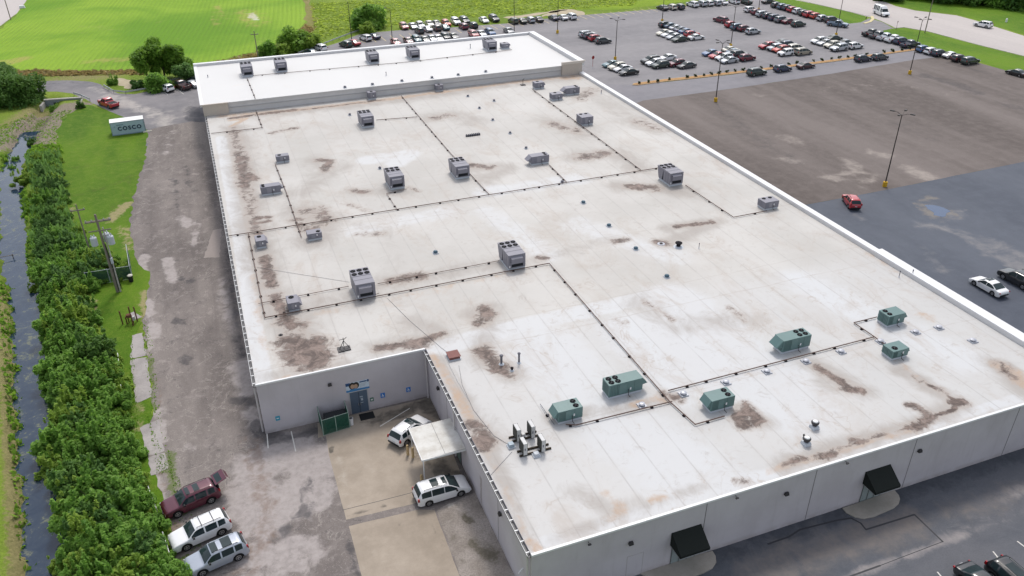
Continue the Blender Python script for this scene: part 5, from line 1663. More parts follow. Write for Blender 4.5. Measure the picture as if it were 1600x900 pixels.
car_wheels('minivan', 'white', (672, 791.5), (720, 776.5), 'white minivan parked below the flat canopy', -1, near=True, glassroof=[(2.55, 2.95, .42), (1.5, 2.2, .5)])
a, b_ = P(625, 691), P(672, 659)
car('crossover', 'white', P(640.5, 676, .3), math.radians(32), 'white crossover partly under the flat canopy roof', near=True, glassroof=[(2.0, 2.5, .48)])
car_wheels('sedan', 'white', (1548.4, 462.5), (1520.8, 446.5), 'white sedan on the dark asphalt just beyond right parapet', 1, near=True, glassroof=[(2.2, 2.65, .5)])
car_wheels('suv', 'black', (1595, 452.5), (1566, 437), 'black SUV beside the white sedan at right picture edge', 1, near=True)
car_wheels('crossover', 'red', (1324, 325.5), (1316.5, 315), 'red crossover alone at the edge of the dark asphalt', 1, near=True)
car('sedan', 'black', P(1538, 921, .4), -PI / 2, 'black sedan at the bottom right, left of the black SUV', near=True)
car('suv', 'black', P(1592, 912, .9), -PI / 2, 'black SUV with roof rails in bottom right corner', near=True, glassroof=[(1.2, 2.6, .4)])
# left side
car_wheels('pickup', 'red', (169.5, 170), (157.5, 165.5), 'red pickup with covered bed driving on the side lane', 1, cover=True)
car_wheels('crossover', 'white', (260.5, 145.5), (249, 141.5), 'white crossover beside the trees at the left lane', 1)
car_wheels('pickup', 'dark maroon', (283, 141.5), (271.5, 137.5), 'maroon pickup beside the white crossover under the trees', 1)
car('sedan', 'silver', P(299, 132, .5), math.radians(125), 'silver sedan next to the maroon pickup')
car('crossover', 'black', P(306, 126.5, .5), math.radians(125), 'black crossover by the rear left building corner')
# road and single cars
car_wheels('bus', 'white', (1363, 20.5), (1380, 27.5), 'white shuttle bus on the pale road', -1)
car_wheels('suv', 'white', (1540, 44.5), (1524.5, 41.5), 'white SUV driving on the pale road', 1)
car_wheels('pickup', 'slate blue', (1299, 41.5), (1315, 43.5), 'blue pickup driving past the end of the grass verge', -1)
car('sedan', 'black', P(1588, 114.5, .5), math.radians(94), 'black sedan parked by the verge at right picture edge')
car('suv', 'dark red', P(1126, 31.5, .6), math.radians(100), 'dark red SUV standing alone in the middle of far lot')

ORD = ['first', 'second', 'third', 'fourth', 'fifth', 'sixth', 'seventh', 'eighth']


def row(cars, ang, where, group):
    """a row of parked cars: (x, y, kind, colour)"""
    cars = sorted(cars)
    cnt = {}
    for c in cars:
        cnt.setdefault((c[2], c[3]), []).append(c)
    for c in cars:
        same = cnt[(c[2], c[3])]
        txt = '%s %s' % (c[3], WORD[c[2]])
        if len(same) > 1:
            i = same.index(c)
            txt = ('leftmost ' if i == 0 else 'rightmost ' if i == len(same) - 1 else ORD[i] + ' ') + txt
        else:
            txt = 'only ' + txt
        h = {'sedan': .55, 'crossover': .7, 'suv': .75, 'pickup': .75, 'minivan': .75, 'boxy': .7, 'bus': 1.2}[c[2]]
        car(c[2], c[3], P(c[0], c[1], h), ang + math.radians(rnd.uniform(-1.5, 1.5)), txt + ' ' + where, group=group)


S_, C_, U_, K_, V_, B_x = 'sedan', 'crossover', 'suv', 'pickup', 'minivan', 'boxy'
HX, HXm, HY, HYm = math.radians(4), math.radians(184), math.radians(92), math.radians(-88)
row([(500, 74.5, U_, 'white'), (540, 69, C_, 'dark green'), (553, 67, S_, 'red'), (571, 59, C_, 'white'), (584, 57, S_, 'dark blue'), (487, 82.5, S_, 'slate blue')], math.radians(110), 'along the guardrail behind the building', 'cars along the rear guardrail')
row([(631, 41, C_, 'pink'), (645, 41, S_, 'silver'), (657, 39.5, C_, 'white'), (671, 37.5, S_, 'cream'), (682, 37, S_, 'dark grey'), (697, 36.5, C_, 'orange red'), (712, 33.5, U_, 'white'), (726, 32, U_, 'dark green'), (756, 31.5, S_, 'white'), (772, 29, U_, 'black')],
    HYm, 'in the grassy back row behind the building', 'cars in the grassy back row')
row([(655, 47.5, C_, 'dark grey'), (668, 45.5, S_, 'white'), (682, 43.5, C_, 'brown'), (695, 43, S_, 'teal'), (724, 41, C_, 'dark red'), (739, 39.5, C_, 'black')], HY, 'nose to nose with the grassy back row', 'cars in the second back row')
row([(618, 66, S_, 'pink'), (638, 64, S_, 'dark red'), (651, 61.5, C_, 'teal'), (664, 62, S_, 'dark grey'), (675, 60.5, S_, 'silver'), (685, 60, S_, 'white'), (696, 57.5, C_, 'black'), (709, 57, S_, 'dark grey'), (740, 53.5, C_, 'pink'), (752, 53, S_, 'silver'), (766, 50.5, C_, 'blue'), (795, 48.5, S_, 'grey')],
    HYm, 'half hidden by the rear roof edge', 'cars half hidden by the rear roof')
row([(802, 32.5, C_, 'olive'), (815, 33, S_, 'dark green'), (828, 31, C_, 'silver'), (841, 30.5, S_, 'black'), (865, 28, S_, 'dark blue'), (879, 27.5, S_, 'white'), (892, 25.5, U_, 'white')], HY, 'along the soil strip left of a lamp post', 'cars along the soil strip')
row([(1035, 12.5, S_, 'black'), (1049, 11, C_, 'cream'), (1061, 10.5, C_, 'dark grey')], HY, 'left of the five white cars by the lawn', 'three cars at far lot edge')
row([(1082, 6.5, U_, 'white'), (1095, 5.5, U_, 'silver'), (1106, 5, C_, 'white'), (1118, 4.5, C_, 'silver'), (1128, 4, S_, 'white')], HY, 'in the pale group of five at the lawn edge', 'five white cars at the lawn edge')
row([(1147, 2, C_, 'white'), (1164, 2, K_, 'dark green')], HY, 'at the top of the lot near two trees', 'cars at the top of the lot')
row([(1144, 38.5, C_, 'red'), (1154, 42, U_, 'slate blue'), (1164, 44.5, C_, 'dark red'), (1176.5, 49, C_, 'silver')], HX, 'in the row of four right of the centre lamp', 'row of four right of centre lamp')
row([(1173.5, 15, C_, 'white'), (1184, 19, C_, 'dark red'), (1193, 22, U_, 'silver'), (1202, 25, C_, 'navy'), (1212, 27.5, U_, 'dark blue'), (1222, 30.5, U_, 'grey'), (1233, 33.5, S_, 'dark red'), (1247.5, 37.5, C_, 'dark green')], HX, 'in the slanting row of eight at top right', 'slanting row of eight')
row([(1201, 2.5, S_, 'black'), (1215, 8, C_, 'dark grey'), (1224.5, 10.5, C_, 'slate blue'), (1232.5, 12.5, C_, 'navy'), (1240, 15, C_, 'red'), (1249, 17.5, C_, 'white'), (1258, 20.5, C_, 'dark green'), (1266.5, 22.5, U_, 'red'), (1276, 25, C_, 'orange red'), (1287, 28.5, C_, 'silver'), (1300, 31, U_, 'black')], HX, 'in the row against the grass verge', 'row against the grass verge')
row([(918, 53.5, U_, 'silver'), (924, 56.5, C_, 'navy'), (932, 59.5, C_, 'red'), (942.5, 63.5, C_, 'dark grey')], HX, 'in the row of four nearest the rear roof corner', 'row of four near rear roof corner')
row([(1041, 38.5, C_, 'black'), (1048.5, 40.5, S_, 'slate blue'), (1058, 44, S_, 'silver'), (1065.5, 47, S_, 'dark blue'), (1073, 49.5, S_, 'blue'), (1081, 53.5, C_, 'red'), (1088, 58.5, S_, 'white')], HX, 'in the back line of the middle car group', 'back line of the middle group')
row([(1038, 51.5, S_, 'cream'), (1046, 54, S_, 'white'), (1054, 57.5, S_, 'silver'), (1062.5, 61.5, S_, 'dark green')], HXm, 'in the front line of the middle car group', 'front line of the middle group')
row([(956, 100.5, S_, 'teal'), (964.5, 104, C_, 'cream'), (973.5, 107.5, S_, 'white'), (982.5, 113, S_, 'black')], HXm, 'in the row of four left of the planter', 'row of four left of planter')
row([(1016.5, 94, U_, 'black'), (1023, 98, C_, 'white'), (1032, 101.5, C_, 'dark green')], HXm, 'in the group just above the planter end', 'front line above the planter end')
row([(1043.5, 90.5, S_, 'white'), (1057, 99, C_, 'dark red'), (1073, 102.5, S_, 'dark grey')], HXm, 'in the group behind the planter end', 'back line above the planter end')
row([(1111, 83, S_, 'blue'), (1121.5, 87, S_, 'red'), (1131.5, 89.5, C_, 'white'), (1139.5, 94.5, S_, 'silver')], HXm, 'in the front line by the tall lamp', 'front line by the tall lamp')
row([(1141.5, 78, S_, 'cream'), (1147.5, 81.5, S_, 'slate blue'), (1155, 84.5, U_, 'dark grey'), (1167.5, 90, C_, 'dark red')], HX, 'in the back line by the tall lamp', 'back line by the tall lamp')
row([(1198.5, 71.5, C_, 'red'), (1210.5, 74.5, B_x, 'silver'), (1220, 77, C_, 'orange red'), (1227.5, 82.5, B_x, 'white')], HXm, 'in the front line left of right group', 'front line of the red and white group')
row([(1223.5, 66.5, S_, 'dark grey'), (1232, 69.5, U_, 'dark blue'), (1243.5, 74.5, V_, 'cream'), (1255, 80.5, V_, 'tan')], HX, 'in the back line beside red cars', 'back line of the red and white group')
row([(1279.5, 63.5, C_, 'white'), (1289.5, 67, S_, 'silver'), (1300, 70, C_, 'cream'), (1311, 74.5, U_, 'silver')], HXm, 'in the front line of the pale right group', 'front line of the pale group')
row([(1303.5, 60, S_, 'dark green'), (1322, 67, S_, 'grey'), (1336.5, 71.5, C_, 'white')], HX, 'in the back line of the pale right group', 'back line of the pale group')
row([(1182.5, 112.5, U_, 'dark green'), (1223, 107, C_, 'dark blue'), (1259, 103, S_, 'dark maroon'), (1348.5, 91.5, C_, 'navy'), (1375, 89, C_, 'dark grey')], HX, 'parked along the planter strip', 'cars along the planter strip')
row([(1362, 51.5, K_, 'black'), (1372.5, 55, K_, 'dark grey'), (1384.5, 58, K_, 'silver'), (1397, 61, K_, 'white'), (1409, 64, U_, 'dark blue'), (1422, 69, K_, 'navy')], HX, 'in the pickup row by the road verge', 'pickups by the road verge')
row([(1443.5, 76.5, C_, 'blue'), (1456.5, 80, C_, 'white'), (1468.5, 83, C_, 'navy'), (1486, 86.5, S_, 'white'), (1499.5, 91, C_, 'dark maroon'), (1516, 95, U_, 'dark green')], HX, 'in the row under the right verge', 'row under the right verge')
# ================================================================== POLES, FENCES, SMALL THINGS
M_pole = plain('dark_bronze_pole', (.035, .028, .026), .5, .4)
M_ybase = plain('yellow_base', (.55, .33, .02), .7, .3, var=.2, scale=2)
M_lampg = plain('lamp_glass', (.45, .45, .42), .2, .5)
M_timber = plain('grey_timber', (.22, .19, .165), .9, .1, var=.3, scale=2)


def lamp(px, py, h, label, arms=4, base=True, rot=.3, pole_r=.11):
    p = P(px, py)
    t = thing('street_lamp', (p.x, p.y, .02), label, 'street lamp', rz=rot, group='dark lamp posts of the parking lots')
    if base:
        MB().lathe([(.36, 0), (.36, .78), (.30, .85), (.1, .86)], n=16).build('base', M_ybase, t)
    MB().tube((0, 0, .5 if base else 0), (0, 0, h), pole_r, pole_r * .6, 8).build('pole', M_pole, t)
    for k in range(arms):
        a = 2 * PI * k / arms + (0 if arms > 2 else .2)
        ca, sa = math.cos(a), math.sin(a)
        ar = MB().path([(0, 0, h - .1), (ca * .75, sa * .75, h + .28), (ca * 1.35, sa * 1.35, h + .36)], .035, 6).build('arm', M_pole, t)
        mb = MB().box(1.2, 1.95, -.17, .17, h + .30, h + .45, taper=(.06, .04), rz=a)
        hd = mb.build('lamp_head', M_pole, ar)
    return t


lamp(1382, 291.5, 12.2, 'tallest lamp post, yellow base at the dark asphalt edge', rot=.5)
lamp(1421, 116, 12.4, 'lamp post with yellow base near the right verge row', rot=.4)
lamp(1118, 159, 12.3, 'lamp post with yellow base on the brown lot behind parapet', rot=.25)
lamp(961, 94, 9.6, 'lamp post behind the row of four left of planter', rot=.9)
lamp(1141.5, 74, 10.2, 'lamp post at the centre of the far lot', rot=.9)
lamp(871, 52, 10.2, 'lamp post with yellow base right of the raised roof corner', rot=.3)
lamp(1034.5, 34.5, 9.6, 'lamp post with yellow base above the middle car group', rot=.3)
lamp(1306, 56.5, 9.8, 'lamp post behind the pale car group at right', rot=.9)
lamp(1185, 17, 9.8, 'lamp post in the slanting row at top right', rot=.5)
lamp(803.5, 50, 9.0, 'thin lamp post behind the raised roof by olive car', arms=1, base=False)
lamp(613.5, 70, 9.0, 'thin lamp post behind the raised roof by the red cars', arms=1, base=False, rot=2)
lamp(549.5, 62, 10.0, 'thin lamp post at the guardrail behind the building', arms=1, base=False, rot=2)


def wood_pole(px, py, h, label, r=.14):
    p = P(px, py)
    t = thing('utility_pole', (p.x, p.y, 0), label, 'pole')
    MB().tube((0, 0, 0), (0, 0, h), r, r * .7, 8).build('pole', M_timber, t)
    MB().box(-.9, .9, -.06, .06, h - .9, h - .75).build('crossarm', M_timber, t)
    for k in (-.8, 0, .8):
        MB().lathe([(.05, 0), (.08, .06), (.05, .16)], (k, 0, h - .75), 8).build('insulator', plain('insulator_glaze', (.3, .3, .3), .2) if 'insulator_glaze' not in bpy.data.materials else bpy.data.materials['insulator_glaze'], t)
    return t


wood_pole(1445, 51.5, 11.0, 'wooden pole on the verge beside the pale road')
wood_pole(17, 31, 9.0, 'wooden pole beside the road at top left corner')
wood_pole(405, 100, 8.0, 'thin wooden pole behind the rear left roof edge')
wood_pole(145, 408, 8.6, 'thin wooden pole in the thicket left of the transformers', r=.11)

# transformer pole
p = P(184, 456)
top = P(153, 338, 0)
t = thing('transformer_pole', (p.x, p.y, 0), 'double timber pole with grey transformers beside the green fence', 'utility pole')
MB().tube((0, 0, 0), (-.1, .3, 11.0), .19, .13, 10).build('pole', M_timber, t)
MB().tube((.35, -.1, 0), (.35, .2, 9.2), .10, .08, 8).build('second_pole', plain('pale_timber', (.42, .40, .37), .9, .1, var=.2), t)
MB().box(-1.5, 1.5, .22, .34, 9.95, 10.1).box(-1.5, 1.5, .46, .58, 9.95, 10.1).build('crossarm', M_timber, t)
MB().box(-1.3, 1.3, -.2, -.08, 8.9, 9.02).build('lower_crossarm', M_timber, t)
for k in (-1.35, -.7, .7, 1.35):
    MB().lathe([(.06, 0), (.1, .08), (.06, .14), (.09, .2), (.04, .28)], (k, .28, 10.1), 8).build('insulator', bpy.data.materials['insulator_glaze'], t)
M_tr = plain('transformer_grey', (.46, .49, .53), .4, .4)
for k, (x, y) in enumerate(((-1.0, -.1), (.95, -.35), (.45, .65))):
    d = MB().lathe([(.36, 0), (.40, .05), (.40, 1.05), (.36, 1.12), (.2, 1.22)], (x, y, 7.0), 16).build('transformer', M_tr, t)
    for q in (-.15, .15):
        MB().lathe([(.06, 0), (.1, .1), (.05, .3)], (x + q, y, 8.2), 8).build('bushing', M_tr, d)
MB().path([(.15, -.05, 6.8), (.25, -.05, 3.5), (.2, -.05, .2)], .06).path([(.35, .25, 6.6), (.4, .25, .2)], .06).path([(.1, .2, 6.9), (.2, .2, 4.0), (.6, .1, .2)], .05).build('cable_riser', M_trim, t)
MB().box(.22, .5, -.22, .02, 4.2, 5.0).build('meter_box', M_tr, t)

# green slatted fence round the gear
M_gf = plain('green_slat_fence', (.035, .085, .055), .7, .3, var=.3, scale=5)
def fence(name, pts, h, label, mat=M_gf, gate=None, pole=None):
    pts = [Vector(q) for q in pts]
    o = pts[0]
    t = thing(name, (o.x, o.y, 0), label, 'fence')
    q = [Vector((a.x - o.x, a.y - o.y, 0)) for a in pts]
    for a, b_ in zip(q[:-1], q[1:]):
        d = b_ - a
        L = d.length
        ang = math.atan2(d.y, d.x)
        mb = MB()
        n_ = int(L / .12)
        for k in range(n_):
            x = (k + .5) * L / n_
            mb.box(x - .045, x + .045, -.012, .012, .08, h - .04)
        pn = mb.build('slat_panel', mat, t)
        pn.location = a
        pn.rotation_euler = (0, 0, ang)
        mb = MB().path([(0, 0, h), (L, 0, h)], .03).path([(0, 0, .06), (L, 0, .06)], .02)
        rl = mb.build('rail', pole or M_curb, t)
        rl.location = a
        rl.rotation_euler = (0, 0, ang)
    for a in q:
        MB().tube((a.x, a.y, 0), (a.x, a.y, h + .08), .04, .04, 8).build('fence_post', pole or M_curb, t)
    return t
f1, f2, f3 = P(138, 447), P(207.5, 436), P(202, 402)
fence('fence', [f1, f1.lerp(f2, .5), f2, f2.lerp(f3, .5), f3], 2.0, 'dark green slatted fence around the transformer pole')
p = P(205.5, 440)
t = thing('trash_bin', (p.x, p.y, 0), 'black trash bin with pale lid at the green fence corner', 'bin')
MB().lathe([(.26, 0), (.32, .85), (.33, .9)], n=14).build('bin_body', M_trim, t)
MB().lathe([(.34, .9), (.34, .98), (.2, 1.08)], n=14).build('lid', plain('pale_lid', (.55, .53, .45), .6), t)

# dumpster cage in the notch
g0, g1 = P(506, 681), P(547, 668)
gy = YN - .1
w0 = P(497, 660)
t = fence('dumpster_enclosure', [(g0.x - .05, gy), (g0.x, g0.y), ((g0.x + g1.x) / 2, (g0.y + g1.y) / 2), (g1.x, g1.y), (g1.x, gy)], 1.95, 'green gated enclosure against the wall left of double door', mat=plain('green_gate', (.018, .09, .06), .6, .3, var=.2), pole=plain('pale_green_post', (.28, .36, .31), .5, .4))
MB().box((g1.x - g0.x) * .54, (g1.x - g0.x) * .68, -.02 + (g1.y - g0.y) * .6 - .06, (g1.y - g0.y) * .6 - .04, 1.1, 1.45).box((g1.x - g0.x) * .55, (g1.x - g0.x) * .66, (g1.y - g0.y) * .6 - .09, (g1.y - g0.y) * .6 - .06, 1.5, 1.65).build('notice_plate', M_white, t)
cx, cy = (g0.x + g1.x) / 2, (g0.y + gy) / 2 + .1
t = thing('dumpster', (cx + .2, cy, .03), 'dark dumpster with ribbed black lid inside the green enclosure', 'dumpster')
t.scale = (.82, .72, .78)
MB().box(-1.35, 1.25, -.75, .75, .12, 1.35, taper=(-.08, -.12)).build('container', plain('dumpster_dark', (.02, .026, .03), .7, .3), t)
mb = MB().add([(-1.42, -.9, 1.36), (1.32, -.9, 1.36), (1.32, .85, 1.62), (-1.42, .85, 1.62), (-1.42, -.9, 1.42), (1.32, -.9, 1.42), (1.32, .85, 1.68), (-1.42, .85, 1.68)], [(3, 2, 1, 0), (4, 5, 6, 7), (0, 1, 5, 4), (1, 2, 6, 5), (2, 3, 7, 6), (3, 0, 4, 7)])
for k in range(12):
    x = -1.3 + k * .23
    mb.add([(x, -.88, 1.43), (x + .08, -.88, 1.43), (x + .08, .83, 1.69), (x, .83, 1.69), (x, -.88, 1.47), (x + .08, -.88, 1.47), (x + .08, .83, 1.73), (x, .83, 1.73)], [(4, 5, 6, 7), (0, 1, 5, 4), (1, 2, 6, 5), (3, 0, 4, 7)])
mb.build('lid', plain('dumpster_lid', (.03, .033, .037), .6, .3), t)
p = P(549.5, 663.5)
t = thing('ash_bin', (p.x, p.y, .03), 'small white round bin at the enclosure corner', 'bin')
MB().lathe([(.2, 0), (.22, .75), (.24, .8)], n=12).build('bin_body', M_white, t)
MB().lathe([(.18, .8), (.17, .84), (.05, .86)], n=12).build('lid', M_gut, t)

# flat canopy with its posts
CX0, CX1, CY0, CY1, CZ = 12.15, XN - .02, 55.15, 59.8, 3.25
t = thing('canopy', (CX0, CY0, 0), 'flat pale canopy on thin posts against the side wall', 'canopy')
sx, sy = CX1 - CX0, CY1 - CY0
b = NB('canopy_sheet', .55, .3)
b.col(b.mix(b.step(b.noise(.6, 5, .7), .4, .75), (.62, .61, .58), (.44, .41, .36)))
mb = MB().add([(0, 0, CZ - .12), (sx, 0, CZ), (sx, sy, CZ), (0, sy, CZ - .12), (0, 0, CZ), (sx, 0, CZ + .12), (sx, sy, CZ + .12), (0, sy, CZ)], [(3, 2, 1, 0), (4, 5, 6, 7), (0, 1, 5, 4), (1, 2, 6, 5), (2, 3, 7, 6), (3, 0, 4, 7)])
mb.build('roof_sheet', b.m, t)
MB().box(-.06, -.003, -.06, sy + .06, CZ - .2, CZ + .04).box(0, sx, -.06, -.003, CZ - .16, CZ + .02).box(0, sx, sy + .003, sy + .06, CZ - .16, CZ + .02).build('fascia', M_white, t)
MB().add([(sx * .52, .02, CZ + .066), (sx * .53, .02, CZ + .067), (sx * .53, sy - .02, CZ + .067), (sx * .52, sy - .02, CZ + .066)], [(0, 1, 2, 3)]).build('sheet_joint', M_seam, t)
for (x, y) in ((.12, .15), (.12, sy - .15)):
    MB().tube((x, y, 0), (x, y, CZ - .12), .05, .05, 8).build('post', M_white, t)
M_bol = plain('tan_bollard', (.50, .37, .20), .7, .3, var=.1)
for px, py, lb in ((637.5, 711, 'tan bollard behind the white crossover, outer one'), (645.5, 715, 'tan bollard under the canopy edge, inner one'), (659.5, 757.5, 'tan bollard beside the white minivan roof')):
    p = P(px, py)
    q = thing('bollard', (p.x, p.y, .03), lb, 'bollard', group='tan bollards by the canopy')
    MB().tube((0, 0, 0), (0, 0, 1.15), .13, .13, 12).build('post', M_bol, q)
    MB().lathe([(.13, 1.15), (.09, 1.22), (.02, 1.25)], n=12).build('cap', M_bol, q, smooth=True)
p = PX(713, 712, XN)
t = thing('side_door', (XN, 57.9, 0), 'green grey door in the side wall under the canopy', 'door')
MB().box(-.04, .0, -1.1, 1.1, .03, 2.5).build('door_leaf', plain('side_door_green', (.12, .17, .15), .5), t)
MB().box(-.06, .0, -1.2, -1.1, .03, 2.6).box(-.06, 0, 1.1, 1.2, .03, 2.6).box(-.06, 0, -1.1, 1.1, 2.5, 2.6).build('door_frame', M_pack, t)

# meter assembly
M_rust = plain('rusty_steel', (.15, .07, .045), .9, .2, var=.35, scale=6)
p = P(204.5, 506)
t = thing('gas_meter_station', (p.x, p.y, 0), 'rusty pipe assembly with guard posts on the grass beside lane', 'gas meter')
for x, y, h in ((-.9, .2, 1.9), (.1, .9, 1.9), (.75, .3, 2.1), (.3, -.5, 1.7)):
    MB().tube((x, y, 0), (x, y, h), .08, .08, 8).build('guard_post', M_rust, t)
MB().path([(-.4, .1, 0), (-.4, .1, 1.0), (.3, .1, 1.0), (.3, .1, 0)], .08, 8).path([(-.2, .4, 0), (-.2, .4, .7), (.2, .4, .7)], .07, 8).build('pipework', M_rust, t)
MB().lathe([(.28, 0), (.28, .32), (.1, .4)], (-.05, .12, .95), 12).build('regulator', M_rust, t)
MB().box(.2, .6, -.15, .2, .45, .95).build('meter', plain('meter_white', (.5, .5, .48), .5), t)

# low white pipe rails
def rail(pts, h, label, mat=M_white, r=.038, name='guard_rail', post_step=2.6, plate=False, cat='rail'):
    W_ = [P(*q) for q in pts]
    o = W_[0]
    t = thing(name, (o.x, o.y, 0), label, cat)
    q = [Vector((a.x - o.x, a.y - o.y, 0)) for a in W_]
    if plate:
        for a, b_ in zip(q[:-1], q[1:]):
            d = b_ - a
            mb = MB()
            L = d.length
            mb.extrude_x([(-.04, h - .32), (.0, h - .30), (-.05, h - .22), (0, h - .16), (-.05, h - .1), (0, h - .02), (-.04, h), (.03, h), (.03, h - .32)], 0, L + .02)
            ob = mb.build('rail_beam', mat, t)
            ob.location = a
            ob.rotation_euler = (0, 0, math.atan2(d.y, d.x))
    else:
        MB().path([a + Vector((0, 0, h)) for a in q], r, 8).build('rail_pipe', mat, t)
    for a, b_ in zip(q[:-1], q[1:]):
        n_ = max(1, int((b_ - a).length / post_step))
        for k in range(n_ + 1):
            c = a.lerp(b_, k / n_)
            MB().tube((c.x, c.y, -.1), (c.x, c.y, h - .02), .05, .05, 6).build('rail_post', M_timber if plate else mat, t)
    return t
rail([(186, 560), (188, 575), (191, 590)], .75, 'upper short white pipe rail in the thicket edge')
rail([(190, 604), (194, 628), (196, 640)], .75, 'lower short white pipe rail beside the concrete slab')
rail([(226, 745), (238, 780), (246, 800)], .55, 'white pipe rail left of the burgundy SUV')
rail([(256, 838), (268, 875), (280, 912)], .55, 'white pipe rail at the nose of the lower SUVs')
M_galv = plain('galvanised_rail', (.42, .44, .44), .45, .5, metal=.3)
rail([(163, 137), (178, 146), (197, 148), (232, 142), (248, 137), (262, 131), (300, 121)], .8, 'steel guardrail along the drive below the trees', mat=M_galv, plate=True)
rail([(116, 149.5), (128, 153), (141, 159)], .8, 'short steel guardrail over the culvert', mat=M_galv, plate=True)
rail([(466, 86), (500, 74), (530, 62), (560, 51), (566, 48)], .8, 'steel guardrail behind the parked cars at the rear', mat=M_galv, plate=True)
# ditch weir
p = P(8, 406, -.9)
t = thing('timber_stake', (p.x, p.y, -1.2), 'old timber stakes standing in the ditch water', 'stakes')
MB().tube((-.6, 0, 0), (-.6, 0, .9), .07, .07, 6).build('stake', M_timber, t)
MB().tube((1.0, .3, 0), (1.0, .3, .9), .07, .07, 6).build('stake', M_timber, t)
MB().path([(-.8, 0, .8), (1.2, .35, .7)], .05).build('cross_piece', M_timber, t)

# culvert head
p = P(103, 160, -.5)
t = thing('culvert', (p.x, p.y, 0), 'concrete culvert with corrugated opening under the drive', 'culvert', rz=math.radians(-8))
M_con = plain('culvert_concrete', (.38, .36, .34), .9, .2, var=.15)
MB().box(-4.0, 3.2, -.2, .25, -1.9, .25).build('headwall', plain('corrugated_steel', (.20, .22, .25), .5, .4, var=.4, scale=2.5), t)
MB().box(-4.2, 3.4, -.3, .35, .25, .45).build('cap_beam', M_con, t)
MB().box(3.3, 3.7, -4.5, -.0, -1.7, .1).build('wing_wall', M_con, t)
MB().box(-4.5, -4.05, -3.0, -.0, -1.7, .0).build('wing_wall', M_con, t)
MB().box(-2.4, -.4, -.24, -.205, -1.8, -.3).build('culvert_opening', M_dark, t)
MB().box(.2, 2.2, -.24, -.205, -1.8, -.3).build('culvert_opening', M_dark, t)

# container
a, b_ = P(176, 213), P(225, 206.5)
ang = math.atan2(b_.y - a.y, b_.x - a.x)
t = thing('shipping_container', (a.x, a.y, .02), 'grey blue shipping container with dark lettering on the lawn', 'container', rz=ang)
CL, CW, CH = 6.06, 2.44, 2.6
M_ct = plain('container_paint', (.41, .52, .57), .6, .3, var=.16, scale=1.2)
prof = []
x = .12
mb = MB()
vs = []
while x < CL - .2:
    vs += [(x, 0.0), (x + .07, 0.0), (x + .105, .036), (x + .175, .036)]
    x += .21
vs += [(CL - .12, 0.0)]
for (y, s) in ((0.02, 1), (CW - .02, -1)):
    k = len(mb.v)
    for (x, dy) in vs:
        mb.v.append((x, y + s * dy, .16)); mb.v.append((x, y + s * dy, CH - .12))
    for i in range(len(vs) - 1):
        mb.f.append((k + 2 * i, k + 2 * i + 2, k + 2 * i + 3, k + 2 * i + 1))
mb.box(.0, .06, .04, CW - .04, .16, CH - .1)
mb.build('corrugated_side', M_ct, t)
mb = MB()
mb.box(0, CL, -.01, .1, 0, .16).box(0, CL, CW - .1, CW + .01, 0, .16).box(0, CL, -.01, .08, CH - .12, CH - .03).box(0, CL, CW - .08, CW + .01, CH - .12, CH - .03)
for x in (0, CL - .12):
    for y in (-.012, CW - .11):
        mb.box(x, x + .12, y, y + .122, .16, CH - .12)
mb.build('frame', plain('container_frame', (.20, .27, .31), .6, .3), t)
MB().box(.0, CL, .0, CW, CH - .03, CH).build('roof', plain('container_roof', (.74, .73, .72), .5, .3, var=.08), t)
MB().box(CL - .05, CL - .01, .1, CW / 2 - .01, .18, CH - .14).build('door', M_ct, t)
MB().box(CL - .05, CL - .01, CW / 2 + .01, CW - .1, .18, CH - .14).build('door', M_ct, t)
for y in (.4, .95, 1.5, 2.05):
    MB().tube((CL + .02, y, .2), (CL + .02, y, CH - .2), .025, .025, 6).build('lock_rod', M_galv, t)
def text_part(txt, size, x, z, mat, par, name='lettering', space=1.25, bold=.02):
    cu = bpy.data.curves.new('letters', 'FONT')
    cu.body = txt
    cu.size = size
    cu.space_character = space
    cu.extrude = .006
    cu.offset = bold
    ob = bpy.data.objects.new('letters', cu)
    COL.objects.link(ob)
    dg = bpy.context.evaluated_depsgraph_get()
    me = bpy.data.meshes.new_from_object(ob.evaluated_get(dg))
    bpy.data.objects.remove(ob)
    me.materials.clear()
    me.materials.append(mat)
    o = link(name, me, par)
    o.location = (x, -.018, z)
    o.rotation_euler = (PI / 2, 0, 0)
    return o
M_let = plain('dark_blue_lettering', (.015, .035, .075), .6)
text_part('COSCO', 1.02, 1.2, .92, M_let, t, space=1.32, bold=.04)
mb = MB()
mb.box(.62, .86, -.022, -.012, 1.72, 1.78).box(.62, .68, -.0225, -.0125, 1.55, 1.72)
for k in range(6):
    mb.box(1.15 + k * .2, 1.28 + k * .2, -.022, -.012, 1.92, 2.08)
mb.build('container_marking', plain('marking_blue', (.08, .16, .24), .6), t)
a2, b2 = P(225.5, 207.5), P(236, 204.5)
t = thing('parking_block', ((a2.x + b2.x) / 2, (a2.y + b2.y) / 2, 0), 'white block lying at the right end of the container', 'block', rz=ang)
MB().box(-.8, .8, -.14, .14, 0, .22, taper=(.03, .06)).build('block', plain('cream_block', (.72, .68, .58), .7), t)
MB().tube((-.5, 0, .2), (-.5, 0, .24), .04, .04, 8).build('pin', M_rust, t)
MB().tube((.5, 0, .2), (.5, 0, .24), .04, .04, 8).build('pin', M_rust, t)

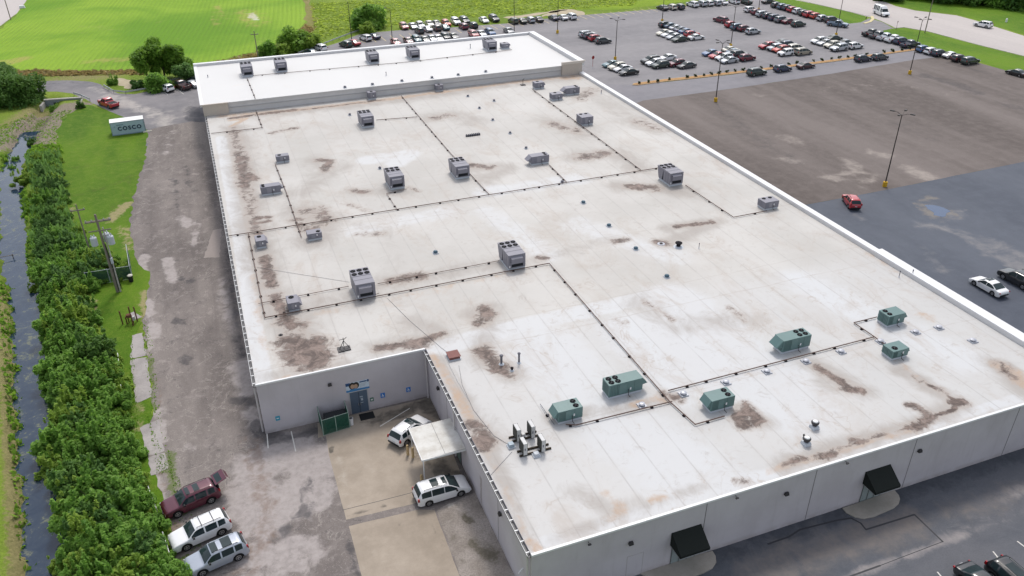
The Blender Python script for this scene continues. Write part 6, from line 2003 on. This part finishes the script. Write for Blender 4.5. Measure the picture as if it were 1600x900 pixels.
# signs at the lot
def post_sign(px, py, label, plate, h=2.2, w=.38, post=None, octo=True):
    p = P(px, py)
    t = thing('road_sign', (p.x, p.y, 0), label, 'sign', rz=.3)
    MB().tube((0, 0, 0), (0, 0, h), .04, .04, 8).build('post', post or M_galv, t)
    n_ = 8 if octo else 4
    pts = [(w * math.cos(2 * PI * (i + .5) / n_), w * math.sin(2 * PI * (i + .5) / n_)) for i in range(n_)]
    mb = MB()
    k = len(mb.v)
    mb.add([(q[0], -.05, h + q[1]) for q in pts] + [(q[0], -.03, h + q[1]) for q in pts], [tuple(range(n_)), tuple(range(2 * n_ - 1, n_ - 1, -1))] + [(i, (i + 1) % n_, n_ + (i + 1) % n_, n_ + i) for i in range(n_)])
    mb.build('sign_plate', plate, t)
    return t
M_redm = plain('sign_red', (.30, .025, .02), .5)
post_sign(926, 104, 'red octagonal sign right of the raised roof corner', M_redm, w=.45, post=M_redm)
post_sign(1400, 46.5, 'small dark sign post at the driveway mouth', plain('sign_brown', (.10, .05, .045), .6), w=.3, octo=False, post=M_rust)
p = P(1353, 30)
t = thing('marker_post', (p.x, p.y, 0), 'tiny dark marker at the tip of the grass verge', 'marker')
MB().tube((0, 0, 0), (0, 0, .7), .12, .1, 8).build('post', M_pole, t)
MB().lathe([(.14, .7), (.08, .78)], n=8).build('cap', M_pole, t)
p = P(1572, 34.5)
t = thing('hydrant', (p.x, p.y, 0), 'small pale hydrant on the grass beyond the road', 'hydrant')
MB().lathe([(.3, 0), (.3, .8), (.2, 1.0), (.05, 1.1)], n=10).build('barrel', M_white, t)
MB().tube((-.35, 0, .6), (.35, 0, .6), .1, .1, 8).build('outlet', M_white, t)
p = P(35, 12.5)
t = thing('road_box', (p.x, p.y, 0), 'small white box at the roadside in top left corner', 'box')
MB().box(-.8, .8, -.5, .5, 0, .8, taper=(.1, .1)).build('housing', M_white, t)
MB().box(-.9, .9, -.6, .6, -.02, .06).build('base', M_con, t)
# yellow kerb by the driveway
def kerb(pts, w, h, mat, name):
    W_ = [P(*q) for q in pts]
    mb = MB()
    for a, b_ in zip(W_[:-1], W_[1:]):
        d = (b_ - a)
        mb.box(-.02, d.length + .02, -w / 2, w / 2, 0, h, taper=(0, .02), rz=math.atan2(d.y, d.x), c=(a.x, a.y))
    return struct(mb.build(name, mat))
M_ykerb = plain('pale_yellow_kerb', (.60, .52, .30), .8, .2, var=.15)
M_kerb = plain('kerb_concrete', (.50, .47, .43), .85, .2, var=.15)
kerb([(1362, 25.5), (1364, 30), (1360, 34), (1350, 37)], .8, .13, M_ykerb, 'kerb')
kerb([(1248, 0), (1310, 14.5), (1358, 25.5)], .35, .12, M_kerb, 'kerb')
kerb([(1393, 44.8), (1412, 42.8), (1450, 49.2), (1525, 69.3), (1600, 87.8), (1700, 113)], .3, .12, M_kerb, 'kerb')

# planter strip with round shrubs
pl = [(990, 131), (1038, 124.5), (1100, 118), (1200, 106.5), (1300, 94), (1400, 80.5), (1440, 75.5)]
pr = [(1441, 77.5), (1400, 83), (1300, 97), (1200, 109.5), (1100, 121.5), (1040, 127.8), (996, 133.8), (988, 133.2)]
w_ = [P(*q) for q in pl + pr]
mb = MB().prism([(q.x, q.y) for q in w_], 0, .15)
mb.build('planter_kerb', plain('orange_kerb', (.46, .32, .18), .8, .2, var=.2)); pk = bpy.data.objects['planter_kerb']; struct(pk)
cxy = [P(*q) for q in pl]; dxy = [P(*q) for q in pr]
def inset(poly, d):
    c = [Vector((q.x, q.y)) for q in poly]
    out = []
    n_ = len(c)
    for i in range(n_):
        a, b_, e = c[i - 1], c[i], c[(i + 1) % n_]
        t1 = (b_ - a).normalized(); t2 = (e - b_).normalized()
        nn = Vector((-(t1 + t2).y, (t1 + t2).x))
        if nn.length < 1e-4:
            nn = Vector((-t1.y, t1.x))
        nn.normalize()
        out.append(b_ + nn * d)
    return out
ar = sum(w_[i].x * w_[(i + 1) % len(w_)].y - w_[(i + 1) % len(w_)].x * w_[i].y for i in range(len(w_)))
struct(sheet('planter_mulch', [(q.x, q.y) for q in inset(w_, .28 if ar > 0 else -.28)], .165, plain('mulch', (.40, .235, .11), .95, .1, var=.4, scale=3), px=False))
# ================================================================== PLANTS
def leaf_mesh(name, blobs, n, size, mat, seed, tex=(0.0, 1.0), flat=.0, shell=.55, droop=0.0):
    """many leaf clumps spread through uneven lobes; a per-leaf tone goes with the leaf"""
    r = np.random.RandomState(seed)
    vol = np.array([b[3] * b[4] * b[5] for b in blobs]) ** .75
    pick = r.choice(len(blobs), n, p=vol / vol.sum())
    B = np.array(blobs)[pick]
    d = r.normal(size=(n, 3))
    d /= np.linalg.norm(d, axis=1)[:, None]
    rad = shell + (1 - shell) * r.rand(n)
    rad = np.where(r.rand(n) < .12, rad * 1.12, rad)
    c = B[:, :3] + d * rad[:, None] * B[:, 3:6]
    keep = c[:, 2] > 0.03
    c, d, pick = c[keep], d[keep], pick[keep]
    n = len(c)
    nrm = d * .45 + r.normal(size=(n, 3)) * .5 + np.array([0, 0, .95])
    nrm /= np.linalg.norm(nrm, axis=1)[:, None]
    a = np.cross(nrm, r.normal(size=(n, 3)))
    a /= np.linalg.norm(a, axis=1)[:, None]
    b_ = np.cross(nrm, a)
    s = size * (.55 + .9 * r.rand(n))
    l = s * (1.2 + .5 * r.rand(n))
    p0 = c - a * l[:, None] * .5
    p1 = c + b_ * s[:, None] * .42 + nrm * s[:, None] * .10
    p2 = c + a * l[:, None] * .5 - np.array([0, 0, 1]) * s[:, None] * droop
    p3 = c - b_ * s[:, None] * .42 + nrm * s[:, None] * .10
    V = np.stack([p0, p1, p2, p3], 1).reshape(-1, 3)
    F = np.arange(4 * n).reshape(-1, 4)
    me = bpy.data.meshes.new(name)
    me.vertices.add(len(V)); me.vertices.foreach_set('co', V.ravel().astype(np.float32))
    me.loops.add(4 * n); me.loops.foreach_set('vertex_index', F.ravel().astype(np.int32))
    me.polygons.add(n); me.polygons.foreach_set('loop_start', np.arange(0, 4 * n, 4, dtype=np.int32))
    me.polygons.foreach_set('loop_total', np.full(n, 4, np.int32))
    me.update(calc_edges=True)
    tone = np.clip(r.rand(len(blobs))[pick] * .55 + r.rand(n) * .55 - .05, 0, 1)
    tone = tex[0] + (tex[1] - tex[0]) * tone
    at = me.attributes.new('leaf', 'FLOAT', 'FACE')
    at.data.foreach_set('value', tone.astype(np.float32))
    me.materials.append(mat)
    return me


def lobes(R, H, n, seed, base=.25, flat=.8):
    r = random.Random(seed)
    out = []
    for i in range(n):
        a = r.uniform(0, 2 * PI)
        q = R * math.sqrt(r.random()) * .72
        hz = H * (base + (1 - base) * r.random() * (1 - .45 * (q / R) ** 2))
        s = R * r.uniform(.28, .50)
        out.append((math.cos(a) * q, math.sin(a) * q, hz - s * .55, s, s * r.uniform(.8, 1.2), s * flat))
    return out


def lobes2(R, H, n, seed):
    r = random.Random(seed)
    out = []
    for i in range(n):
        a = r.uniform(0, 2 * PI)
        q = R * math.sqrt(r.random()) * .95
        s = R * r.uniform(.17, .34)
        hz = H * r.uniform(.30, 1.0) * (1 - .30 * (q / R) ** 2)
        out.append((math.cos(a) * q, math.sin(a) * q, max(s * .4, hz - s * .5), s, s * r.uniform(.7, 1.3), s * r.uniform(.6, 1.1)))
    for i in range(9):
        a = r.uniform(0, 2 * PI)
        q = R * math.sqrt(r.random()) * .9
        out.append((math.cos(a) * q, math.sin(a) * q, H * r.uniform(.85, 1.15), .16, .16, r.uniform(.4, .8)))
    return out


L_thick = leafy('thicket_leaves', (.085, .195, .028), (.265, .455, .085), .5)
L_yel = leafy('yellowish_leaves', (.13, .235, .028), (.33, .46, .08), .5)
L_dark = leafy('dark_leaves', (.045, .115, .022), (.14, .26, .05), .4)
L_olive = leafy('olive_leaves', (.080, .175, .022), (.235, .40, .055), .5)
L_blue = leafy('dull_leaves', (.08, .175, .045), (.20, .345, .105), .5)
M_bark = plain('bark', (.10, .08, .06), .95, .1, var=.3)


def stem_mesh(R, H, seed, r0=.05, k=5):
    r = random.Random(seed)
    mb = MB()
    for i in range(k):
        a = r.uniform(0, 2 * PI)
        q = R * r.uniform(.25, .6)
        p1 = (math.cos(a) * q * .4, math.sin(a) * q * .4, H * .4)
        mb.tube((0, 0, 0), p1, r0, r0 * .7, 5).tube(p1, (math.cos(a) * q, math.sin(a) * q, H * .78), r0 * .7, r0 * .3, 5)
    return mb.mesh('stem', M_bark)


SHR = []
for i in range(9):
    R = 1.9
    H = (2.0, 2.4, 2.8, 2.2, 3.0, 2.6, 1.9, 2.3, 2.7)[i]
    mt = (L_thick, L_thick, L_yel, L_thick, L_blue, L_thick, L_yel, L_thick, L_dark)[i]
    SHR.append((leaf_mesh('foliage', lobes2(R, H, 26, 40 + i), 4400, .215, mt, 60 + i, droop=.25), stem_mesh(R, H, i), R))


def shrub(x, y, z, s, k, label, group, name='shrub', cat='shrub', rz=None):
    t = thing(name, (x, y, z), label, cat, rz=rnd.uniform(0, 6.28) if rz is None else rz, group=group)
    t.scale = (s, s, s * rnd.uniform(.85, 1.2))
    link('foliage', SHR[k][0], t)
    link('stem', SHR[k][1], t)
    return t


def ground_z(x, y):
    z = float(ditch_depth(np.array([x]), np.array([y]))[0])
    return z if z < -.01 else 0.0


# the thicket between ditch and lane
TH = [(38, 245), (60, 238), (95, 240), (100, 290), (110, 338), (128, 362), (148, 392), (185, 402), (198, 428), (140, 450), (143, 500), (152, 532), (180, 560), (186, 600), (196, 650), (218, 712), (232, 760), (248, 810), (262, 860), (275, 905), (285, 960),
      (84, 960), (86, 880), (95, 820), (84, 760), (68, 700), (80, 640), (76, 580), (74, 520), (64, 470), (50, 440), (46, 380), (52, 330), (48, 290)]
THW = [(P(*q, .8).x, P(*q, .8).y) for q in TH]
pts = []
A = np.array(THW)
rr = random.Random(21)
tries = 0
while tries < 30000 and len(pts) < 185:
    tries += 1
    x, y = rr.uniform(A[:, 0].min(), A[:, 0].max()), rr.uniform(A[:, 1].min(), A[:, 1].max())
    if not inside(np.array([x]), np.array([y]), THW)[0]:
        continue
    md = 1.4 if y < 130 else 1.8
    if all((x - q[0]) ** 2 + (y - q[1]) ** 2 > md * md for q in pts):
        pts.append((x, y))
def edge_dist(x, y, poly):
    return min(float(seg_dist(np.array([x]), np.array([y]), poly[i], poly[(i + 1) % len(poly)])[0]) for i in range(len(poly)))
for (x, y) in pts:
    e = edge_dist(x, y, THW)
    k = rr.choice((0, 1, 1, 3, 3, 5, 5, 7, 7, 4, 0, 2, 6, 8))
    if y > 108 and rr.random() < .45:
        k = rr.choice((4, 2, 4))
    if e < 1.3 and rr.random() < .5:
        k = rr.choice((2, 6, 3))
    shrub(x, y, ground_z(x, y) - .1, (rr.uniform(.5, .8) if e < 1.2 else rr.uniform(.7, 1.3)) * (.62 if y > 112 else .8 if y > 98 else 1.0), k, 'leafy green shrub in the dense thicket between ditch and lane', 'shrubs of the ditch thicket')


def tufts(name, polys, n, size, mat, seed, z=None, tall=1.0, dens=None):
    """loose weeds nobody could count"""
    r = np.random.RandomState(seed)
    V, T = [], []
    tot = 0
    for poly in polys:
        W_ = [(P(*q).x, P(*q).y) for q in poly]
        B = np.array(W_)
        k = int(n / len(polys))
        X = r.uniform(B[:, 0].min(), B[:, 0].max(), k * 4)
        Y = r.uniform(B[:, 1].min(), B[:, 1].max(), k * 4)
        ok = inside(X, Y, W_)
        X, Y = X[ok][:k], Y[ok][:k]
        cl = np.sin(X * .31 + np.sin(Y * .23) * 2) * np.sin(Y * .27 + 1.3 * np.sin(X * .19))
        keep = r.rand(len(X)) < (.35 + .65 * (cl > -.1))
        X, Y = X[keep], Y[keep]
        Z = ditch_depth(X, Y)
        for x, y, z0 in zip(X, Y, Z):
            a = r.uniform(0, 6.28)
            s = size * r.uniform(.5, 1.4)
            h = s * tall * r.uniform(.7, 1.4)
            dx, dy = math.cos(a) * s * .5, math.sin(a) * s * .5
            ox, oy = r.uniform(-.5, .5, 2) * s
            V += [(x - dx, y - dy, z0), (x + dx, y + dy, z0), (x + dx * .6 + ox, y + dy * .6 + oy, z0 + h), (x - dx * .6 + ox, y - dy * .6 + oy, z0 + h * .8)]
            T.append(r.rand())
    m_ = len(T)
    me = bpy.data.meshes.new(name)
    me.from_pydata(V, [], [(4 * i, 4 * i + 1, 4 * i + 2, 4 * i + 3) for i in range(m_)])
    at = me.attributes.new('leaf', 'FLOAT', 'FACE')
    at.data.foreach_set('value', np.array(T, np.float32))
    me.materials.append(mat)
    return stuff(link(name, me))


tufts('ditch_weeds', [[(0, 440), (18, 440), (36, 640), (50, 800), (60, 910), (30, 910), (10, 640), (0, 500)], [(38, 300), (55, 300), (62, 420), (85, 520), (95, 640), (85, 720), (70, 700), (78, 560), (60, 470), (40, 400)],
                      [(0, 240), (40, 228), (95, 225), (100, 240), (40, 240), (30, 235), (5, 270), (0, 260)], [(50, 760), (98, 740), (105, 840), (60, 850)], [(35, 420), (62, 450), (80, 540), (92, 640), (84, 700), (70, 560), (52, 470)], [(8, 300), (40, 290), (45, 330), (10, 335)]], 15000, .34, L_olive, 5)
tufts('ditch_lilies', [[(45, 755), (95, 745), (98, 800), (60, 830), (50, 800)], [(8, 300), (38, 296), (42, 330), (10, 335)]], 1800, .5, L_blue, 8, tall=.5)
tufts('meadow_weeds', [[(485, 5), (620, 0), (900, -5), (1000, -5), (990, 8), (885, 15), (700, 30), (630, 36), (600, 45), (560, 50), (520, 58), (480, 72), (455, 76), (492, 50)]], 9000, .9, leafy('meadow_leaves', (.20, .29, .035), (.42, .52, .10), .55), 11, tall=.26)
tufts('margin_weeds', [[(300, 104), (345, 95), (402, 82), (453, 60), (478, 38), (492, 45), (470, 68), (405, 96), (345, 108), (300, 114)], [(0, 113), (60, 110), (130, 112), (225, 110), (228, 117), (130, 118), (5, 121)]], 3200, .7, leafy('brown_weeds', (.20, .17, .05), (.40, .30, .15), .4), 12, tall=.5)
tufts('thicket_weeds', [[(50, 300), (100, 295), (112, 345), (150, 395), (140, 450), (60, 450), (48, 380)], [(40, 245), (95, 240), (100, 295), (50, 300)]], 5000, .42, L_blue, 19, tall=1.9)
tufts('bank_weeds', [[(20, 215), (50, 190), (90, 175), (112, 172), (104, 185), (90, 200), (90, 235), (70, 235), (50, 235), (35, 240)], [(-10, 200), (20, 190), (55, 172), (75, 178), (30, 212), (0, 230)]], 3000, .22, L_olive, 15, tall=.6)
tufts('lane_weeds', [[(222, 480), (240, 540), (250, 640), (262, 700), (238, 650), (226, 560)], [(205, 500), (218, 690), (200, 690)], [(258, 690), (284, 760), (310, 820), (276, 800)], [(228, 640), (268, 740), (246, 740)], [(270, 800), (300, 820), (310, 880), (280, 890)]], 1500, .12, L_olive, 13)

# small wayside plants near the ditch head
for x, y, s, k, lb in ((33, 278, .9, 2, 'round yellow-green bush at the water edge below the lane'), (20, 238, .6, 0, 'small bush on the far left bank above the water'), (84, 163, .55, 3, 'small bush left of the culvert mouth'), (125, 165, .5, 8, 'low dark bush right of the culvert mouth'),
                       (48, 215, .6, 8, 'small dark bush on the rubble bank'), (178, 128, .7, 7, 'bush on bare soil beside the drive bend'), (16, 250, .45, 1, 'tiny bush in the upper ditch water')):
    p = P(x, y, .5)
    shrub(p.x, p.y, ground_z(p.x, p.y) - .1, s, k, lb, 'bushes around the culvert')


def tree(px, py, R, H, mat, label, group, n=5200, leaf=.5, seed=1, nl=16, base=.35, name='tree', trunk=.22, z=0.0, world=None):
    p = world or P(px, py)
    t = thing(name, (p.x, p.y, z), label, 'tree', group=group)
    lb = lobes(R, H, nl, seed, base, .9)
    me = leaf_mesh('crown', lb, n, leaf, mat, seed + 100, droop=.2, shell=.5)
    link('crown', me, t)
    mb = MB().tube((0, 0, -.1), (0, 0, H * .45), trunk, trunk * .6, 8)
    for q in lb[:8]:
        mb.tube((0, 0, H * .3), (q[0] * .8, q[1] * .8, q[2]), trunk * .4, trunk * .12, 5)
    mb.build('trunk', M_bark, t)
    return t


G1 = 'trees left of the rear building corner'
tree(232, 127, 3.7, 8.6, L_olive, 'tall tree on the left of the clump behind the drive', G1, seed=3, leaf=.42, n=4600)
tree(258, 122, 3.8, 9.6, L_olive, 'tallest tree in the middle of the clump behind the drive', G1, seed=4, leaf=.42, n=5600)
tree(280, 119, 3.2, 7.6, L_olive, 'tree of the clump nearest the building corner', G1, seed=5, leaf=.42, n=6000)
tree(252, 138, 3.9, 4.0, L_thick, 'broad low bush in front of the tree clump', G1, seed=6, leaf=.36, n=6000, base=.1, name='bush', nl=18)
tree(292, 127, 3.0, 4.4, L_blue, 'bush behind the pickup at the building corner', G1, seed=7, leaf=.36, n=4200, base=.1, name='bush')
tree(218, 138, 1.8, 2.4, L_blue, 'small bush at the left foot of the clump', G1, seed=8, leaf=.3, n=2000, base=.1, name='bush')
G2 = 'dark trees at the left end of drive'
tree(20, 165, 5.2, 6.6, L_dark, 'dark spreading tree at left edge, front one', G2, seed=11, leaf=.38, n=9000, base=.1, nl=22)
tree(42, 155, 4.2, 5.8, L_dark, 'dark spreading tree with its crown reaching the drive', G2, seed=12, leaf=.38, n=7000, base=.1, nl=20)
tree(-8, 150, 5.5, 7.8, L_dark, 'dark spreading tree cut by the left picture edge', G2, seed=13, leaf=.38, n=7000, base=.1, nl=20)
tree(8, 128, 3.0, 5.0, L_dark, 'dark round tree behind the others at left edge', G2, seed=14, leaf=.38, n=3500, base=.1)
G3 = 'bushes behind the raised roof'
tree(420, 88, 3.2, 4.0, L_thick, 'dark bush beside the thin pole behind the roof', G3, seed=21, leaf=.5, n=3000, base=.1, name='bush')
tree(460, 80, 4.4, 6.8, L_olive, 'tall yellow-green bush behind the rear roof edge', G3, seed=22, leaf=.5, n=5000, base=.1, nl=18)
tree(482, 76, 3.6, 5.0, L_yel, 'bush left of the white SUV behind the building', G3, seed=23, leaf=.5, n=3500, base=.1, name='bush')
tree(443, 86, 2.8, 3.6, L_yel, 'low bush between two taller ones behind the roof', G3, seed=24, leaf=.45, n=2200, base=.1, name='bush')
tree(580, 46, 5.6, 7.2, L_thick, 'lone round tree in the meadow behind the building', G3, seed=25, leaf=.6, n=6500, base=.12, nl=22)
tree(573, 52, 3.0, 3.2, L_yel, 'low bush at the foot of the lone meadow tree', G3, seed=26, leaf=.45, n=2200, base=.1, name='bush')

# wood beyond the road
k = 0
for (px, py, R, H, lb) in ((1440, -2, 6, 9, 'wood tree furthest left beyond the road'), (1385, 1, 5, 7, 'round tree top left of the wood'), (1478, 2, 6.5, 10, 'wood tree second from the left'), (1500, 3, 6, 9, 'wood tree above the wooden pole verge'), (1520, 5, 6.5, 9, 'wood tree left of the middle of the wood'),
                           (1540, 6, 6, 9, 'wood tree in the middle of the wood'), (1560, 9, 6, 8, 'wood tree right of the middle'), (1578, 10, 6, 9, 'wood tree second from the right'), (1597, 13, 6.5, 9, 'wood tree at the right picture edge'), (1618, 16, 6, 9, 'wood tree just past the right edge')):
    k += 1
    tree(px, py, R, H, (L_dark, L_thick, L_dark)[k % 3], lb, 'trees of the wood beyond the road', seed=30 + k, leaf=.75, n=3600, base=.08, nl=18)
for j in range(14):
    p = P(1455 + j * 14, -6 + j * 1.35)
    tree(0, 0, 6.5, 10, (L_dark, L_thick)[j % 2], 'tree deep in the dark wood beyond the road', 'trees deep in the wood', seed=60 + j, leaf=.9, n=1800, base=.1, nl=12, world=p + Vector((3, 6, 0)))

# planter shrubs
pm = leaf_mesh('foliage', lobes(.55, .85, 9, 77, .2, .9), 420, .16, leafy('planter_leaves', (.02, .04, .012), (.07, .10, .03)), 78)
ps = stem_mesh(.5, .8, 5, .03, 4)
for (px, py) in ((999, 131), (1013, 129), (1028, 128), (1045.5, 125), (1073.5, 121.5), (1086.5, 120), (1100, 118.5), (1111.5, 117), (1123.5, 115.5), (1135.5, 113.5), (1148.5, 112), (1161, 110.5), (1189.5, 107), (1204.5, 105), (1232, 101.5), (1245, 99.5), (1271, 96.5), (1284, 95), (1299, 93), (1311, 91.5), (1324.5, 90), (1335.5, 88.5), (1353.5, 86), (1381, 82.5), (1394.5, 81), (1409, 79), (1421, 77), (1432, 75.5)):
    p = P(px, py + .6)
    t = thing('planter_shrub', (p.x, p.y, .15), 'small round shrub in the orange mulch planter strip', 'shrub', rz=rnd.uniform(0, 6), group='round shrubs of the planter strip')
    s = rnd.uniform(.68, .98)
    t.scale = (s, s, s)
    link('foliage', pm, t)
    link('stem', ps, t)

for o in list(bpy.data.meshes):
    if o.users == 0:
        bpy.data.meshes.remove(o)
